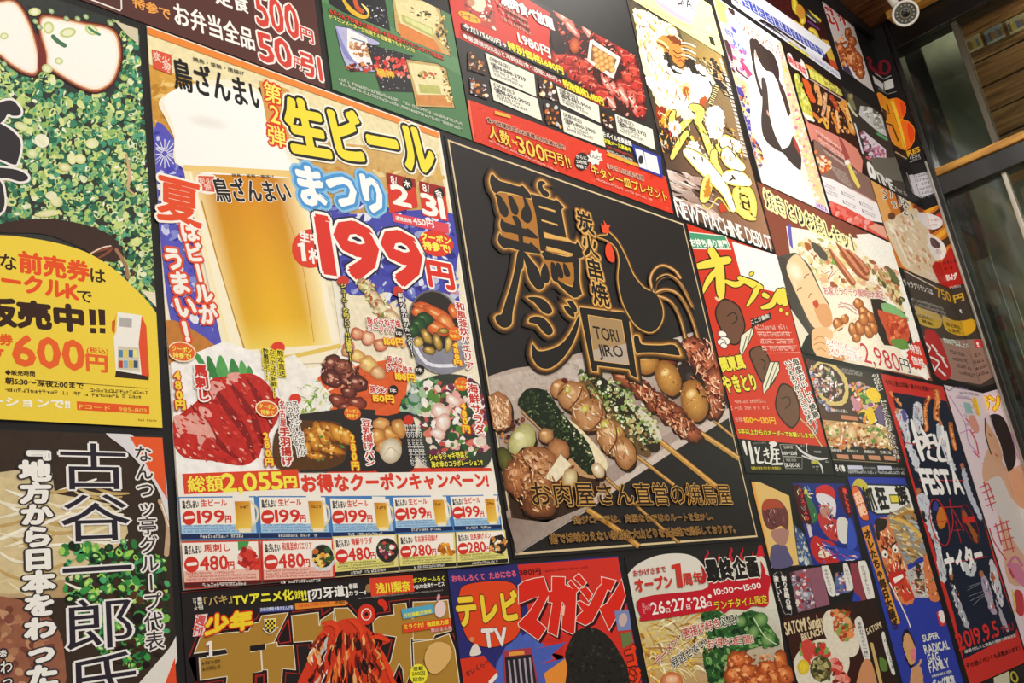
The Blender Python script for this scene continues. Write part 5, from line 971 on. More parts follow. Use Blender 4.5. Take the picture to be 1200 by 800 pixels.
grad(q4(k1([(440, 260)])[0], k1([(840, 520)])[0], k1([(900, 700)])[0], k1([(520, 480)])[0]), ['6a6248', 'a89058', 'c8a050', '8a7040'])
spoly(k1([(10, 100), (60, 80), (170, 120), (270, 190), (400, 240), (440, 330), (480, 420), (420, 470), (330, 470), (300, 560), (420, 660), (560, 700), (700, 760), (740, 900), (400, 1100), (260, 1020), (160, 760), (90, 600), (50, 300)]), 'f8ecc0')
spoly(k1([(90, 130), (200, 200), (330, 300), (240, 380), (260, 480), (380, 620), (560, 640), (700, 780), (720, 850), (560, 1000), (300, 980), (190, 700), (80, 420), (60, 200)]), 'fffdf4')  # near-white patch: the figure's overexposure painted into the print
scatter(k1([(20, 100), (260, 190), (230, 350), (170, 600), (80, 500)]), 60, (1, 4), ['f8e48a', 'e8b848', 'fdf8e0', 'd89038', 'f4d870'], (.2, .5), (40, 100), seed=111)
spoly(k1([(235, 370), (340, 330), (440, 390), (500, 500), (505, 600), (480, 660), (420, 600), (360, 520), (300, 460), (250, 420)]), 'd88a40'); spoly(k1([(330, 340), (390, 400), (470, 430), (460, 380), (400, 340)]), '7a3a1c')
for q, w, cc in (([(240, 370), (300, 400), (345, 450)], 2, 'f4e0a0'), ([(245, 400), (300, 430), (350, 480)], 1.4, '5a3a1c'), ([(240, 430), (300, 460)], 1.6, 'f4e0a0'), ([(390, 470), (430, 500), (480, 490)], 1.2, '4a2410'), ([(400, 520), (430, 545), (480, 530)], 1, '4a2410'), ([(430, 580), (460, 560), (490, 590)], 1.6, 'a03c20'), ([(420, 620), (460, 640), (500, 610)], 1.6, '2a1a14')): stroke(k1(q), w, cc)
spoly(k1([(330, 490), (350, 500), (380, 640), (400, 640), (470, 700), (430, 700), (360, 640), (330, 560)]), '2a2420')
ell(*k1([(395, 300)])[0], 5, 4, 30, 'f4f0f8'); ringe(*k1([(380, 290)])[0], 6, 5, 1.2, 30, 'd8a050')
for i in range(6): stroke(k1([(470, 400 + i * 28), (540, 410 + i * 30), (600, 440 + i * 32)]), 1.6, ['fdf6e0', 'c89850'][i % 2])
spoly(k1([(500, 560), (580, 560), (620, 640), (700, 720), (760, 800), (700, 800), (600, 700), (520, 620)]), '2e2620'); spoly(k1([(600, 610), (640, 600), (700, 650), (780, 780), (750, 780), (680, 700), (620, 660)]), 'f8ece0')
spoly(k1([(720, 570), (780, 560), (900, 760), (960, 900), (880, 900), (760, 700)]), '2a2628'); poly(k2([(790, 60), (830, 80), (800, 180), (750, 280), (715, 240), (740, 160)]), '2e2618')
for i in range(10): stroke(k2([(785 - i * 7, 80 + i * 18), (825 - i * 7, 98 + i * 18)]), 1, 'f4e0a0', sm=False)
spoly(k2([(130, 0), (640, -20), (745, 90), (725, 190), (650, 290), (560, 310), (460, 310), (300, 250), (200, 140)]), 'fffcf4')
spoly(k2([(440, 80), (520, 60), (560, 120), (530, 180), (470, 150)]), 'f4c890'); spoly(k2([(480, 110), (525, 100), (540, 180), (500, 170)]), 'c85a2c'); spoly(k2([(640, 220), (690, 170), (710, 230), (660, 290)]), 'b8582c')
spoly(k2([(220, 290), (300, 280), (330, 330), (270, 420), (240, 380)]), '9a3018'); spoly(k2([(255, 430), (350, 310), (420, 370), (360, 430), (350, 470), (300, 470)]), 'f0b030'); poly(k2([(280, 470), (330, 470), (430, 620), (400, 640)]), 'd0402a')
spoly(k2([(240, 500), (330, 480), (420, 640), (380, 720), (300, 700), (250, 600)]), '2e2622'); spoly(k2([(245, 560), (270, 560), (300, 660), (280, 700)]), 'c8b8a8')
detail(k1([(20, 110), (260, 190), (440, 320), (240, 360), (300, 560), (420, 700), (700, 800), (560, 1000), (300, 980), (120, 620)]), 110, ['f4d870', 'e8b84c', 'c8882c', 'fff4c8', '8a5a20', 'f0d890', 'fffdf4'], (3, 12), (.5, 1.8), (30, 110), 112)
detail(k1([(470, 400), (600, 520), (800, 560), (980, 900), (880, 900), (700, 640), (520, 520)]), 80, ['2a2420', 'f0e0b8', 'c89850', '8a6a30', '1c1a1c', 'e8d0a0'], (3, 10), (.5, 1.8), (20, 80), 113)
detail(k2([(640, 280), (880, 260), (1000, 560), (1100, 780), (900, 780), (700, 500)]), 90, ['fdf4d8', '2a2018', 'e8b040', 'a83c20', 'f8e8a8', '5a3818'], (3, 12), (.6, 2), (30, 100), 114)
detail(k2([(230, 280), (420, 330), (420, 700), (260, 720)]), 70, ['f0b030', '2a1c18', 'c8402c', 'f8e0a0', '6a3018', 'fdf4e0'], (3, 10), (.6, 2), (20, 120), 115)
part('brush_kanji', label='yellow brush kanji edged in black')
ks = [[(400, 320, 30), (380, 400, 60), (420, 500, 70), (520, 420, 60), (560, 380, 40)], [(560, 280, 60), (640, 320, 90), (620, 440, 60)], [(520, 520, 50), (440, 640, 60), (380, 760, 40)], [(620, 420, 60), (690, 560, 60), (740, 700, 56), (780, 800, 50)], [(560, 560, 30), (600, 640, 20)], [(800, 640, 30), (860, 720, 60), (960, 860, 40)], [(870, 560, 50), (960, 620, 70), (1010, 700, 40)]]
for q in ks: stroke([p[:2] for p in k2(q)], [p[2] / 8 + 2.6 for p in q], '3a3018', inc=False)
lay()
for q in ks: stroke([p[:2] for p in k2(q)], [p[2] / 8 for p in q], 'f6e070')
ST.jit = 1.5; spoly(k2([(700, 340), (760, 270), (840, 290), (870, 400), (850, 540), (760, 580), (710, 480)]), 'fffdf6'); spoly(k2([(520, 640), (600, 600), (660, 700), (760, 800), (640, 800), (540, 760)]), 'fffdf4'); spoly(k2([(840, 560), (1000, 600), (1020, 680), (900, 700), (830, 640)]), 'fffaf0')
spoly(k2([(350, 440), (440, 420), (460, 500), (420, 560), (370, 520)]), 'fffbea'); spoly(k2([(440, 330), (470, 300), (560, 320), (600, 380), (500, 400)]), 'fdf4d0')
k3s = [[(160, -20, 60), (260, 60, 110), (340, 140, 110), (420, 230, 90), (480, 320, 60), (530, 440, 40)], [(330, 170, 40), (320, 260, 80), (300, 360, 60)], [(380, -20, 40), (380, 60, 50), (440, 160, 20)], [(480, -10, 110), (520, 60, 110), (600, 110, 60)], [(470, 180, 90), (560, 190, 120), (650, 230, 60)], [(560, 280, 60), (560, 400, 60), (640, 480, 60), (700, 510, 20)], [(560, 300, 40), (640, 290, 60), (680, 400, 60), (690, 490, 30)], [(590, 340, 30), (640, 360, 40)], [(590, 400, 30), (640, 420, 40)]]
for q in k3s: stroke([p[:2] for p in k3(q)], [p[2] / 6.667 + 3 for p in q], '3a2c14', inc=False)
lay()
for q in k3s: stroke([p[:2] for p in k3(q)], [p[2] / 6.667 + 1.4 for p in q], 'f4dc68', inc=False)
lay()
for i, q in enumerate(k3s): stroke([p[:2] for p in k3(q)], [p[2] / 6.667 * (.6 if i > 4 else .9) for p in q], 'fffbea' if i in (0, 3, 4) else 'f8e480')
stroke(k3([(290, 400), (340, 430), (400, 350), (440, 360), (500, 450)]), 1.6, 'f4dc68'); spoly(k3([(410, 390), (450, 390), (480, 440), (430, 460)]), 'c8482c'); spoly(k3([(320, 210), (350, 200), (340, 330), (300, 330)]), 'd08a2c')
for q in ([(590, 330), (620, 325)], [(600, 370), (610, 420)], [(650, 380), (655, 420)], [(520, 170), (540, 200)], [(500, 210), (530, 190)]): stroke(k3(q), 2, '3a2c14', sm=False)
detail(k2([(360, 400), (700, 300), (960, 620), (1040, 800), (600, 800), (380, 700)]), 90, ['3a2c14', 'fffbea', 'e8c040', 'd08a2c', '2c2016', 'fff4c0'], (3, 11), (.6, 1.8), (40, 100), 116)
part('debut_lettering'); T('NEW MACHINE DEBUT', (794, 253.5), (906.5, 295), 19.5, 'fbf8f4', .03)
part('side_lettering')
for i in range(19):
    t = i / 18; X, Y = 850 + 21 * t, 92 + 88 * t; rnd = random.Random(i); poly([(X, Y), (X + 4, Y + 1.2), (X + 5.2, Y + 4.2), (X + 1, Y + 3)], 'f6f2ec')
    stroke([(X + rnd.uniform(0, 1.5), Y + 1), (X + 4, Y + rnd.uniform(1.5, 3))], .7, '3a2c28', sm=False)
for i in range(7): t = i / 6; X, Y = 842 + 8 * t, 68 + 22 * t; poly([(X, Y), (X + 3, Y + 1.2), (X + 3.8, Y + 3.2), (X + .8, Y + 2)], 'f6f2ec')

# ================================================================== poster 12: pale yellow poster above it
poster('cup_poster', 'pale yellow poster with a white and lilac cup shape above the gold warrior', (705, -80), (848.5, 66.3), 'f4e69a')
part('cup_picture'); spoly(k1([(180, -60), (215, 0), (290, 70), (400, 150), (500, 205), (560, 225), (575, 190), (600, 60), (610, -60)]), 'b8a0c0'); spoly(k1([(200, -60), (240, 0), (320, 50), (430, 120), (520, 170), (560, 185), (590, 60), (600, -60)]), 'f0eaf8'); spoly(k1([(260, -60), (300, 0), (400, 60), (520, 120), (590, 60), (600, -60)]), 'fbf8fc')
T('プA', k1([(430, 50)])[0], k1([(585, 95)])[0], 11, '3a3438', .02, it=.2); stroke(k1([(425, -20), (445, 30), (480, 40), (490, 0)]), 1.4, '5a5450')
part('small_print'); greek(k1([(110, 50)])[0], k1([(560, 270)])[0], 2, 'b8a040', 2); poly(k1([(722, 335), (765, 350), (790, 435), (740, 405)]), '2e2c24'); ell(*k1([(720, 265)])[0], 2.4, 3, 0, 'e8a8c0'); greek(k1([(660, 180)])[0], k1([(760, 200)])[0], 2, 'c8c0a0', 3)

# ================================================================== poster 13: magazine cover, woman in black top
poster('magazine_cover_poster', 'very bright magazine cover of a dark haired woman in black swimwear', (833.5, -7), (972, 251), 'fdf4ec')
m1 = Z(850, 0, 7.275); m2 = Z(860, 100, 7.273); m3 = Z(880, 210, 7.275)
part('cover_pictures', True); ST.jit = .6
poly([(834, -6), (852, 6), (880, 100), (905, 200), (900, 215), (887, 212), (860, 100)], 'ecc8b0'); poly([(858, 18), (872, 28), (880, 44), (884, 80), (876, 90)], 'fbf0ec'); scatter([(836, -2), (850, 8), (855, 26), (842, 24)], 40, (1, 2.6), ['f0d860', 'f8e890', 'e8c840'], seed=121); poly([(836, -4), (851, 6), (856, 28), (843, 24)], 'f4dc6c')
stroke(m1([(10, 90), (40, 150), (60, 240), (90, 280)]), [4, 8, 5, 2], 'f0a8c8'); stroke(m1([(30, 70), (60, 100), (75, 130)]), [3, 5, 2], '3a2c30'); spoly(m1([(50, 230), (90, 250), (95, 295), (70, 270)]), '4a58c0'); spoly(m1([(40, 120), (70, 150), (80, 210), (50, 190)]), 'fdf0e8')
scatter(m1([(-20, 290), (30, 330), (200, 480), (280, 740), (230, 720), (90, 640), (-10, 480)]), 90, (1, 5), ['f4a8c8', 'e878b0', 'fbe8f0', 'c84880', 'f8f0f0', '3a2430', 'fdf6f4', 'e8c0d0'], (.3, .7), (30, 80), seed=122)
stroke(m1([(0, 350), (30, 420), (60, 520)]), [5, 6, 2], '4a3034'); stroke(m1([(130, 520), (200, 620), (260, 700)]), [3, 5, 2], 'c84070'); stroke(m1([(90, 590), (160, 650), (240, 700)]), 1.6, '3a2430')
grad(q4(m1([(10, 600)])[0], m1([(170, 700)])[0], m1([(200, 790)])[0], m1([(40, 700)])[0]), ['f8f0a8', 'f4e078', 'f0e090', 'f8f0b0'], 4, 4)
st_ = [(0, 0), (80, 0), (130, 170), (160, 320), (250, 560), (270, 720), (240, 800), (180, 720), (120, 520), (60, 300)]
scatter(m2(st_), 330, (1, 4), ['f8e8d8', 'e8d890', '4a48a8', 'd8683c', 'fdf8f4', '3a3a88', 'f0d870', 'e8a088', 'c8c8e8', '5a2c24', 'f4f0f0'], (.3, .8), (20, 80), seed=123)
spoly(m2([(10, 10), (60, 30), (90, 90), (40, 80)]), '4a3c98'); stroke(m2([(60, 200), (100, 290), (160, 330), (190, 370)]), [2, 3, 4, 1], '5a48b0')
part('woman_picture')
spoly(m2([(120, -60), (240, -60), (240, 320), (300, 520), (410, 590), (480, 640), (560, 720), (560, 990), (300, 990), (290, 800), (240, 560), (150, 380), (140, 120)]), 'fff8ee')  # skin near white, its overexposure put into the colour
poly([(m3([(20, 0)])[0]), m2([(270, 640)])[0], m2([(560, 720)])[0], (964, 240), (952, 240.5), (888, 213)], 'fff8ee')
spoly(m1([(240, 400), (300, 520), (390, 600), (440, 700), (490, 900), (520, 1000), (500, 1240), (430, 1270), (330, 1100), (290, 800), (250, 560)]), 'fffaf2')
hair = m1([(210, 335), (260, 330), (330, 400), (400, 450), (440, 530), (460, 620), (450, 700), (400, 620), (345, 600), (300, 540), (270, 470), (250, 420), (250, 520), (275, 650), (320, 800), (300, 810), (255, 660), (225, 500), (210, 400)])
spoly(hair, '3c2e2c'); spoly(m2([(235, -60), (262, -60), (285, 20), (295, 150), (305, 260), (350, 420), (415, 552), (400, 566), (310, 510), (250, 430), (232, 300), (242, 150), (238, 40)]), '463c3a'); 
spoly(m2([(412, 552), (470, 515), (498, 440), (520, 490), (570, 600), (577, 660), (566, 722), (500, 672), (445, 605)]), '463c3c'); spoly(m2([(375, -60), (400, -20), (440, 70), (485, 240), (460, 250), (420, 120), (385, 20)]), '4a3634')
spoly(m2([(500, 430), (520, 450), (570, 570), (568, 600), (520, 520)]), 'a8483c'); spoly(m2([(475, 250), (520, 260), (600, 420), (640, 560), (660, 760), (640, 860), (575, 760), (575, 600), (520, 440), (480, 340)]), 'fdeadb')
stroke(m1([(250, 430), (262, 470), (268, 500)]), [.6, 2.4, .6], 'e8a080'); ell(*m1([(300, 575)])[0], 1.6, .9, 30, 'c89888'); stroke(m2([(320, 60), (340, 75), (355, 70)]), 1, 'e8c0b0'); stroke(m2([(282, 210), (290, 240), (300, 262)]), [.6, 2, .6], 'e0a890')
part('title_lettering'); 
T('ヤングチャンピオン烈', (865, 33), (919, 70), 13, 'e06850', .03, [(.1, 'fdf2e8')]); T('ななせ', (851, 40), (861, 46), 7, '4a78d0', .05); T('えりか', (860, 54), (876, 66), 8, '4a78d0', .05)
part('flower_strip', True); poly([(911, 50), (917, 50), (931, 108), (944, 150), (960, 206), (970, 250), (958, 244), (950, 216), (934, 160), (922, 110)], 'f2d0a8'); scatter([(911, 52), (916, 50), (930, 108), (944, 150), (960, 206), (958, 240), (948, 216), (932, 150), (921, 108)], 110, (1, 3), ['f8e8a8', 'e8a0b8', 'fbf0e8', 'f4d070', 'd87898', 'fdf6e8', 'e8c8a8'], seed=124)
poly(m3([(535, 190), (560, 195), (668, 268), (672, 300), (550, 235)]), 'e8d4f0'); T('AKITA', m3([(560, 232)])[0], m3([(655, 280)])[0], 5, '7a4ab8', .04)

# ================================================================== poster 14: chicken set for trial
poster('skewer_set_poster', 'brown and white skewer set poster with a boy eating and red 2,980 yen price', (886.5, 213), (1092.5, 446.5), '8a4c3c')
n1 = Z(900, 280, 5); n2 = Z(880, 200, 3.077); n3 = Z(880, 210, 7.275)
part('food_picture', True); ST.jit = .6
grad(q4(n3([(300, 400)])[0], (1043, 286), (1090, 443), (943, 415)), ['fbf4e0', 'fdf8ee', 'f4ecd4', 'f0e4c8'])
poly(n3([(310, 400), (340, 380), (360, 600), (330, 560)]), '6a60b8'); poly(n2([(500, 222), (560, 380), (640, 760), (560, 700), (480, 480), (380, 230)]), 'fdfaf0')
bl_ = n1([(170, 60), (200, 0), (330, 0), (560, 100), (760, 200), (800, 440), (640, 350), (520, 330), (330, 280), (300, 240)])
scatter(bl_, 330, (1.5, 6), ['f4e8c0', 'e8d8a0', 'c88a5a', 'f8f0d8', 'a8603c', 'dfc880', 'f0e0c0', 'b8b070', 'e8b890'], (.3, .8), (20, 80), seed=131)
spoly(n1([(250, 20), (290, 30), (340, 80), (350, 115), (325, 125), (280, 80)]), '5a544a'); spoly(n1([(375, 110), (395, 120), (395, 150), (375, 140)]), '7aa850')
for q, w in (([(400, 20), (470, 110), (540, 200), (585, 240)], 9), ([(360, 60), (420, 150), (500, 260)], 7), ([(460, 60), (530, 130), (580, 200)], 8)): stroke(n1(q), [2, w, w, 3][:len(q)], 'a0583c'); stroke([(a + 1, b - 1) for a, b in n1(q)], [1, w * .4, w * .4, 1][:len(q)], 'd8906c')
scatter(n1([(600, 150), (700, 180), (780, 300), (800, 400), (700, 330)]), 60, (1.5, 5), ['b8a868', '8a8a50', 'e8d8a0', 'c87850', '5a5a38', 'e0a080'], (.3, .7), (30, 80), seed=132)
spoly(n1([(690, 160), (740, 190), (770, 260), (740, 250)]), '6a7048')
poly(n1([(600, 350), (660, 350), (800, 430), (860, 640), (680, 620), (640, 540)]), '3a3028'); spoly(n1([(660, 380), (720, 380), (800, 440), (820, 480), (700, 440)]), '8ac080'); spoly(n1([(640, 420), (700, 430), (800, 470), (830, 560), (800, 620), (720, 620), (690, 540)]), 'd05c3c'); scatter(n1([(690, 440), (800, 470), (820, 580), (720, 600)]), 60, (1, 4), ['e87a50', 'b8402c', 'f0a070', 'c85034'], seed=133); spoly(n1([(720, 590), (800, 590), (830, 640), (760, 640)]), '6a9a4a')
for x, y, rx, ry, a in ((410, 500, 30, 40, -20), (450, 470, 26, 30, 0), (530, 380, 30, 36, -20), (560, 430, 30, 40, -20), (600, 460, 26, 40, -20), (500, 530, 30, 44, -10), (540, 520, 30, 50, -15), (590, 540, 28, 44, -20), (560, 470, 30, 40, 0), (620, 520, 24, 40, -20), (520, 580, 26, 30, 0)):
    X, Y = n1([(x, y)])[0]; ell(X, Y, rx / 5, ry / 5, a, 'd88a4c', '8a4420', 14, rough=.08, rnd=rnd); ell(X - 2, Y - 3, rx / 14, ry / 12, a, 'f8cc90', 'd88a4c', 8)
stroke(n1([(355, 555), (440, 510), (520, 465)]), 1.8, 'f0d8a8')
for q in ([(330, 205), (380, 185), (350, 235), (410, 180)], [(410, 385), (460, 375), (520, 420)], [(410, 400), (460, 400), (520, 440)], [(420, 370), (500, 390)]): stroke(n1(q), 1.6, 'fbf4ee'); stroke(n1(q), .8, 'c05040')
part('boy_picture')
spoly(n1([(60, 110), (110, 90), (160, 80), (200, 110), (250, 170), (320, 320), (360, 400), (330, 560), (260, 560), (200, 470), (120, 330), (80, 200)]), '56504a')
poly(n1([(60, 105), (100, 108), (130, 240), (260, 560), (230, 600), (210, 560), (140, 420)]), '4c4640'); poly(n1([(135, 410), (240, 560), (215, 600), (200, 660)]), 'e8e0c8')
spoly(n1([(118, 130), (160, 90), (200, 115), (260, 210), (310, 310), (370, 420), (375, 500), (330, 520), (260, 510), (180, 350), (135, 250), (112, 190)]), 'f4cda0'); ell(932, 318, 9, 14, -30, 'fff0d8', 'f4cda0', 18); spoly(n1([(270, 400), (340, 380), (372, 430), (372, 500), (320, 510)]), 'e0a470')
stroke(n1([(170, 305), (180, 292), (198, 283)]), 1, '4a2c20'); stroke(n1([(212, 232), (222, 215), (240, 205)]), 1, '4a2c20'); stroke(n1([(238, 345), (245, 325), (258, 318)]), 1, '9a5a38'); spoly(n1([(262, 370), (285, 355), (298, 385), (285, 405), (270, 395)]), 'c8503c'); stroke(n1([(150, 240), (160, 260), (165, 290)]), [.6, 1.4, .6], 'fae4c4')
spoly(n1([(210, 600), (250, 560), (290, 700), (350, 700), (450, 720), (440, 735), (330, 720), (200, 680)]), '2a2a26'); poly([(941, 413), (n1([(220, 600)])[0]), n1([(280, 700)])[0], n1([(420, 735)])[0], n1([(600, 770)])[0], (1016, 436), (943, 416)], '26221e')
spoly(n1([(255, 560), (270, 525), (330, 515), (380, 545), (375, 600), (370, 700), (300, 690), (262, 640)]), 'f0c08c'); spoly(n1([(380, 640), (450, 660), (450, 710), (390, 715)]), 'd8945c')
for q in ([(270, 590), (300, 570), (330, 580)], [(268, 620), (300, 605), (335, 615)], [(290, 650), (310, 640), (340, 660)]): stroke(n1(q), .9, 'c07840')
part('title_lettering'); T('焼きとりお試しセット', (899, 243), (1006, 297), 19, '2a2624', .03, [(.14, 'f8eeb0')])
part('price_lettering'); 
T('お家でラクラク簡単に大満足', (967, 345), (1037, 350), 9, 'c8605c', .02, [(.08, 'fdf4ec')])
T('送料無料', (972, 415), (1013, 426), 18, 'd8402c', .0, [(.08, 'fbf4ee')])
T('2,980', (1013, 424), (1057, 436), 23, 'c82c30', .01, [(.05, 'fdf8f2')]); T('円', (1057, 434), (1068, 438), 16, '2a2624', .01, [(.06, 'fdf8f2')])
part('special_price_badge'); burst(1076, 416, 15, 18, 16, 'd83c2c', .78, .2); V('特別価格', (1074, 402), (1080, 431), 12, 'fbf0ea', .03) if False else (T('特別', (1067, 413), (1080, 416), 10, 'fbf0ea', .03), T('価格', (1070, 427), (1085, 431), 10, 'fbf0ea', .03))

# ================================================================== poster 15: red yakitori takeaway
poster('takeaway_poster', 'red takeaway poster with a cartoon skewer of brown meat and yellow brush title', (803.8, 260.7), (978, 556.5), '211e1e')
l1 = Z(800, 250, 2.582); l2 = Z(860, 420, 2.859); l3 = Z(860, 500, 8); l4 = Z(920, 400, 5)
part('red_panel'); poly([(804, 261.5), (909, 299), (926, 362), (942, 425), (969, 523), (863, 513.5)], 'd03a26')
poly(Z(780, 180, 6.667)([(175, 608), (470, 640), (515, 750), (215, 745)]), 'f0e8dc'); poly(Z(780, 180, 6.667)([(178, 615), (465, 647), (505, 742), (213, 735)]), '4a9a74'); T('お持ち帰り専門', (811, 289), (854, 291), 9, 'f2f4ec', .04)
poly([(857.5, 283), (909.5, 298.5), (926, 346), (871, 333)], 'fdf6ee')
part('title_lettering')
ts = [[(45, 160, 8), (90, 150, 12), (140, 140, 10)], [(85, 110, 10), (110, 160, 12), (115, 230, 12), (118, 262, 5)], [(105, 170, 8), (80, 200, 8), (60, 240, 4)], [(130, 205, 5), (160, 215, 8), (185, 205, 6)], [(170, 195, 6), (215, 215, 10), (225, 225, 8), (215, 250, 7), (195, 280, 3)], [(205, 185, 4), (212, 180, 4)], [(228, 215, 5), (240, 225, 5)], [(245, 245, 7), (258, 252, 6)], [(240, 285, 5), (270, 275, 8), (285, 240, 5)], [(290, 232, 7), (295, 270, 8)], [(303, 230, 7), (310, 275, 8)]]
for q in ts: stroke([p[:2] for p in l1(q)], [p[2] + 1.6 for p in q], '2c2416', inc=False)
lay()
for q in ts: stroke([p[:2] for p in l1(q)], [p[2] * .85 for p in q], 'ecd850')
for x, y in ((297, 292), (316, 303)): X, Y = l1([(x, y)])[0]; ell(X, Y, 2.6, 3.2, 0, '2c2416'); ell(X, Y, 2, 2.4, 0, 'ecd850')
part('cartoon_skewer')
stroke(l1([(100, 255), (118, 270)]), 3, 'e8c898'); stroke([(925, 478), (948, 500), (964, 524)], 2.4, '3a2a18', sm=False, cap=False); stroke([(925, 478), (948, 500), (963.5, 523)], 1.6, 'dcb480', sm=False, cap=False)
for p in ([(103, 290), (125, 262), (165, 280), (182, 320), (185, 350), (165, 392), (135, 385), (118, 350), (105, 320)], [(205, 420), (235, 405), (255, 430), (270, 470), (280, 490), (262, 520), (240, 505), (222, 470)], [(285, 560), (300, 520), (330, 530), (350, 580), (350, 620), (330, 645), (300, 620), (285, 590)]):
    spoly(grow(l1(p), 1.6), '241a16'); spoly(l1(p), '6e4a38'); c0 = l1([p[3]])[0]
for q in ([(135, 310), (155, 300), (165, 320), (150, 335)], [(235, 440), (250, 450), (245, 470)], [(300, 560), (320, 555), (325, 575), (310, 590)]): stroke(l1(q), 1.3, '2a1c16')
for p in ([(178, 370), (210, 345), (214, 360), (195, 400), (178, 430), (172, 410)], [(265, 450), (290, 450), (292, 475), (262, 525), (245, 545), (243, 520)]):
    poly(grow(l1(p), 1), '241a16'); poly(l1(p), 'e8e4c8')
    q = l1(p); stroke([((q[0][0] + q[1][0]) / 2, q[0][1]), (q[4][0] + 1, q[4][1] - 4)], 1.1, '4a4430', sm=False); stroke([q[1], q[3]], .9, '4a4430', sm=False)
for x, y, r_ in ((120, 365, 5), (128, 385, 6), (118, 390, 5), (125, 400, 4)): X, Y = l1([(x, y)])[0]; ell(X, Y, r_ + .8, r_ * .7 + .8, 20, '241a16'); ell(X, Y, r_, r_ * .7, 20, 'f4efe4')
part('lettering'); poly(l1([(205, 320), (265, 300), (270, 318), (210, 345)]), '241e1c'); T('ここが最高!', l1([(210, 336)])[0], l1([(264, 316)])[0], 5, 'f0e8dc', .02)
for k in range(4): greek(l1([(222 + k * 7, 352 + k * 21)])[0], l1([(318 + k * 9, 350 + k * 22)])[0], 5.5, 'f4c8b8', k); stroke([l1([(228 + k * 7, 360 + k * 21)])[0], l1([(330 + k * 8, 360 + k * 20)])[0]], .6, 'f0b8a8', sm=False)
T('関東風', l1([(122, 480)])[0], l1([(192, 468)])[0], 16, 'ece04c', .05, [(.07, '241a14')]); T('やきとり', l1([(132, 545)])[0], l1([(228, 535)])[0], 20, 'ece04c', .05, [(.06, '241a14')])
greek(l1([(148, 575)])[0], l1([(258, 572)])[0], 4, 'f4c0a8', 1, skip=.25); greek(l1([(148, 595)])[0], l1([(262, 592)])[0], 4, 'f4c0a8', 2, skip=.25)
T('各種1本', l1([(160, 630)])[0], l1([(192, 630)])[0], 5, 'f0a890', .01); T('100〜130円', l1([(190, 636)])[0], l1([(283, 638)])[0], 9, 'f0c038', .04)
T('5本以上からのオーダーでお願いします!!', (866, 508), (954, 513.5), 6.5, 'ece038', .04, [(.07, '2a1a10')])
for a, b, w, s_ in (((922, 422), (951, 497), 8, 'いつもありがとうございます'), ((931, 420), (957, 490), 8, '毎度おいしい焼鳥')): V(s_, a, b, w, '241e1c', .03, [(.13, 'f4eee6')])
stroke([(951, 486), (957, 498), (955, 508), (952, 500)], 2.2, 'f4eee6'); stroke([(951, 486), (957, 498), (955, 508), (952, 500)], 1, '241e1c')
part('shop_name_lettering')
for q in ([(90, 135, 26), (105, 200, 28), (120, 262, 12)], [(140, 140, 26), (160, 230, 30), (180, 340, 34)], [(200, 190, 18), (215, 250, 22)], [(240, 190, 14), (225, 280, 18), (230, 330, 26), (280, 330, 14)], [(280, 230, 14), (320, 215, 14)], [(280, 265, 14), (330, 250, 14)], [(300, 200, 12), (325, 290, 14)], [(290, 300, 10), (300, 335, 18), (340, 340, 12)], [(335, 150, 20), (375, 160, 50), (400, 155, 20)], [(350, 180, 26), (360, 260, 26), (345, 340, 20)], [(365, 210, 14), (420, 215, 14)], [(370, 260, 14), (420, 250, 14)], [(395, 220, 14), (405, 340, 20)], [(375, 300, 14), (430, 300, 14)], [(360, 350, 18), (455, 345, 22)]):
    stroke([p[:2] for p in l3(q)], [p[2] / 8 for p in q], 'e6e4dc')
T('お持ち帰り専門店', l3([(185, 165)])[0], l3([(305, 160)])[0], 2.6, '9a948c', 0); T('伝統の味をそのまま本格炭火', l3([(165, 400)])[0], l3([(445, 400)])[0], 3.6, 'd8c838', .02)
for a_, b_ in (((430, 165), (585, 275)), ((458, 280), (640, 390))): q = l3([a_, (b_[0], a_[1] + 5), b_, (a_[0] + 28, b_[1])]); stroke(q + [q[0]], .6, 'b8b4ac', sm=False)
T('営業時間', l3([(470, 205)])[0], l3([(555, 205)])[0], 3.4, 'c8c4bc', .01); T('15:00〜22:00', l3([(455, 265)])[0], l3([(595, 265)])[0], 5, 'e6e2da', .04); T('電話', l3([(490, 325)])[0], l3([(590, 325)])[0], 3.4, 'a8a49c', .01); T('011-00-00', l3([(480, 378)])[0], l3([(625, 378)])[0], 5, 'e6e2da', .04)
for q in ([(585, 170, 6), (620, 215, 18), (700, 270, 22), (800, 300, 24), (880, 295, 10)], [(685, 155, 8), (680, 200, 10), (690, 240, 8)], [(640, 270, 12), (700, 295, 14), (780, 320, 10)], [(790, 330, 14), (820, 370, 16), (835, 435, 8)]): stroke([p[:2] for p in l3(q)], [p[2] / 8 for p in q], 'd8d8d4')
poly(l3([(720, 320), (790, 310), (800, 340), (730, 350)]), 'b8b848'); 
for a, b in (((630, 190), (665, 190)), ((755, 245), (820, 245)), ((735, 385), (800, 380)), ((775, 410), (800, 410)), ((860, 335), (890, 335))): greek(l3([a])[0], l3([b])[0], 2.4, 'c8c8c4', 5)

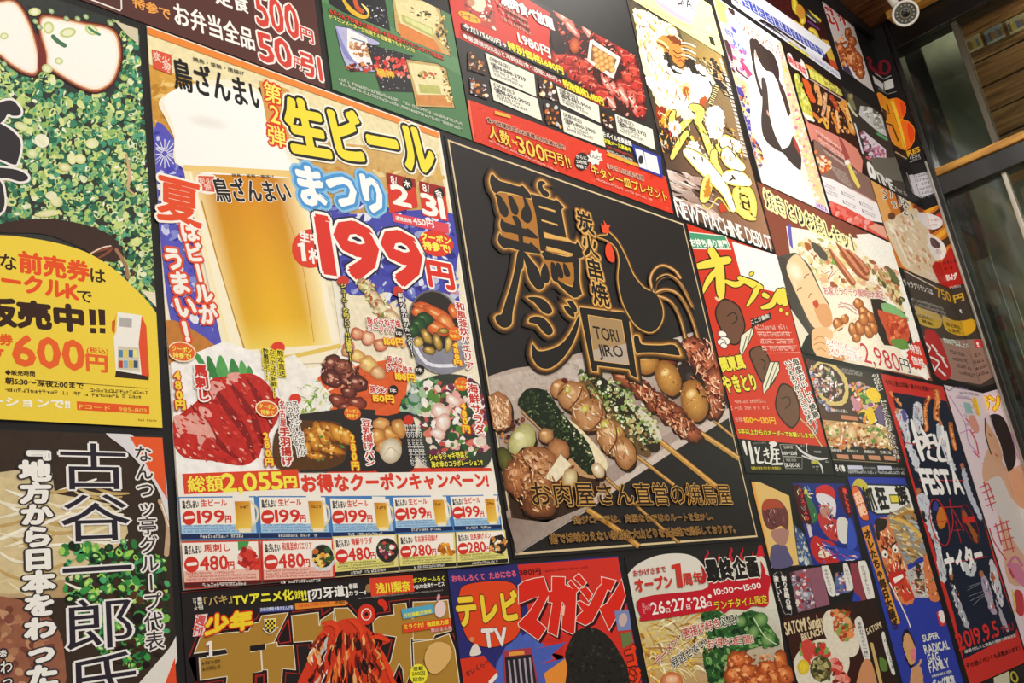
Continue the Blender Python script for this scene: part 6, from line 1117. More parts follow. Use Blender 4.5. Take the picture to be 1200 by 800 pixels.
# ================================================================== poster 16: seafood dishes
poster('seafood_poster', 'dark seafood and vegetable dish poster with a red border and white brush writing', (943.5, 420.5), (1054.5, 545), '2a2420')
o1 = Z(920, 400, 5); part('red_border'); poly(o1([(118, 103), (140, 105), (265, 690), (255, 690)]), 'c83a24'); poly(o1([(550, 178), (570, 182), (720, 720), (660, 705)]), 'd43c24')
part('food_picture', True); ST.jit = .6
grad(q4(o1([(125, 105)])[0], o1([(545, 178)])[0], o1([(640, 610)])[0], o1([(225, 600)])[0]), ['4a3a34', '2c2820', '3a2c20', '5a3020'])
spoly(o1([(220, 110), (280, 130), (350, 200), (372, 280), (360, 350), (330, 372), (250, 370), (190, 300), (140, 180), (180, 130)]), 'd8c078'); spoly(o1([(210, 130), (270, 150), (330, 210), (350, 290), (320, 350), (250, 340), (200, 280), (160, 190)]), '4a3434')
scatter(o1([(150, 140), (270, 150), (340, 240), (330, 340), (260, 350), (190, 280)]), 110, (1, 4), ['e8d8d8', 'b87868', '7a5a78', 'f4f0f0', '3a2424', 'c8a0a0', '5a7a48', 'd8b888'], (.25, .6), seed=141)
scatter(o1([(130, 130), (190, 240), (230, 370), (290, 400), (250, 400), (180, 320)]), 50, (1, 4), ['8a88a8', 'c8c8d8', 'e8733c', '5a5a7a', 'd8d8e0'], (.25, .6), seed=142)
scatter(o1([(390, 240), (470, 240), (560, 330), (600, 450), (560, 480), (460, 470), (400, 380)]), 190, (1.2, 5), ['d84830', 'f0c838', '4a8a40', '8a4a78', 'e89030', '2a4424', 'c8a8b8', 'e8e0d0', 'a8c860', 'd8703c'], (.3, .8), seed=143)
spoly(o1([(470, 290), (520, 270), (560, 320), (540, 360), (490, 330)]), 'f0c838'); spoly(o1([(480, 395), (510, 390), (530, 450), (510, 480), (480, 450)]), 'ecc42c'); spoly(o1([(530, 400), (580, 380), (610, 460), (560, 490)]), '6a5a80'); spoly(o1([(385, 320), (440, 360), (440, 400), (410, 400)]), 'c88898')
for x in range(3): pass
poly(o1([(222, 458), (630, 500), (655, 610), (245, 615)]), 'c8a070'); scatter(o1([(225, 465), (630, 500), (645, 620), (260, 620)]), 170, (1.2, 4.5), ['e8c890', 'c87840', 'f4e4c0', '8a4a28', '5a8a3c', 'd8a868', 'f0d8b0', '7a2c20', 'e8e0d8'], (.4, .9), seed=144)
for x, y, rx, ry in ((285, 520, 50, 50), (385, 540, 40, 60), (580, 570, 52, 50)): X, Y = o1([(x, y)])[0]; ell(X, Y, rx / 5, ry / 5, 0, 'f0d8a8', 'b87c44', 18); scatter([(X - rx / 7, Y - ry / 7), (X + rx / 7, Y - ry / 7), (X + rx / 7, Y + ry / 7), (X - rx / 7, Y + ry / 7)], 18, (.8, 2.4), ['e8a060', '8a5a30', '6a9a48', 'f8ecd0'], seed=x)
poly(o1([(330, 545), (345, 560), (345, 610), (325, 610)]), 'd8dce0'); poly(o1([(340, 550), (355, 600), (330, 612)]), 'd8642c')
part('lettering'); greek(o1([(325, 170)])[0], o1([(455, 190)])[0], 3, 'b8b0a8', 1); greek(o1([(325, 185)])[0], o1([(455, 205)])[0], 3, 'b8b0a8', 2); T('海鮮せいろ蒸し', o1([(270, 412)])[0], o1([(368, 420)])[0], 4, 'e8e0d8', .02); poly(o1([(325, 430), (420, 440), (430, 465), (332, 455)]), 'c8805c')
for k in range(4): T(['海鮮釜飯', '和牛せいろ', '銀鱈西京', '牡蠣ご飯'][k], o1([(272 + k * 96, 645 + k * 4)])[0], o1([(335 + k * 96, 649 + k * 4)])[0], 3.6, 'e0d8d0', .02); poly(o1([(302 + k * 92, 660 + k * 3), (370 + k * 92, 664 + k * 3), (376 + k * 92, 690 + k * 3), (308 + k * 92, 685 + k * 3)]), 'c88a68')
V('旬の味わい', o1([(525, 190)])[0], o1([(560, 290)])[0], 8, 'f0ece4', .03, [(.1, '4a3c34')]); V('どうぞご賞味くださいませ', o1([(572, 340)])[0], o1([(658, 690)])[0], 8, 'f0ece4', .03, [(.1, '4a3c34')])
for q in ([(244, 105, 0), (270, 640, 0)],): pass
stroke(o1([(250, 620), (275, 692), (660, 715)]), .6, 'a89878', sm=False)
poster('seafood_caption_strip', 'narrow black strip of small white text under the seafood poster', (975.5, 543.5), (1062, 559.5), '1e1c1e')
part('lettering'); T('ろく幸', (980, 552), (991, 553), 8, 'e8e4e0', .06); poly(o1([(365, 725), (450, 727), (458, 748), (370, 748)]), 'c8c8dc'); poly(o1([(540, 728), (620, 730), (628, 750), (545, 750)]), 'c8c8dc')
greek(o1([(372, 772)])[0], o1([(540, 775)])[0], 3.4, 'd8d8dc', 1); greek(o1([(548, 774)])[0], o1([(700, 778)])[0], 3.4, 'd8d8dc', 2); greek(o1([(460, 745)])[0], o1([(530, 748)])[0], 2.4, 'a8a8ac', 3); greek(o1([(635, 750)])[0], o1([(700, 754)])[0], 2.4, 'a8a8ac', 4)

# ================================================================== posters 17-19: anime panels, comic strip, brunch
poster('cartoon_panel_poster', 'black sheet with a sand panel and a dark blue Christmas panel', (879, 562.5), (1013, 655), '201d1f')
q1 = Z(870, 550, 6.664)
part('sand_panel'); poly(q1([(70, 95), (130, 95), (365, 205), (440, 745), (208, 770), (140, 480)]), 'dcb870'); poly(q1([(70, 95), (90, 95), (230, 765), (208, 770), (140, 480)]), 'e0a048')
part('figure_picture', label='plain figure in violet with dark red cap'); 
spoly(q1([(230, 600), (330, 590), (360, 640), (392, 745), (230, 765)]), '5a5478'); spoly(q1([(225, 480), (350, 460), (362, 520), (330, 590), (260, 570)]), 'a87c70'); spoly(q1([(150, 300), (175, 245), (240, 230), (300, 250), (350, 320), (362, 400), (350, 470), (300, 440), (240, 470), (200, 460), (165, 400)]), '6a3a38'); spoly(q1([(150, 290), (175, 240), (240, 230), (300, 260), (320, 300), (240, 300), (170, 320)]), 'a84830')
part('Christmas_panel'.lower()); poly(q1([(390, 105), (815, 110), (935, 715), (560, 755)]), '26307c'); poly(q1([(405, 430), (480, 500), (555, 745), (440, 750)]), '4a5a78'); scatter(q1([(410, 440), (470, 500), (545, 740), (450, 740)]), 60, (1, 3.4), ['7a8aa8', 'c8ccd0', '3a5aa0', 'a8b0a0', '2a3a70'], (.3, .6), (50, 90), seed=151)
spoly(q1([(480, 200), (520, 200), (570, 300), (590, 380), (540, 420), (520, 330)]), '3a6a4a'); spoly(q1([(484, 160), (494, 140), (504, 158), (522, 160), (510, 176), (514, 200), (496, 186), (480, 198), (484, 178)]), 'd8c850')
spoly(q1([(560, 520), (620, 540), (720, 580), (760, 715), (600, 730), (530, 600)]), 'b82c2c'); spoly(q1([(600, 640), (640, 620), (680, 660), (650, 690), (600, 680)]), 'e0dcc8'); poly(q1([(500, 430), (530, 430), (550, 520), (525, 530)]), 'd0c0c0')
spoly(q1([(575, 150), (620, 122), (680, 125), (720, 170), (725, 240), (700, 210), (620, 190), (580, 200)]), 'c83030'); spoly(q1([(575, 200), (620, 185), (700, 215), (730, 270), (725, 370), (690, 350), (660, 290), (600, 260)]), 'd8d4d8'); spoly(q1([(600, 340), (690, 380), (750, 400), (760, 460), (740, 560), (660, 520), (600, 420)]), 'b83a38'); spoly(q1([(610, 290), (660, 280), (690, 340), (660, 380), (610, 340)]), 'b88478')
spoly(q1([(740, 390), (800, 375), (830, 430), (830, 540), (800, 580), (750, 540)]), 'd4d0cc'); spoly(q1([(830, 380), (880, 480), (890, 600), (820, 620)]), '3a50b0'); spoly(q1([(620, 560), (720, 600), (900, 640), (900, 700), (740, 700)]), '3448a8')
for q, s_ in (([(400, 130), (440, 118), (470, 150), (540, 390), (520, 425), (480, 415), (450, 370), (405, 190)], 'クリスマスも'), ([(750, 140), (790, 125), (815, 150), (855, 340), (845, 370), (820, 360), (770, 260), (750, 180)], '楽しもう')): spoly(q1(q), '4a1420'); V(s_, q1([(q[1][0] + 5, q[1][1] + 20)])[0], q1([(q[4][0] - 12, q[4][1] - 30)])[0], 5, 'e84848', .04)
detail(q1([(165, 300), (340, 300), (355, 440), (200, 450)]), 40, ['8a5450', '3a2024', '5a3034', 'c8a09c'], (4, 12), (.6, 1.6), (60, 110), 158)
detail(q1([(575, 240), (700, 260), (750, 400), (740, 560), (620, 440)]), 50, ['f0e4e0', '3a2024', 'e06058', '8a2428', '6a4a48', 'fbf4f0'], (2, 7), (.6, 1.8), (0, 180), 159)
detail(q1([(560, 540), (720, 590), (900, 650), (920, 700), (600, 730)]), 50, ['e8e0dc', '5a70c8', 'd84848', '1c2460', 'f0c8b8', '8a1c20'], (3, 9), (.6, 2), (0, 60), 160)
detail(q1([(400, 120), (560, 120), (580, 420), (560, 480), (480, 440)]), 30, ['8ac080', '5a8ad0', '2a5a3c', 'e8e0a0'], (2, 6), (.6, 1.6), (30, 120), 167)
poster('comic_strip_poster', 'row of comic panels with white vertical speech balloons', (903, 671), (1027, 700), '201d1f') 
r1 = Z(890, 650, 5.333)
part('comic_panels', True)
for q, cc in (([(190, 110), (300, 85), (350, 330), (240, 360)], '8a6070'), ([(300, 85), (385, 75), (440, 310), (355, 330)], '8a5868'), ([(565, 55), (610, 52), (670, 285), (600, 290)], '8a3c48'), ([(470, 130), (530, 130), (570, 230), (480, 250)], '5a6a98')): poly(r1(q), cc)
scatter(r1([(190, 110), (300, 90), (345, 320), (245, 350)]), 80, (1, 3.6), ['b04048', 'c8c0c8', '7a5060', '8a98a8', 'e0d4c8', '5a3040'], seed=152); scatter(r1([(480, 100), (540, 120), (560, 240), (480, 250)]), 40, (1, 3), ['b83030', 'd8d0cc', '3a50a0', 'a07868'], seed=153); poly(r1([(590, 230), (640, 270), (625, 290), (580, 290)]), '3040a0')
for q in ([(388, 72), (430, 68), (475, 220), (465, 258), (440, 250), (425, 220)], [(522, 60), (550, 58), (585, 190), (575, 222), (550, 215), (540, 190)], [(615, 48), (665, 44), (718, 250), (705, 275), (670, 270)]): part('speech_balloon'); spoly(r1(q), 'dcd8d0')
V('今年もよろしく', r1([(412, 90)])[0], r1([(450, 235)])[0], 4.5, '3a3430', .01); V('はい!!', r1([(540, 80)])[0], r1([(565, 190)])[0], 4, '3a3430', .01); V('がんばりましょう!', r1([(642, 65)])[0], r1([(690, 255)])[0], 4.5, '3a3430', .01)
part('lettering'); V('謝り合戦の巻', r1([(150, 130)])[0], r1([(188, 345)])[0], 6, 'e0dcd4', .04); V('激しい…', r1([(100, 130)])[0], r1([(135, 290)])[0], 6, 'e0dcd4', .04); stroke(r1([(85, 130), (110, 108), (140, 120), (200, 350), (180, 366), (150, 350), (88, 150)]), .5, 'b8b4ac')
poster('brunch_poster', 'brown brunch menu poster with salad plates and cream hand lettering', (915.5, 722.5), (1062, 840), '2e1e1a')
part('plate_picture', True); ST.jit = .7
poly(r1([(140, 400), (580, 320), (690, 660), (760, 900), (240, 900)]), '3a1e18')
for x, y, rx, ry in ((385, 690, 185, 160), (510, 490, 95, 165)): X, Y = r1([(x, y)])[0]; ell(X, Y, rx / 5.333, ry / 5.333, -30, 'dcd4c0', None, 26); 
scatter(r1([(450, 350), (560, 350), (600, 480), (520, 540), (470, 450)]), 90, (1.4, 5), ['c85a30', '5a7a38', 'e08a50', 'a03c24', '8aa050', 'd8a070'], seed=154)
scatter(r1([(250, 570), (290, 540), (420, 560), (430, 640), (330, 620), (300, 680)]), 100, (1.4, 5), ['c84038', '5a7a38', 'e07868', '3a5a28', '8aa050', 'b03030'], seed=155); spoly(r1([(265, 540), (310, 530), (340, 590), (310, 670), (275, 640)]), 'c8443c')
ell(*r1([(385, 710)])[0], 13, 15, 0, '8a8050', '4a4428', 20); scatter(r1([(340, 650), (430, 650), (440, 780), (350, 780)]), 60, (1, 3.6), ['9a9058', '5a5430', 'b8b078', '3a3820'], seed=156); ell(*r1([(275, 700)])[0], 7, 9, 0, 'ecd040', 'd0b030'); scatter(r1([(450, 650), (500, 660), (560, 790), (470, 790)]), 60, (1.4, 4.5), ['c03c34', 'd86858', '7a2420', 'e09080'], seed=157)
part('lettering'); T('SATOMI Sunday', (921, 744), (966, 733), 16, 'dcc8a0', .05, it=.15); T('BRUNCH', (940, 751), (964, 743), 9, 'dcc8a0', .05, it=.15); T('SATOMI', r1([(675, 500)])[0], r1([(765, 450)])[0], 8, 'dcc8a0', .03)
for q in ([(600, 400), (640, 400), (690, 620), (685, 660), (655, 650), (600, 450)], [(765, 490), (790, 500), (850, 700), (850, 740), (825, 735), (775, 560)]): spoly(r1(q), 'd8d4cc')
V('季節のサラダと一緒に', r1([(622, 420)])[0], r1([(672, 640)])[0], 5, '3a3430', .01); V('ゆっくりどうぞ', r1([(785, 520)])[0], r1([(835, 715)])[0], 4.5, '3a3430', .01)
spoly(r1([(640, 680), (700, 670), (740, 900), (600, 900)]), 'c88a60'); poly(r1([(690, 545), (710, 550), (770, 800), (750, 810)]), 'c8a868'); spoly(r1([(750, 640), (790, 660), (800, 720), (760, 720)]), '5a7a38')

# ================================================================== poster 20: blue family comic
poster('family_comic_poster', 'blue comic poster with white SUPER RADICAL GAG FAMILY lettering', (992.5, 558.5), (1140, 840), '2f3c9c')
s1 = Z(980, 540, 5); s2 = Z(1020, 660, 5.717)
part('title_plate'); poly(s1([(178, 132), (400, 138), (430, 160), (468, 290), (455, 310), (240, 318), (205, 300), (170, 150)]), '1e2c34'); poly(s1([(185, 142), (395, 148), (420, 165), (455, 285), (445, 300), (240, 306), (212, 290), (180, 155)]), 'dcdcd8')
for i, (x, s_) in enumerate(((215, '抓'), (285, '狂'))): T(s_, s1([(x - 32 + i * 5, 290 - i * 4)])[0], s1([(x + 28, 286 - i * 4)])[0], 26, '26201c', .06)
poly(s1([(308, 195), (368, 195), (380, 248), (320, 250)]), '5a5a28'); poly(s1([(314, 203), (364, 203), (373, 240), (323, 242)]), 'd8c848'); T('一族', s1([(378, 250)])[0], s1([(428, 240)])[0], 18, '26201c', .06) if False else T('族', s1([(372, 258)])[0], s1([(430, 250)])[0], 22, '26201c', .06)
stroke(s1([(100, 150), (130, 125), (165, 150), (180, 200), (190, 240)]), [3, 9, 8, 5, 3], 'c8b848')
q = s1([(92, 165), (118, 150), (150, 200), (190, 330), (170, 345), (145, 330), (110, 240)]); spoly(grow(q, .8), '4a2018'); spoly(q, 'd8683c'); V('超絶', s1([(118, 180)])[0], s1([(165, 320)])[0], 9, 'f0c8a8', .04)
part('comic_art', True, label='comic art in orange, yellow and red'); ST.jit = .6
spoly(s1([(225, 355), (300, 330), (340, 380), (460, 800), (340, 800), (250, 520), (235, 440)]), 'd07a4c'); spoly(s1([(225, 355), (260, 335), (300, 345), (290, 390), (265, 420), (245, 470)]), '2e2420'); scatter(s1([(260, 400), (320, 400), (400, 640), (440, 790), (340, 790), (280, 560)]), 110, (1, 4), ['c8502c', 'e8a878', '8a3820', 'f0c8a0', 'b84428', 'dc8454', '3a2018'], (.2, .5), (40, 90), seed=161)
poly(s2([(120, 20), (190, 0), (300, 230), (230, 260)]), 'c8402c'); spoly(s2([(150, 90), (210, 60), (230, 100), (180, 140)]), 'ece0d4'); spoly(s2([(130, 60), (200, 40), (215, 70), (150, 95)]), 'a82820')
detail(s1([(240, 380), (320, 380), (400, 560), (450, 790), (340, 790), (260, 560)]), 120, ['2a1c18', 'f0d0a8', 'a84428', '5a2c1c', 'f4e0c8', 'c85030', '3a2a28'], (3, 10), (.6, 1.6), (40, 110), 165)
ell(*s1([(285, 545)])[0], 3.4, 5, -20, 'e8e4dc'); ell(*s1([(345, 515)])[0], 3.4, 5, -20, 'e8e4dc'); ell(*s1([(287, 548)])[0], 1.2, 1.6, 0, '1e1a1a'); ell(*s1([(346, 520)])[0], 1.2, 1.6, 0, '1e1a1a'); stroke(s1([(262, 500), (300, 520)]), 2, '2a1c18'); stroke(s1([(320, 500), (355, 470)]), 2, '2a1c18')
spoly(s2([(118, 90), (150, 60), (215, 45), (238, 90), (190, 140), (140, 160)]), 'b82c24'); poly(s2([(150, 100), (215, 70), (222, 92), (165, 135)]), 'f0e8e0')
grad(q4(s1([(146, 390)])[0], s1([(190, 375)])[0], s2([(200, 400)])[0], s2([(150, 410)])[0]), ['d88838', 'd89030', 'd8a030', 'c88030'], 4, 12)
V('オレたちゃ毎日大騒ぎ', s1([(175, 400)])[0], s2([(175, 440)])[0], 8, '3a2418', .06)
poly(s1([(190, 375), (225, 360), (340, 800), (300, 800)]), '8a8488') if False else stroke(s1([(205, 370), (260, 560), (340, 800)]), 2, '3a3438')
stroke(s2([(130, 130), (230, 330), (270, 430)]), 1.4, 'e0dcd8')
poly(s1([(298, 320), (430, 245), (535, 540), (405, 615)]), '9a8a70'); scatter(s1([(300, 325), (430, 250), (530, 535), (410, 605)]), 120, (1.4, 5), ['c8a050', '8a98a8', 'e0d090', '6a5a44', 'b88038', 'a8b4bc', 'd8c8a8'], (.2, .5), (10, 50), seed=162); stroke(s1([(330, 330), (420, 370), (500, 440)]), 4, 'd8b058'); stroke(s1([(340, 330), (430, 300), (470, 340)]), 3, 'b07a34')
poly(s1([(405, 650), (540, 570), (620, 800), (460, 800)]), 'b8b4b0'); spoly(s1([(510, 580), (550, 570), (610, 800), (540, 800)]), 'd07848'); poly(s1([(455, 690), (515, 690), (522, 780), (465, 775)]), '5a4a38'); poly(s1([(462, 700), (510, 700), (514, 730), (466, 728)]), 'a08860'); spoly(s1([(465, 610), (485, 600), (500, 650), (480, 690)]), '3a302c')
poly(s2([(270, 20), (400, -30), (480, 200), (430, 330), (300, 400), (210, 210)]), 'b4aca4') if False else None
poly(s2([(268, 440), (540, 290), (650, 900), (400, 900)]), '2f3c9c') if False else None
detail(s1([(405, 655), (540, 575), (615, 800), (465, 800)]), 70, ['3a302c', 'd8a078', 'c8502c', 'e8e0d8', '6a6058', 'f0c8a0'], (2, 8), (.6, 1.8), (0, 120), 166)
spoly(s2([(445, 330), (470, 335), (505, 395), (485, 420), (460, 405)]), 'c83c3c'); spoly(s2([(455, 325), (490, 320), (500, 385), (475, 390)]), 'e8dcd8')
spoly(s2([(225, 450), (255, 445), (290, 520), (305, 590), (290, 680), (262, 690), (225, 600), (212, 500)]), '221c1c'); spoly(s2([(232, 470), (262, 480), (300, 560), (302, 650), (270, 680), (240, 620), (218, 540)]), 'cc9a68'); 
spoly(s2([(270, 590), (290, 565), (305, 585), (300, 640), (280, 650)]), 'd8787c'); stroke(s2([(300, 700), (330, 670), (338, 645)]), 2.4, 'cc9a68'); spoly(s2([(275, 710), (330, 690), (350, 740), (355, 900), (270, 900)]), 'c89468')
part('lettering')
for i, (s_, a, b, h) in enumerate((('SUPER', (355, 525), (462, 500), 8.5), ('RADICAL', (368, 605), (532, 570), 11.5), ('GAG', (390, 665), (465, 645), 11), ('FAMILY', (400, 730), (532, 690), 12), ('HAMAOKA KEN', (415, 765), (545, 730), 3.6), ('ギャグ家族', (425, 840), (570, 800), 11))): T(s_, s2([a])[0], s2([b])[0], h, 'dcdcd4', .05)

# ================================================================== poster 21: yakitori festa
poster('festa_poster', 'red framed navy yakitori FESTA night game poster with baseball players and skewers', (1031.5, 437.5), (1203, 775), 'c4332c')
f1 = Z(1060, 420, 5.714); f2 = Z(1060, 540, 5.714); f3 = Z(1060, 660, 5.714); f4 = Z(1020, 440, 5)
part('night_panel'); poly(f4([(125, 95), (448, 150), (545, 440)]) + [(1140, 562), (1166, 660), (1192, 735)] + f3([(740, 470), (395, 640)]) + [(1118, 720), (1065, 545)], '1c2334')
part('headline'); T('今年も夏は球場へ集まれ!! 焼鳥ナイター', (1038.5, 451), (1101, 461), 6.5, '4a1414', .03)
part('players_picture', True); ST.jit = .9
def player(pts_list):
    for p, cc in pts_list: spoly(p, cc)
player([(f4([(150, 200), (175, 195), (215, 230), (225, 300), (240, 400), (280, 480), (290, 560), (265, 560), (235, 480), (205, 400), (180, 300), (150, 240)]), 'c8ccd4'), (f4([(148, 200), (160, 192), (168, 215), (155, 225)]), 'c07a50'), (f4([(180, 210), (205, 205), (215, 260), (195, 270)]), '5a5a98')])
player([(f4([(255, 170), (275, 150), (300, 180), (310, 240), (300, 330), (270, 330), (250, 280), (248, 220)]), 'c8ccd4'), (f4([(268, 135), (280, 128), (285, 145), (270, 150)]), '2a2a38')])
player([(f4([(385, 290), (420, 290), (440, 340), (460, 440), (500, 540), (480, 560), (440, 480), (400, 380)]), 'c8ccd4'), (f4([(398, 265), (415, 262), (420, 290), (402, 292)]), 'c07a50')])
player([(f2([(90, 220), (130, 215), (165, 260), (175, 340), (190, 420), (230, 520), (280, 780), (240, 790), (200, 560), (150, 440), (110, 330), (85, 270)]), 'c4c8d0'), (f2([(78, 190), (100, 185), (108, 215), (85, 225)]), 'b0704c'), (f2([(110, 330), (135, 340), (150, 400), (125, 400)]), '26262e')])
player([(f2([(380, 30), (410, 60), (440, 180), (480, 280), (520, 380), (500, 390), (450, 290), (410, 200)]), 'b8bcc8'), (f2([(375, 20), (395, 15), (400, 50), (380, 50)]), 'b0704c')])
player([(f3([(300, 110), (340, 100), (370, 180), (385, 280), (430, 420), (390, 420), (340, 300), (310, 200)]), '23262c'), (f3([(300, 65), (320, 62), (325, 100), (303, 105)]), 'a86a48'), (f3([(320, 200), (345, 200), (430, 400), (400, 420)]), 'a8a8b0')])
player([(f3([(510, 90), (545, 90), (580, 180), (600, 280), (620, 330), (590, 340), (545, 240)]), 'a89cb0'), (f3([(500, 55), (520, 50), (530, 85), (508, 92)]), 'a86a48'), (f3([(570, -20), (600, 0), (640, 120), (660, 270), (640, 280), (600, 180), (575, 100)]), 'c4c4cc'), (f3([(575, 60), (600, 70), (605, 120), (585, 120)]), 'a05a34'), (f3([(610, 250), (640, 300), (700, 440), (670, 440)]), 'a8a0ac')])
player([(f3([(240, 0), (270, 0), (280, 60), (260, 90), (245, 50)]), 'c4c8cc'), (f3([(370, 0), (420, 0), (440, 70), (420, 80)]), 'c4c8cc'), (f3([(460, 0), (480, 0), (470, 80), (440, 80)]), 'c4c8cc')])
for rg, sd in ((f4([(150, 200), (175, 195), (225, 300), (240, 400), (290, 560), (255, 540), (200, 400), (165, 300)]), 1), (f4([(255, 170), (275, 150), (310, 240), (300, 330), (260, 320)]), 2), (f4([(385, 290), (420, 290), (460, 440), (500, 540), (480, 560), (420, 420)]), 3), (f2([(90, 220), (130, 215), (175, 340), (230, 520), (280, 780), (240, 790), (170, 480)]), 4), (f3([(510, 90), (545, 90), (600, 280), (620, 330), (580, 320)]), 5), (f3([(570, -20), (600, 0), (660, 270), (640, 280), (590, 160)]), 6), (f3([(300, 110), (340, 100), (385, 280), (430, 420), (390, 420), (320, 240)]), 7)):
    detail(rg, 34, ['1c2334', 'f0f0f4', '8a90a0', 'a8adb8', '3a4050', 'c85040', 'e8e8ec'], (2, 9), (.5, 1.8), (50, 100), sd)
for q, w in (([(345, 130), (325, 170), (320, 230), (330, 300), (325, 320)], 5), ([(385, 90), (395, 140), (385, 200), (385, 250)], 7), ([(470, 280), (475, 330), (490, 400), (500, 430)], 5), ([(115, 95), (130, 120), (180, 170)], 3)):
    stroke(f4(q), w, 'b86430'); stroke(f4(q), w * .4, 'e8a060'); scatter([(a - w / 3, b - 4) for a, b in f4(q)] + [(a + w / 3, b + 4) for a, b in reversed(f4(q))], 14, (.8, 2), ['d88848', '7a3418', 'f0b878'], seed=int(q[0][0]))
spoly(f2([(235, 310), (260, 320), (285, 390), (260, 450), (225, 440), (215, 370)]), 'c07028'); spoly(f2([(200, 270), (230, 300), (215, 340), (190, 320)]), '3a3c88'); spoly(f2([(400, 320), (440, 420), (490, 500), (480, 550), (430, 450), (385, 370)]), '9a5424')
part('red_line_drawing')
ringe(*f2([(235, 410)])[0], 10, 28, 1.2, -14, 'b82c34'); stroke(f2([(265, 310), (385, 305)]), 1.2, 'b82c34', sm=False); stroke(f2([(180, 410), (290, 400)]), 1.2, 'b82c34', sm=False); stroke(f2([(300, 250), (325, 400), (310, 500)]), 1, 'b82c34'); stroke(f2([(320, 320), (400, 470)]), 1, 'b82c34', sm=False); stroke(f2([(340, 400), (380, 550)]), .8, 'b82c34', sm=False); stroke(f2([(330, 465), (380, 460)]), .9, 'b82c34', sm=False)
poly(f2([(382, 378), (470, 368), (475, 410), (390, 415)]), 'c8302c'); ringe(*f2([(440, 420)])[0], 7, 24, .8, -20, '8a2430'); stroke(f2([(95, 127), (400, 130)]), 1, 'c8303a', sm=False); stroke(f2([(265, 690), (555, 640)]), 1, 'c8303a', sm=False); stroke(f1([(0, 560), (190, 600)]), 1, 'c8303a', sm=False)
part('title_lettering')
for q in ([(45, 410, 14), (70, 500, 22), (100, 600, 26), (125, 680, 20)], [(60, 560, 16), (110, 530, 24), (140, 570, 20), (110, 610, 14)], [(110, 470, 14), (150, 540, 22), (165, 600, 16)], [(110, 530, 10), (180, 510, 18)], [(125, 575, 10), (200, 560, 18)], [(160, 620, 20), (165, 660, 18), (215, 680, 18)], [(195, 510, 16), (215, 580, 20)], [(245, 520, 16), (225, 620, 18), (240, 675, 22), (280, 680, 14)], [(250, 450, 12), (265, 540, 16)], [(275, 490, 12), (290, 580, 18), (300, 680, 16)]): stroke([p[:2] for p in f1(q)], [p[2] / 4.9 for p in q], 'eceae6')
T('FESTA', f2([(140, 218)])[0], f2([(400, 215)])[0], 30, 'eceae6', .075)
T('ナイター', f2([(300, 770)])[0], f2([(540, 690)])[0], 27, 'eceae6', .07)
for q in ([(420, 180), (530, 120)], [(430, 220), (540, 180)], [(440, 250), (540, 200)], [(415, 160), (500, 130)], [(460, 280), (500, 240), (540, 210)]): stroke(f3(q), .5, '8a8c94')
T('2019.9.5', f3([(365, 585)])[0], f3([(640, 480)])[0], 22, 'c8302c', .04); T('THU', f3([(655, 478)])[0], f3([(735, 440)])[0], 10, 'a02830', .03)
T('球場グルメと焼鳥の夜祭り開催決定', f3([(405, 605)])[0], f3([(748, 490)])[0], 4.6, 'd8d4d0', .02); T('その他イベントも多数あります！', f3([(420, 705)])[0], f3([(775, 580)])[0], 7, '3a1414', .02)
poly([(1135.5, 795), (1202, 776)] if False else [(1135, 803), (1203, 776), (1203, 802)], '2a2826') if False else None
poster('lower_corner_poster', 'black poster with yellow ring under the FESTA poster', (1137, 806), (1240, 860), '26221f')
part('ring_picture'); poly(f3([(595, 755), (640, 735), (700, 710), (715, 900), (610, 900)]), 'c8c4a8'); ringe(*f3([(735, 760)])[0], 3.4, 6, 2, -20, 'b8b040'); spoly(f3([(745, 700), (800, 680), (800, 760), (760, 760)]), '2e2a26')

# ================================================================== posters high on the wall
poster('headline_poster', 'dark brown poster crossed by a white strip of heavy blue lettering, top right', (836, -75), (985.5, 94.5), '3a1614')
m1 = Z(850, 0, 7.275); t1 = Z(900, 20, 10.667)
part('brush_picture', True)
for q, w in (([(590, 0), (600, 80), (650, 130), (660, 190)], 7), ([(700, 0), (720, 60), (760, 120), (800, 180)], 6), ([(760, 0), (790, 60), (810, 140)], 4), ([(580, 180), (620, 210), (660, 230)], 4), ([(720, 250), (760, 270), (790, 340)], 5), ([(680, 0), (700, 40)], 5)):
    stroke(m1(q), w, 'd8b830'); stroke(m1(q), w * .4, 'f0dc60')
ell(*m1([(640, 100)])[0], 5, 9, -20, 'd8883c', 'c8a030'); poly(m1([(820, 330), (880, 350), (960, 580), (900, 560)]), 'd8b040'); poly(m1([(880, 500), (940, 520), (965, 600), (900, 570)]), 'c8502c'); stroke(m1([(690, 100), (800, 190)]), 2.4, '3a4440'); stroke(m1([(705, 180), (800, 250)]), 2.2, '6a4088'); stroke(m1([(690, 120), (770, 190)]), 1.2, 'c8ccc0')
scatter(m1([(360, -60), (560, 0), (570, 160), (480, 110)]), 20, (1, 3), ['5a1a18', '4a1414', '6a201c'], seed=171)
part('blue_title_strip')
poly([(838, -60), (890, -4), (974, 55), (967, 63), (963, 69), (940, 53), (890, 19), (850, -8)], 'f0f2fa'); poly([(838, -12), (880, 12), (930, 44), (985, 86), (985, 94), (930, 62), (916, 49), (850, 4), (838, -3)], 'e4e6f0')
poly([(892, 22), (912, 33), (945, 56), (943, 59), (910, 38), (888, 24)], '241818'); poly(t1([(240, 310), (320, 290), (520, 470), (510, 530), (420, 480)]), 'e8dc60'); poly([(906, 32), (985, 86.5), (985, 88.5), (930, 52)], 'd8d8e4')
rnd = random.Random(8)
P_ = lambda t, v: (866 + 98 * t + 5 * v, -8 + 66 * t + (15 - 4 * t) * v)
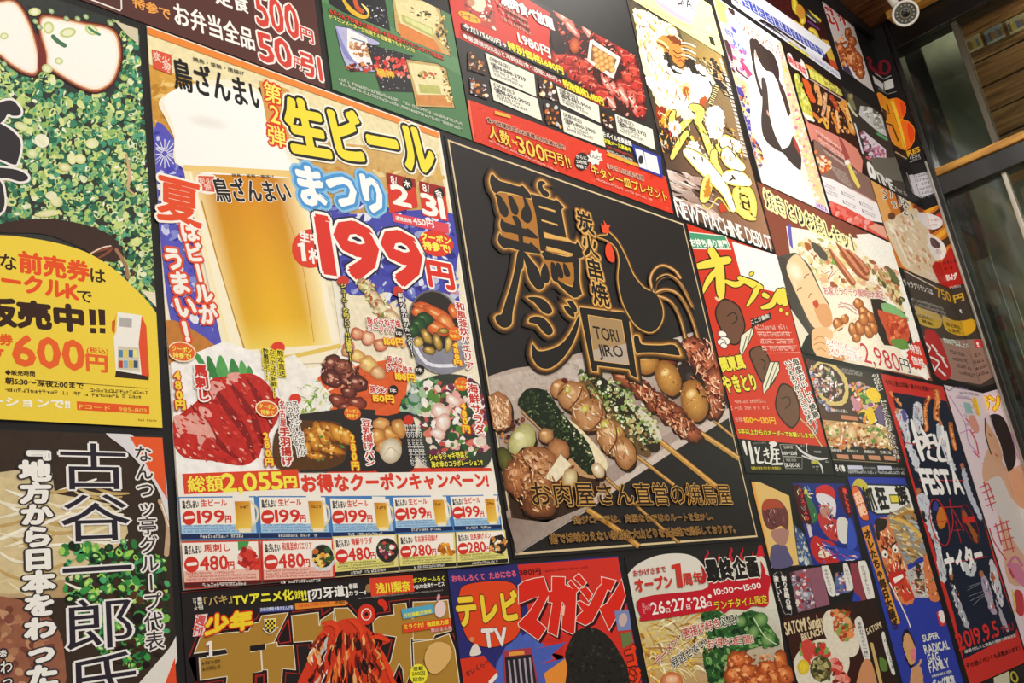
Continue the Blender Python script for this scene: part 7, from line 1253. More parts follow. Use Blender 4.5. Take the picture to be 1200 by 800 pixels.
for i in range(10):
    t, t2 = i / 10, (i + .9) / 10; sx = t2 - t
    poly([P_(t, .04), P_(t2, .04), P_(t2, .97), P_(t, .97)], '3644ac')
    for k in range(3):
        v = .2 + .26 * k + rnd.uniform(-.04, .04); u0 = t + sx * rnd.choice([.12, .3, .5]); u1 = t2 - sx * rnd.choice([.08, .3]); poly([P_(u0, v), P_(u1, v), P_(u1, v + .08), P_(u0, v + .08)], 'ccd4f0')
    u = t + sx * rnd.uniform(.2, .7); poly([P_(u, .1), P_(u + sx * .1, .1), P_(u + sx * .1, .85), P_(u, .85)], 'dce2f6')
for i in range(3): ell(867 + i * 6.5, 7.5 + i * 4.6, 1.2, 1.6, 30, 'c0c8d0', n=8)
greek((895, 29), (984, 91), 3.2, '8a8ab8', 4)
poster('fried_chicken_poster', 'white poster of brown fried chicken with red lettering under the ceiling corner', (960, -9), (1024, 108), 'cfc6c4')
part('chicken_picture', True); u1 = Z(910, 50, 8); rnd = random.Random(4)
for x, y, rx, ry, a in ((895, 345, 20, 30, 50), (930, 400, 40, 60, -20), (980, 440, 50, 70, -20), (1020, 480, 50, 60, -10), (1060, 440, 50, 60, 0), (1050, 290, 30, 60, -10), (1080, 350, 40, 50, 0), (1100, 480, 50, 60, 0), (1130, 560, 50, 70, -20), (1150, 620, 40, 60, -20), (960, 500, 40, 50, 0), (1080, 540, 50, 60, -20), (1140, 500, 30, 60, -20)):
    X, Y = m1([(x, y)])[0]; ell(X, Y, rx / 7.275, ry / 7.275, a, 'd07840', '7a3418', 14, rough=.14, rnd=rnd); ell(X - 1.5, Y - 2, rx / 20, ry / 18, a, 'f0b080', 'd07840', 8)
scatter(m1([(900, 350), (1040, 250), (1100, 350), (1180, 640), (1100, 600), (960, 540)]), 120, (.6, 2.6), ['e89860', 'a8502c', 'f0b888', '8a3c20', 'c86a38'], seed=172)
poly(m1([(975, 560), (1060, 570), (1100, 640), (1080, 700), (1000, 640)]), '4a3a58'); stroke(m1([(960, 540), (1010, 640)]), 2, 'a8a0b8'); stroke(m1([(1060, 570), (1110, 660), (1180, 730)]), 2.2, 'e4e0e0'); poly(m1([(1000, 650), (1160, 750), (1160, 800), (1020, 690)]), 'd8452c')
part('lettering'); 
for q, w in (([(850, 60), (900, 90), (915, 130)], 4), ([(880, 20), (890, 60), (870, 90)], 3), ([(830, 110), (880, 130), (900, 190), (930, 200)], 4), ([(840, 140), (850, 170), (880, 180)], 3), ([(960, 130), (1000, 160), (1020, 210)], 4), ([(990, 120), (980, 180)], 3), ([(920, 150), (950, 200), (965, 260)], 3)): stroke(m1(q), w, 'f0e0dc'); stroke(m1(q), w * .65, 'b83434')

poster('izakaya_poster', 'black tavern menu poster with fried food, yellow title and white price table', (917, 50.5), (1040.5, 282.5), '2a1c18')
m2 = Z(860, 100, 7.273); v7 = Z(960, 170, 6.664)
part('lettering'); q = u1([(100, 110), (130, 100), (160, 160), (220, 190), (230, 150), (270, 220), (300, 320), (280, 340), (220, 270), (160, 240), (120, 190)]); spoly(q, 'f4e8e4'); T('美味酒菜', (925, 73), (946, 90), 8, 'd8484c', .04)
stroke(u1([(275, 215), (330, 250), (350, 290)]), 4, 'e8a040'); poly(u1([(300, 240), (350, 250), (480, 350), (600, 440), (625, 500), (580, 490), (440, 400), (330, 320)]), 'b0a850'); T('居酒屋コース', (950, 91), (985, 112), 9, 'e8e468', .06); stroke(u1([(310, 340), (460, 430), (640, 545)]), 1.4, 'c8a8a0', sm=False)
part('fried_food_picture', True); ST.jit = .6
poly(u1([(160, 290), (220, 320), (300, 350), (640, 555), (700, 780), (860, 1200), (700, 1090), (500, 980), (350, 800), (200, 560)]), '3a2018')
spoly(u1([(165, 310), (210, 300), (230, 400), (300, 540), (345, 700), (330, 730), (240, 660), (200, 480)]), 'd0c850'); scatter(u1([(170, 310), (210, 310), (320, 640), (260, 660)]), 60, (.8, 3), ['e8e078', '8ab058', 'f0eca0', 'a8b048', 'd8d060'], (.3, .6), (50, 90), seed=173); spoly(u1([(230, 640), (300, 680), (355, 720), (345, 740), (280, 710)]), 'f0ece4')
spoly(u1([(240, 330), (310, 380), (340, 480), (370, 550), (340, 560), (290, 490)]), 'd8602c'); spoly(u1([(350, 390), (400, 420), (430, 560), (400, 580)]), 'e0a868')
for q, cc, w in (([(460, 480), (450, 600), (430, 680)], 'd8a888', 4), ([(490, 600), (480, 700), (475, 780)], 'e0a868', 4), ([(510, 500), (560, 600), (580, 640)], 'b8482c', 4), ([(520, 660), (560, 760), (580, 840)], 'd88838', 4), ([(560, 640), (590, 800)], 'f0c080', 3), ([(620, 570), (680, 660), (730, 830)], 'd89848', 11), ([(640, 600), (690, 700), (720, 800)], 'f0c070', 4), ([(340, 660), (400, 720)], 'c87838', 4), ([(400, 740), (440, 720), (480, 800)], 'e0a840', 4)): stroke(u1(q), w, cc)
scatter(u1([(360, 400), (640, 560), (740, 860), (640, 860), (480, 780), (380, 640)]), 90, (.7, 2.6), ['e8a858', '8a3418', 'f0c890', 'c86a30', '2a1410', 'd8885c'], (.25, .5), (50, 90), seed=174)
part('menu_panel')
poly(m2([(600, 270), (640, 320), (700, 340), (940, 460), (1050, 540), (1100, 640), (1090, 760), (960, 640), (900, 640), (720, 480), (680, 460), (640, 500)]), 'd88878')
poly(m2([(680, 465), (720, 480), (960, 650), (1040, 720), (1180, 800), (1230, 960), (1180, 1000), (730, 780), (690, 620)]), '8a6a60'); scatter(m2([(690, 560), (820, 640), (830, 720), (740, 740)]), 50, (1, 3.4), ['e88848', 'f4c890', 'c8502c', 'f0e0c8'], seed=175)
for k in range(6): greek(m2([(700 + k * 14, 400 + k * 34)])[0], m2([(930 + k * 24, 560 + k * 40)])[0], 3, ['f8e0dc', '4a2c28', 'f4d8d0'][k % 3], k)
for k in range(9): greek(m2([(820 + k * 9, 690 + k * 14)])[0], m2([(960 + k * 9, 760 + k * 18)])[0], 1.8, 'c8bcb4', k)
poly(m2([(955, 640), (985, 660), (1080, 860), (1060, 880), (1000, 780)]), 'ecd868'); ell(*m2([(965, 655)])[0], 3, 3, 0, 'f4f0e8'); poly(m2([(890, 440), (920, 460), (990, 620), (950, 640)]), 'a8504c')
part('price_table'); poly(v7([(0, 235), (110, 270), (260, 350), (460, 460), (495, 605), (400, 590), (60, 430)]), 'f4eef0'); poly(v7([(60, 425), (200, 480), (430, 605), (540, 650), (560, 750), (540, 745), (320, 640), (90, 545)]), 'e0584c')
scatter(v7([(80, 440), (420, 610), (500, 700), (320, 630), (100, 540)]), 50, (1, 4.5), ['e8685c', 'd84030', 'e87c70', 'f0a8a0'], seed=176); poly(v7([(380, 640), (440, 610), (540, 650), (560, 750)]), 'e8a890')
for (x, y) in ((180, 370), (190, 440), (320, 450), (340, 510), (30, 300), (45, 350)):
    poly(v7([(x - 8, y - 12), (x, y - 10), (x + 8, y + 18), (x, y + 15)]), '6a6070') if x > 100 else None
    for k in range(2): greek(v7([(x + 12, y + 4 + k * 18)])[0], v7([(x + 100, y + 44 + k * 18)])[0], 1.6, '8a808c', k)
stroke(v7([(270, 350), (460, 455)]), 1, 'd89890', sm=False)

poster('leaflet_poster', 'dark grey poster with tilted white leaflets beside the big orange 3', (984.5, 100), (1064.5, 233), '3a3430')
w1 = Z(990, 100, 6.667); part('leaflet_picture', True)
poly(w1([(120, 160), (200, 170), (290, 240), (330, 400), (270, 370), (220, 330), (110, 230)]), 'c8c8c8'); poly(w1([(215, 185), (260, 210), (285, 300), (240, 270)]), '5a5a50'); scatter(w1([(130, 170), (260, 210), (310, 370), (180, 280)]), 60, (.8, 3), ['d8d8d4', 'a0a09c', '8a8a84', 'e8e8e4', 'b0b8b0'], seed=177); stroke(w1([(255, 375), (330, 425)]), 3, '5aa070', sm=False)
stroke(w1([(30, 70), (50, 130), (80, 190)]), [3, 6, 3], '7a7450'); ell(*w1([(48, 85)])[0], 2.5, 3, 0, 'a09060'); stroke(w1([(25, 140), (60, 200), (95, 240)]), 2.4, 'c8c8a8')
poly(w1([(70, 290), (85, 300), (150, 535), (135, 530)]), 'd8d4dc'); poly(w1([(140, 350), (320, 500), (325, 565), (200, 560)]), 'd8ccd8'); scatter(w1([(120, 350), (170, 400), (240, 550), (180, 560)]), 50, (1, 3.6), ['6a4a5c', 'b890a8', '3a2830', 'd8c8d4', '9a5a6a'], seed=178); scatter(w1([(210, 440), (300, 500), (310, 550), (230, 540)]), 30, (.7, 2.6), ['c87898', 'e0b8cc', 'a8587a'], seed=179); stroke(w1([(170, 560), (240, 600)]), 3, 'c85860'); stroke(w1([(280, 510), (340, 620)]), 1.4, 'd8906c')
poly(w1([(200, 570), (480, 560), (520, 760), (240, 720)]), '6a665c'); part('lettering'); spoly(w1([(172, 610), (190, 600), (220, 640), (245, 720), (225, 735), (190, 700)]), 'f0eee8'); spoly(w1([(198, 640), (208, 650), (215, 690), (205, 680)]), '5a5650'); T('TIME', (1028, 212), (1049, 224), 11, 'e4e2dc', .05, it=-.1); greek((1050, 223), (1064, 231), 4, 'c8c4bc', 2)

# ================================================================== posters folded round the corner onto the window wall
SD = SIDE
e = poster('number_poster', 'black poster folded into the corner with a huge orange 3', (1010.5, 58), None, '1c1a1a', fold=((1064.5, 224), (1089, 201.5)))
a1 = Z(980, 0, 6.667); a2 = Z(1000, 100, 6.667); a3 = Z(1030, 200, 6.667)
part('gold_edge_line'); stroke([(1011.5, 62), (1063, 226)], 1, 'a88a50', sm=False, cap=False)
part('red_number'); stroke(a1([(245, 450), (268, 470), (262, 510), (300, 550), (345, 580)]), 3.4, '7a1a26'); ringe(*a1([(376, 525)])[0], 6, 7.5, 3.2, -10, '7a1a26'); stroke(a1([(340, 580), (352, 540), (352, 500)]), 2.4, '7a1a26')
part('white_label'); poly(a1([(283, 588), (368, 655), (368, 702), (300, 650)]), 'c8c8c4'); poly(a1([(370, 640), (440, 612), (452, 682), (380, 706)]), 'd4d4d0'); stroke(a1([(300, 570), (372, 618), (430, 590)]), 1, 'b0b0ac', sm=False); stroke(a1([(330, 690), (400, 735), (470, 715)]), 1, '8a8a86', sm=False)
part('orange_number')
o3 = a2([(178, 72), (192, 54), (215, 60), (275, 108), (330, 98), (385, 118), (412, 165), (410, 215), (385, 262), (430, 278), (465, 310), (482, 350), (478, 430), (455, 475), (415, 512), (385, 500), (320, 465), (275, 400), (245, 310), (250, 290), (262, 268), (258, 232), (220, 200), (190, 140)])
poly(grow(o3, 1.4), '14100e'); poly(o3, 'e89a24')
spoly(a2([(320, 105), (360, 105), (400, 140), (410, 190), (395, 240), (360, 262), (345, 200)]), 'ea7020'); spoly(a2([(365, 120), (400, 150), (408, 200), (390, 240), (372, 190)]), 'e04c18'); spoly(a2([(370, 285), (430, 285), (470, 330), (478, 400), (455, 465), (415, 500), (400, 400)]), 'ea7020'); spoly(a2([(425, 295), (468, 340), (476, 400), (455, 455), (430, 400)]), 'e04c18'); spoly(a2([(182, 74), (195, 62), (225, 85), (235, 150), (215, 150), (195, 130)]), 'ee8a30'); spoly(a2([(255, 300), (290, 320), (320, 440), (300, 440), (265, 370)]), 'e8904c'); stroke(a2([(300, 130), (345, 250), (400, 480)]), 4, 'ecc840')
stroke(a2([(222, 180), (285, 222), (262, 148)]), 1.7, '2a1c14', sm=False); stroke(a2([(256, 294), (305, 312), (352, 434)]), 1.7, '2a1c14', sm=False); poly(a2([(222, 176), (262, 215), (258, 262), (235, 240)]), '3a2c24')
part('lettering'); T('JRES', a2([(415, 556)])[0], a2([(522, 515)])[0], 6.5, 'e8b030', .06, plane=SD); stroke(a2([(330, 520), (415, 572)]), 1.6, 'b8a080', sm=False); greek(a2([(435, 580)])[0], a2([(530, 550)])[0], 3.5, 'd8d8d4', 1, plane=SD); greek(a2([(440, 606)])[0], a2([(530, 572)])[0], 3, 'a8a8a4', 2, plane=SD)
poly(a3([(232, 35), (385, 5), (442, 215), (350, 240), (285, 212)]), 'cfccd2'); stroke(a3([(215, 10), (280, 215), (348, 250), (455, 222)]), 1.2, '8a7a74', sm=False); poly(a2([(410, 620), (550, 600), (585, 670), (470, 700), (430, 680)]), '2a2626')
for k in range(6): greek(a3([(262 + k * 11, 60 + k * 32)])[0], a3([(385 + k * 9, 32 + k * 34)])[0], 3.2, '7a7684', k, plane=SD)

e = poster('noodle_poster', 'orange striped poster folded into the corner with pale noodles, painted reflection haze and a white balloon', (1020, 211), None, 'd07828', fold=((1095, 330.5), (1136, 347)))
c4 = Z(1060, 300, 5.714)
part('stripe_picture', True)
for q, cc in (([(1018, 205), (1030, 214), (1050, 262), (1034, 262)], 'e0a860'), ([(1046, 219), (1054, 222), (1064, 250), (1056, 250)], '5a2c18'), ([(1058, 226), (1064, 228), (1072, 252), (1066, 250)], 'e8c080'), ([(1070, 240), (1082, 241), (1082, 260), (1076, 262)], '8a3a1c'), ([(1083, 247), (1099, 234), (1100, 240), (1087, 251)], 'e8a830'), ([(1090, 252), (1102, 243), (1103, 248), (1094, 254)], '3a2a1c'), ([(1096, 252), (1104, 246), (1107, 258), (1104, 262)], 'c8402c'), ([(1092, 280), (1108, 266), (1110, 272), (1096, 284)], 'e8a830'), ([(1100, 284), (1112, 276), (1115, 284), (1108, 290)], '4a3420'), ([(1084, 272), (1104, 262), (1105, 266), (1088, 276)], '5a3420'), ([(1084, 266), (1080, 276), (1092, 272)], 'c8502c')): poly(q, cc)
poly([(1033, 262), (1062, 246), (1074, 244), (1086, 262), (1096, 292), (1110, 340), (1097, 336), (1058, 312), (1044, 283)], 'dcc8a8')  # pale reflection haze painted in together with the noodles
scatter([(1040, 266), (1064, 250), (1076, 256), (1098, 320), (1070, 314)], 110, (1.2, 6), ['e8dcc0', 'd0a884', 'f4ecd8', 'c89068', 'ecd8b8', 'd8b898', 'e0c8b0'], (.2, .45), (40, 70), seed=181)
ell(1045, 253, 4.4, 4.4, 0, '6a3c20'); stroke([(1044, 262), (1056, 290), (1066, 312)], 2, 'f0e4d0')
part('brush_lettering'); rnd = random.Random(6)
for i in range(16):
    x = 1032 + rnd.uniform(0, 36); y = 214 + (x - 1032) * .62 + rnd.uniform(0, 16); q = [(x, y), (x + rnd.uniform(-2, 5), y + rnd.uniform(1, 5)), (x + rnd.uniform(0, 5), y + rnd.uniform(3, 8))]; stroke(q, 3, 'f0e8dc'); stroke(q, 1.3, '5a5248')
part('balloon_lettering'); spoly([(1075, 250), (1084, 249), (1095, 252), (1104, 257), (1103, 265), (1092, 269), (1082, 264), (1077, 257)], 'e0dcdc'); T('から揚げ', (1086, 260), (1102, 259), 4, 'b83c3c', .0, plane=SD); greek((1086, 265), (1098, 264.5), 2.4, 'c86a6a', 3, plane=SD)
part('bowl_badge', True); spoly([(1087, 274), (1093, 275), (1104, 283), (1109, 293), (1106, 302), (1098, 305), (1092, 298), (1087, 286)], 'e8e4e0'); spoly([(1090, 279), (1096, 280), (1102, 287), (1099, 291), (1092, 288)], '5a4648'); ell(1100, 295, 4, 3, 30, 'c8c4c0')
part('red_panel'); poly([(1096, 306), (1104, 307), (1112, 291), (1118, 290), (1137, 346), (1106, 344), (1092, 312)], 'b8261e'); greek((1105, 310), (1121, 307), 4, '3a1210', 1, plane=SD); greek((1107, 317), (1118, 315), 4, '3a1210', 2, plane=SD)
T('か', (1087, 326), (1098, 331), 10, 'e8d4cc', .05, plane=MAIN); T('らあげ', (1101, 331), (1122, 327), 8, 'f0e4de', .06, plane=SD); T('440円(税込)', (1108, 340), (1126, 336), 3.4, 'f0e4de', .0, plane=SD)

e = poster('brown_notice_poster', 'dark olive notice folded into the corner with yellow balloons and a red blob', (1058, 316), None, '453c34', fold=((1147, 457), (1169.5, 449)))
part('top_line'); stroke([(1059, 317), (1097, 337)], 1.2, 'c8bca8', sm=False)
part('lower_panel'); poly(c4([(90, 530), (330, 560), (530, 555), (610, 795), (510, 860), (160, 800)]), '9a7a6c'); poly(c4([(130, 770), (510, 880), (640, 840), (660, 900), (510, 940), (170, 830)]), '221f1d')
ell(*c4([(205, 640)])[0], 11, 27, -14, 'b02c2c'); spoly(c4([(135, 520), (170, 490), (230, 540), (300, 720), (310, 800), (260, 830), (190, 760)]), 'b02c2c')
poly(c4([(462, 560), (525, 555), (540, 605), (475, 618)]), 'd83c38'); T('!', c4([(488, 608)])[0], c4([(502, 604)])[0], 6, 'f8f0ec', .05, plane=SD)
part('balloon_pair'); spoly(c4([(52, 335), (120, 350), (235, 395), (245, 470), (180, 480), (90, 440)]), 'c0a040'); spoly(c4([(255, 400), (330, 430), (400, 430), (455, 420), (478, 460), (462, 505), (395, 535), (300, 510), (265, 470)]), 'c8a030'); spoly(c4([(395, 440), (460, 425), (478, 460), (460, 500), (400, 525)]), 'e0ac28')
T('定期的に', (1076, 371), (1094, 377), 4, '3a2c14', .03); T('開催!', (1081, 378), (1094, 382), 4, '3a2c14', .03); T('限定商品', (1110, 382), (1126, 386), 4, '3a2c14', .03); T('も発売!', (1112, 389), (1126, 391), 4, '3a2c14', .03)
part('lettering'); T('キャラクリランスは', (1060, 334), (1094, 346), 7, 'd8d4cc', .03)
for k in range(4): greek((1068 + k * 1.5, 352 + k * 5.5), (1106 + k * 3, 363 + k * 5), 3.2, 'b0aca4', k)
T('750', (1099, 348), (1116, 354), 11, 'd0a030', .04); T('円', (1119, 355), (1130, 352), 10, 'd8a830', .05, plane=SD); T('!', (1126, 367), (1128, 366), 5, 'e0dcd4', .04, plane=SD)
for q in ([(1085, 402), (1090, 408), (1086, 414)], [(1092, 404), (1098, 412)], [(1090, 418), (1100, 424), (1096, 432)], [(1098, 414), (1106, 420)], [(1100, 432), (1108, 440)], [(1104, 420), (1110, 430)], [(1090, 424), (1096, 434)]): stroke(q, 2, 'e0dcd8')
T('500円以上の', (1107, 402), (1138, 409), 6.5, 'c8dcd0', .04)
for k in range(4): greek((1114 + k * 3.5, 414 + k * 8), (1131 + k * 4, 418 + k * 8), 4, '4a3430', k, plane=MAIN); greek((1134 + k * 2.5, 421 + k * 7), (1151 + k * 3, 416 + k * 7), 4, '4a3430', k, plane=SD)

e = poster('pink_magazine_poster', 'pale pink magazine cover folded into the corner, yellow title over a dark haired woman', (1106, 451), None, 'ddccd2', fold=((1200, 800), (1171, 453)))
f1 = Z(1060, 420, 5.714); f2 = Z(1060, 540, 5.714); f3 = Z(1060, 660, 5.714)
part('pink_drawing'); rnd = random.Random(3)
for q in ([(340, 260), (440, 270)], [(300, 250), (400, 420), (430, 560), (500, 640)], [(370, 500), (500, 450)], [(530, 670), (580, 690), (560, 720), (520, 700)], [(690, 340), (740, 600), (760, 660)], [(700, 480), (790, 640)], [(740, 665), (780, 670)], [(420, 340), (450, 330)]): stroke(f1(q), 1, 'b878b8')
for q in ([(440, 480), (480, 560), (495, 640)], [(410, 400), (440, 440)], [(460, 620), (500, 660)], [(450, 500), (470, 490)]): stroke(f1(q), 1.6, 'c85068')
stroke(f1([(270, 190), (300, 215), (330, 190)]), 1, '5a5a78'); 
for k in range(5): greek(f1([(345 + k * 16, 200 + k * 62)])[0], f1([(430 + k * 16, 215 + k * 60)])[0], 3, '9a8ab0', k, plane=MAIN)
poly(f1([(395, 290), (440, 300), (460, 370), (410, 365)]), '8ab0b0'); spoly(f1([(430, 385), (470, 390), (500, 470), (480, 500), (440, 450)]), 'd09080')
part('woman_picture')
spoly(f1([(560, 600), (620, 640), (700, 740), (860, 740), (900, 1400), (700, 1500), (640, 1100), (560, 900), (520, 760)]), 'cfa488')
spoly(f1([(540, 840), (640, 790), (720, 940), (800, 960), (900, 900), (900, 1400), (760, 1260), (640, 1060), (560, 940)]), 'cfc8c4'); spoly(f2([(700, 60), (800, 100), (830, 300), (760, 300), (710, 180)]), 'cc9a78')
spoly(f1([(545, 400), (600, 370), (660, 395), (710, 500), (745, 640), (735, 720), (695, 758), (665, 715), (655, 620), (620, 520), (560, 440)]), '2a2220'); spoly(f1([(542, 420), (560, 440), (610, 520), (645, 590), (655, 670), (632, 720), (605, 690), (570, 600), (545, 520)]), 'd0a080'); stroke(f1([(565, 500), (580, 520)]), 1, '4a2c24'); stroke(f1([(608, 640), (625, 655)]), 1.6, 'b84848'); stroke(f1([(540, 400), (545, 520), (580, 640)]), 1.4, '2a2220')
spoly(f3([(690, 0), (760, 0), (800, 60), (860, 160), (800, 160), (720, 80)]), 'c87894'); spoly(f3([(740, 180), (790, 200), (800, 330), (770, 350), (730, 280)]), 'b83c44'); stroke(f3([(720, 180), (740, 280), (735, 340)]), 2.4, 'd8c060'); stroke(f2([(690, 700), (740, 640), (790, 700)]), 3, 'c06a90'); stroke(f2([(700, 720), (730, 780)]), 3, 'b83c50')
part('red_brush_lettering')
for q in ([(505, 180), (560, 150)], [(520, 215), (580, 185)], [(530, 140), (590, 330)], [(560, 150), (600, 260)], [(540, 260), (600, 235)], [(550, 300), (610, 275)], [(600, 440), (700, 400)], [(610, 420), (650, 560)], [(640, 400), (690, 590)], [(680, 400), (730, 610)], [(620, 480), (715, 450)], [(640, 540), (730, 510)], [(570, 450), (600, 540), (680, 660)], [(660, 600), (735, 580)]): stroke(f2(q), 1.5, 'c04850')
part('title_lettering')
T('マガ', f1([(475, 375)])[0], f1([(505, 385)])[0], 20, 'ecd030', .05, [(.08, 'e07828')], plane=MAIN); stroke(f1([(470, 260), (490, 330), (500, 380)]), 3, 'ecd030')
T('ジン', f1([(530, 382)])[0], f1([(662, 335)])[0], 22, 'f0d830', .07, [(.07, 'dc6a20'), (.13, 'f4e8e0')], plane=SD); greek(f1([(370, 235)])[0], f1([(500, 250)])[0], 3, '8a7a98', 1, plane=MAIN)

# ================================================================== window wall, glass, ceiling, camera
def spy(x, y): return sp(x, y)
yj_top, _ = sp(1090, 202); yu, zu0 = sp(1096, 204); _, zu1 = sp(1050, 57)
y_lo, z_lo = sp(1105, 230)
print('JAMB', yj_top, 'glass left', yu, zu0, zu1, 'low', y_lo, z_lo)
YE = -3.4
yg = sp(1105, 230)[0] - .004                       # left edge of both panes
yw = sp(1089, 201.5)[0]                            # right edge of the papered strip
T_ = .12
box_obj('wall_right', XC, XC + T_, yw - .002, 0, 0, ZC + .25, M_BLACKWALL, **st)
box_obj('window_1', XC - .004, XC + .08, yg, yw - .003, 0, ZC, M_METAL, bev=.004, **st)          # jamb
w1_ = bpy.data.objects['window_1']
z_bar0, z_bar1 = sp(1105, 228)[1], sp(1096, 204)[1]
def child(name, m, x0, x1, y0, y1, z0, z1, par=None, bev=.002, **kw):
    o = box_obj(name, x0, x1, y0, y1, z0, z1, m, None, bev, **kw); o.parent = par or w1_; o.location = Vector(o.location) - w1_.location; return o
child('header', M_METAL, XC, XC + .09, YE, yg, zu1, ZC)
child('transom_bar', M_METAL, XC, XC + .08, YE, yg, z_bar0, z_bar1 - .012)
child('transom_ledge', M_YWOOD, XC - .012, XC + .05, YE, yg, z_bar1 - .012, z_bar1 + .016)
child('edge_strip', M_SILVER, XC - .008, XC, yw - .004, yw + .004, 0, z_bar1 + .06, bev=.001)
ym = sp(1176, 210, XC + .03)[0]
child('mullion', M_SILVER, XC + .02, XC + .05, ym - .016, ym + .0, 0, z_bar0)
ym2 = sp(1122, 50, XC + .03)[0]
child('transom_mullion', mat('dull_bronze', '5a5446', rough=.4, metal=.5), XC + .02, XC + .06, ym2 - .022, ym2, z_bar1, zu1)
child('sill', M_METAL, XC, XC + .08, YE, yg, 0, .12)
M_GLASS = bpy.data.materials.new('window_glass'); M_GLASS.use_nodes = True; N = M_GLASS.node_tree.nodes; L = M_GLASS.node_tree.links
N.remove(N['Principled BSDF']); tr = N.new('ShaderNodeBsdfTransparent'); tr.inputs[0].default_value = (.72, .76, .70, 1); gl = N.new('ShaderNodeBsdfGlossy'); gl.inputs['Roughness'].default_value = .06
fr = N.new('ShaderNodeFresnel'); fr.inputs[0].default_value = 1.5; mx = N.new('ShaderNodeMixShader'); L.new(fr.outputs[0], mx.inputs[0]); L.new(tr.outputs[0], mx.inputs[1]); L.new(gl.outputs[0], mx.inputs[2]); L.new(mx.outputs[0], N['Material Output'].inputs[0])
child('upper_pane', M_GLASS, XC + .032, XC + .038, YE, yg, z_bar1, zu1, bev=0)
child('lower_pane', M_GLASS, XC + .032, XC + .038, YE, yg, .12, z_bar0, bev=0)
# what stands behind the glass
XB = XC + .5
M_OUT = mat('grey_green_plaster', '84887a', rough=.8, noise=.25, nscale=5)
M_DARK = mat('dark_timber', '14110d', rough=.6, noise=.2, nscale=12)
box_obj('wall_passage', XB, XB + .1, YE - .3, .6, 0, 4.3, M_OUT, **st)
box_obj('floor_passage', XC + .12, XB, YE - .3, .6, -.1, 0, M_FLOOR, **st)
def leaning(name, label, cat, m, px0, px1, X, th=.02, zlo=None, zhi=None):
    (ya, za), (yb, zb) = sp(*px0, X), sp(*px1, X); return box_obj(name, X, X + th, min(ya, yb), max(ya, yb), zlo if zlo is not None else min(za, zb), zhi if zhi is not None else max(za, zb), m, bev=.003, label=label, category=cat)
leaning('timber_panel', 'dark timber panel leaning behind the upper window pane', 'panel', M_DARK, (1073, 40), (1105, 300), XC + .4, zlo=0, zhi=4.0)
# wooden shutter of horizontal planks seen through the transom
XS = XC + .32
ys0, zs1 = sp(1123, 52, XS); _, zs0 = sp(1165, 196, XS)
sh = link('plank_shutter', None, None, label='shutter of horizontal brown planks behind the upper window', category='shutter'); sh.location = (XS, ys0, 0)
pm = box_obj('shutter_post', -.01, .03, -.012, .0, 0, zs1, mat('pale_post', '7a7058', rough=.5), sh, .002)
n = 5; hgt = (zs1 - zs0) / n
for i in range(-2, n + 1):
    z = zs0 + hgt * i; box_obj('plank', 0 + (i % 2) * .002, .02, -1.6, -.012, z + .004, z + hgt - .004, M_PLANK, sh, .003)
hb_ = box_obj('shutter_base', 0, .03, -1.6, -.012, 0, zs0 - 2 * hgt, M_DKWOOD, sh, .003)
# paper notices stuck in a row along the top of the shutter
paper = mat('sun_bleached_paper', 'b4aa88', rough=.7, noise=.12, nscale=60); paper2 = mat('blue_grey_paper', '8e9698', rough=.7, noise=.12, nscale=60)
for i, (x0, x1, m_, lab) in enumerate(((1128, 1150, paper, 'yellowish paper notice left end of the row above the plank shutter'), (1152, 1176, paper2, 'blue grey paper notice in the middle of the row above the shutter'), (1178, 1203, paper, 'cream paper notice right end of the row above the plank shutter'))):
    Xp = XS - .012
    ya, za = sp(x0, 50 - (x0 - 1124) * .46, Xp); yb, zb = sp(x1, 57.5 - (x1 - 1128) * .46, Xp)
    o = box_obj('paper_notice', Xp, Xp + .002, yb, ya, za - .062, za, m_, label=lab, category='notice', group='paper notices above the shutter')
    PL = Plane((Xp, 0, 0), (0, -1, 0), (0, 0, 1), (-1, 0, 0)); ST.fold = False; ST.plane = PL; ST.off = 4e-4; ST.root = o; ST.org = np.array(o.location); ST.rect = (-ya, za - .062, -yb, za); part('print'); rnd = random.Random(i)
    for k in range(7):
        a = -ya + (ya - yb) * (k + .3) / 7.4; c_ = c3(rnd.choice(['5a5a50', '6a6a8a', 'b09a50', '8a6a4a'])); lay(2)
        ST.cur.add(PL.w([(a, za - .052), (a + .012, za - .052), (a + .012, za - .012 - rnd.uniform(0, .02)), (a, za - .016)], ST.off), [(0, 1, 2, 3)], c_)
# dark beams between window and shutter
box_obj('trim_3', XC + .1, XS - .02, YE, ys0 + .25, zs1 + .06, zs1 + .12, M_DKWOOD, **st)
box_obj('ceiling_passage', XC + .12, XB, YE - .3, .6, ZC + .3, ZC + .34, M_DARK, **st)
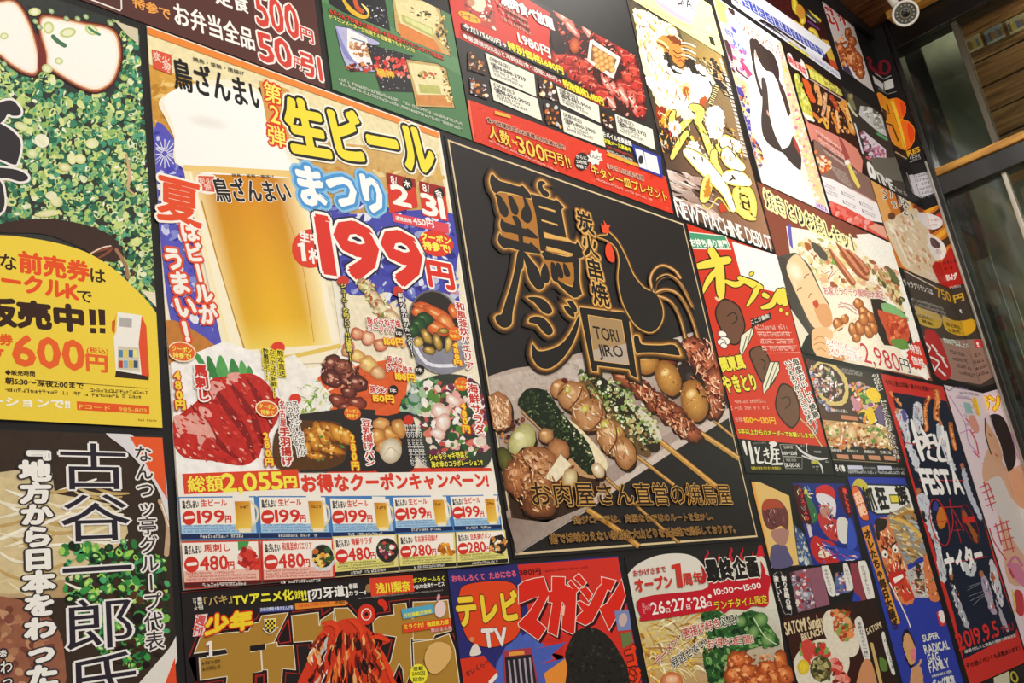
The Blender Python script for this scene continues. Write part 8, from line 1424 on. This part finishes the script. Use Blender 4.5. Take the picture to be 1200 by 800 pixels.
# hanging things behind the lower pane
def hang(name, label, cat, cols, px0, px1, X, seed):
    (ya, za), (yb, zb) = sp(*px0, X), sp(*px1, X); e_ = link(name, None, None, label=label, category=cat); e_.location = (X, (ya + yb) / 2, min(za, zb)); hw, h_ = abs(ya - yb) / 2, abs(za - zb)
    box_obj('sheet', 0, .006, -hw, hw, -min(za, zb) + .002, h_, mat(name + '_base', cols[0], rough=.6), e_, 0)
    rnd = random.Random(seed)
    for i, c_ in enumerate(cols[1:]): 
        y0 = rnd.uniform(-hw, hw * .2); z0 = h_ * (i + .1) / (len(cols) - 1) ; box_obj('colour_block', -.002, -.0002, y0, min(hw, y0 + hw * rnd.uniform(.7, 1.4)), z0, z0 + h_ * .6 / (len(cols) - 1), mat(name + '_colour', c_, rough=.6), e_, 0)
hang('tall_banner', 'greyish standing banner with blue and dark red bands behind the lower pane', 'banner', ['5a5a50', '4a5660', '6a2c2c', '7a7868', '4a5648'], (1160, 300), (1182, 420), XC + .25, 1)
hang('menu_banner', 'pale banner with brown and red pictures at right edge behind the glass', 'banner', ['6a6654', '8a8a7a', '7a5638', '7a2422', '4a4a3a'], (1182, 335), (1230, 470), XC + .22, 2)
hang('white_banner', 'pale lilac and white banner beside the mullion at right edge', 'banner', ['a8a49c', 'c0b8c8', '8a7a9a', 'd0ccc0'], (1186, 215), (1240, 290), XC + .2, 3)
# the second room side: left and far ends stay open; ceiling boards
zc = ZC
nb = 14; x_b0 = 1.9
cl = box_obj('ceiling', XL, XC + .12, -.75, 0, zc + .012, zc + .06, M_DARK, **st)
wbd = (XC - x_b0) / nb
for i in range(nb):
    o = box_obj('ceiling_board', x_b0 + wbd * i + .002, x_b0 + wbd * (i + 1) - .002, -.75, -.002, zc, zc + .012, M_CEIL, None, .0015); o.parent = cl; o.location = Vector(o.location) - cl.location
box_obj('trim_1', XC - .07, XC - .005, -.75, -.1, zc - .03, zc, M_YWOOD, bev=.003, **st)
box_obj('trim_2', XL, XC - .005, -.022, -.002, zc - .045, zc - .001, M_BLACKWALL, bev=.003, **st)
# security camera
def lathe(name, prof, m, par, n=40, col=None):
    V_, F_ = [], []
    for r, z in prof:
        for k in range(n): a = 2 * math.pi * k / n; V_.append((r * math.cos(a), r * math.sin(a), z))
    for j in range(len(prof) - 1):
        for k in range(n): F_.append((j * n + k, j * n + (k + 1) % n, (j + 1) * n + (k + 1) % n, (j + 1) * n + k))
    F_.append(tuple(range(n))[::-1]); F_.append(tuple((len(prof) - 1) * n + k for k in range(n)))
    me = bpy.data.meshes.new(name); me.from_pydata(V_, [], F_); me.materials.append(m)
    for p in me.polygons: p.use_smooth = len(p.vertices) == 4
    return link(name, me, par)
ray = R @ np.array([1061 - 600, 15.5 - 400, F]); ray = ray / np.linalg.norm(ray)
dist = 3.95; cp = CAM + ray * dist; print('CAMPOS', cp)
sc_ = link('security_camera', None, None, label='white ringed bullet security camera hanging under the ceiling corner', category='camera')
rr = dist * 15.2 / math.hypot(F, math.hypot(461, 385)) * 1.0; print('r', rr)
sc_.location = cp.tolist(); d_ = Vector((CAM - cp).tolist()); q_ = (d_ + Vector((0.12, -.1, -.1))).to_track_quat('Z', 'Y'); sc_.rotation_mode = 'QUATERNION'; sc_.rotation_quaternion = q_
M_WHITE = mat('white_plastic', 'e4e0d6', rough=.35, coat=.2); M_LENS = mat('grey_lens_face', '4a4a44', rough=.25, coat=.5); M_BLK = mat('black_lens', '0a0a0a', rough=.1, coat=.8)
k = rr
lathe('camera_housing', [(k * .9, -k * 3.2), (k * .96, -k * 3.0), (k * .96, -.2 * k), (k * 1.0, 0), (k * .98, .12 * k), (k * .86, .16 * k), (k * .8, .05 * k), (k * .8, -.05 * k)], M_WHITE, sc_)
lathe('camera_face', [(k * .8, -.1 * k), (k * .8, .0), (k * .78, .01 * k)], M_LENS, sc_)
def ringm(name, r0, r1, z, m): return lathe(name, [(r0, z), (r0, z + .03 * k), (r1, z + .03 * k), (r1, z)], m, sc_)
lathe('lens', [(k * .3, 0), (k * .3, .06 * k), (k * .22, .09 * k), (k * .08, .1 * k)], M_BLK, sc_)
lathe('lens_ring', [(k * .42, 0), (k * .42, .04 * k), (k * .32, .05 * k), (k * .31, .02 * k)], mat('olive_ring', '6a6650', rough=.3), sc_)
led = None
for i in range(14):
    a = 2 * math.pi * i / 14
    if led is None: led = lathe('infrared_lamp', [(k * .065, 0), (k * .065, .04 * k), (k * .04, .06 * k)], mat('pale_diode', 'a8a490', rough=.3), sc_, 10); o = led
    else: o = led.copy(); COL.objects.link(o)
    o.location = (k * .61 * math.cos(a), k * .61 * math.sin(a), .01 * k)
# bracket up to the ceiling
inv = sc_.rotation_quaternion.to_matrix().transposed(); O_ = sc_.location
P0 = Vector((0, 0, -k * 2.0)); P1 = inv @ (Vector((cp[0] + .05, cp[1] + .05, zc - .05)) - O_); P2 = inv @ (Vector((cp[0] + .05, cp[1] + .05, zc - .001)) - O_)
path = [P0 * (1 - t) ** 2 + P1 * 2 * t * (1 - t) + P2 * t * t for t in np.linspace(0, 1, 12)]
Vv, Ff = [], []
for i, p_ in enumerate(path):
    d_ = (path[min(i + 1, 11)] - path[max(i - 1, 0)]).normalized(); a_ = d_.orthogonal().normalized(); b_ = d_.cross(a_)
    for j in range(16): t = 2 * math.pi * j / 16; Vv.append(tuple(p_ + (a_ * math.cos(t) + b_ * math.sin(t)) * k * .32))
for i in range(11):
    for j in range(16): Ff.append((i * 16 + j, i * 16 + (j + 1) % 16, (i + 1) * 16 + (j + 1) % 16, (i + 1) * 16 + j))
me = bpy.data.meshes.new('mount_arm'); me.from_pydata(Vv, [], Ff); me.materials.append(M_WHITE); link('mount_arm', me, sc_)

# ================================================================== turn the collected prints into meshes
build_text()
for p in PARTS: p.build()
print('TRIS', sum(len(f) - 2 for p in PARTS for f in p.f))
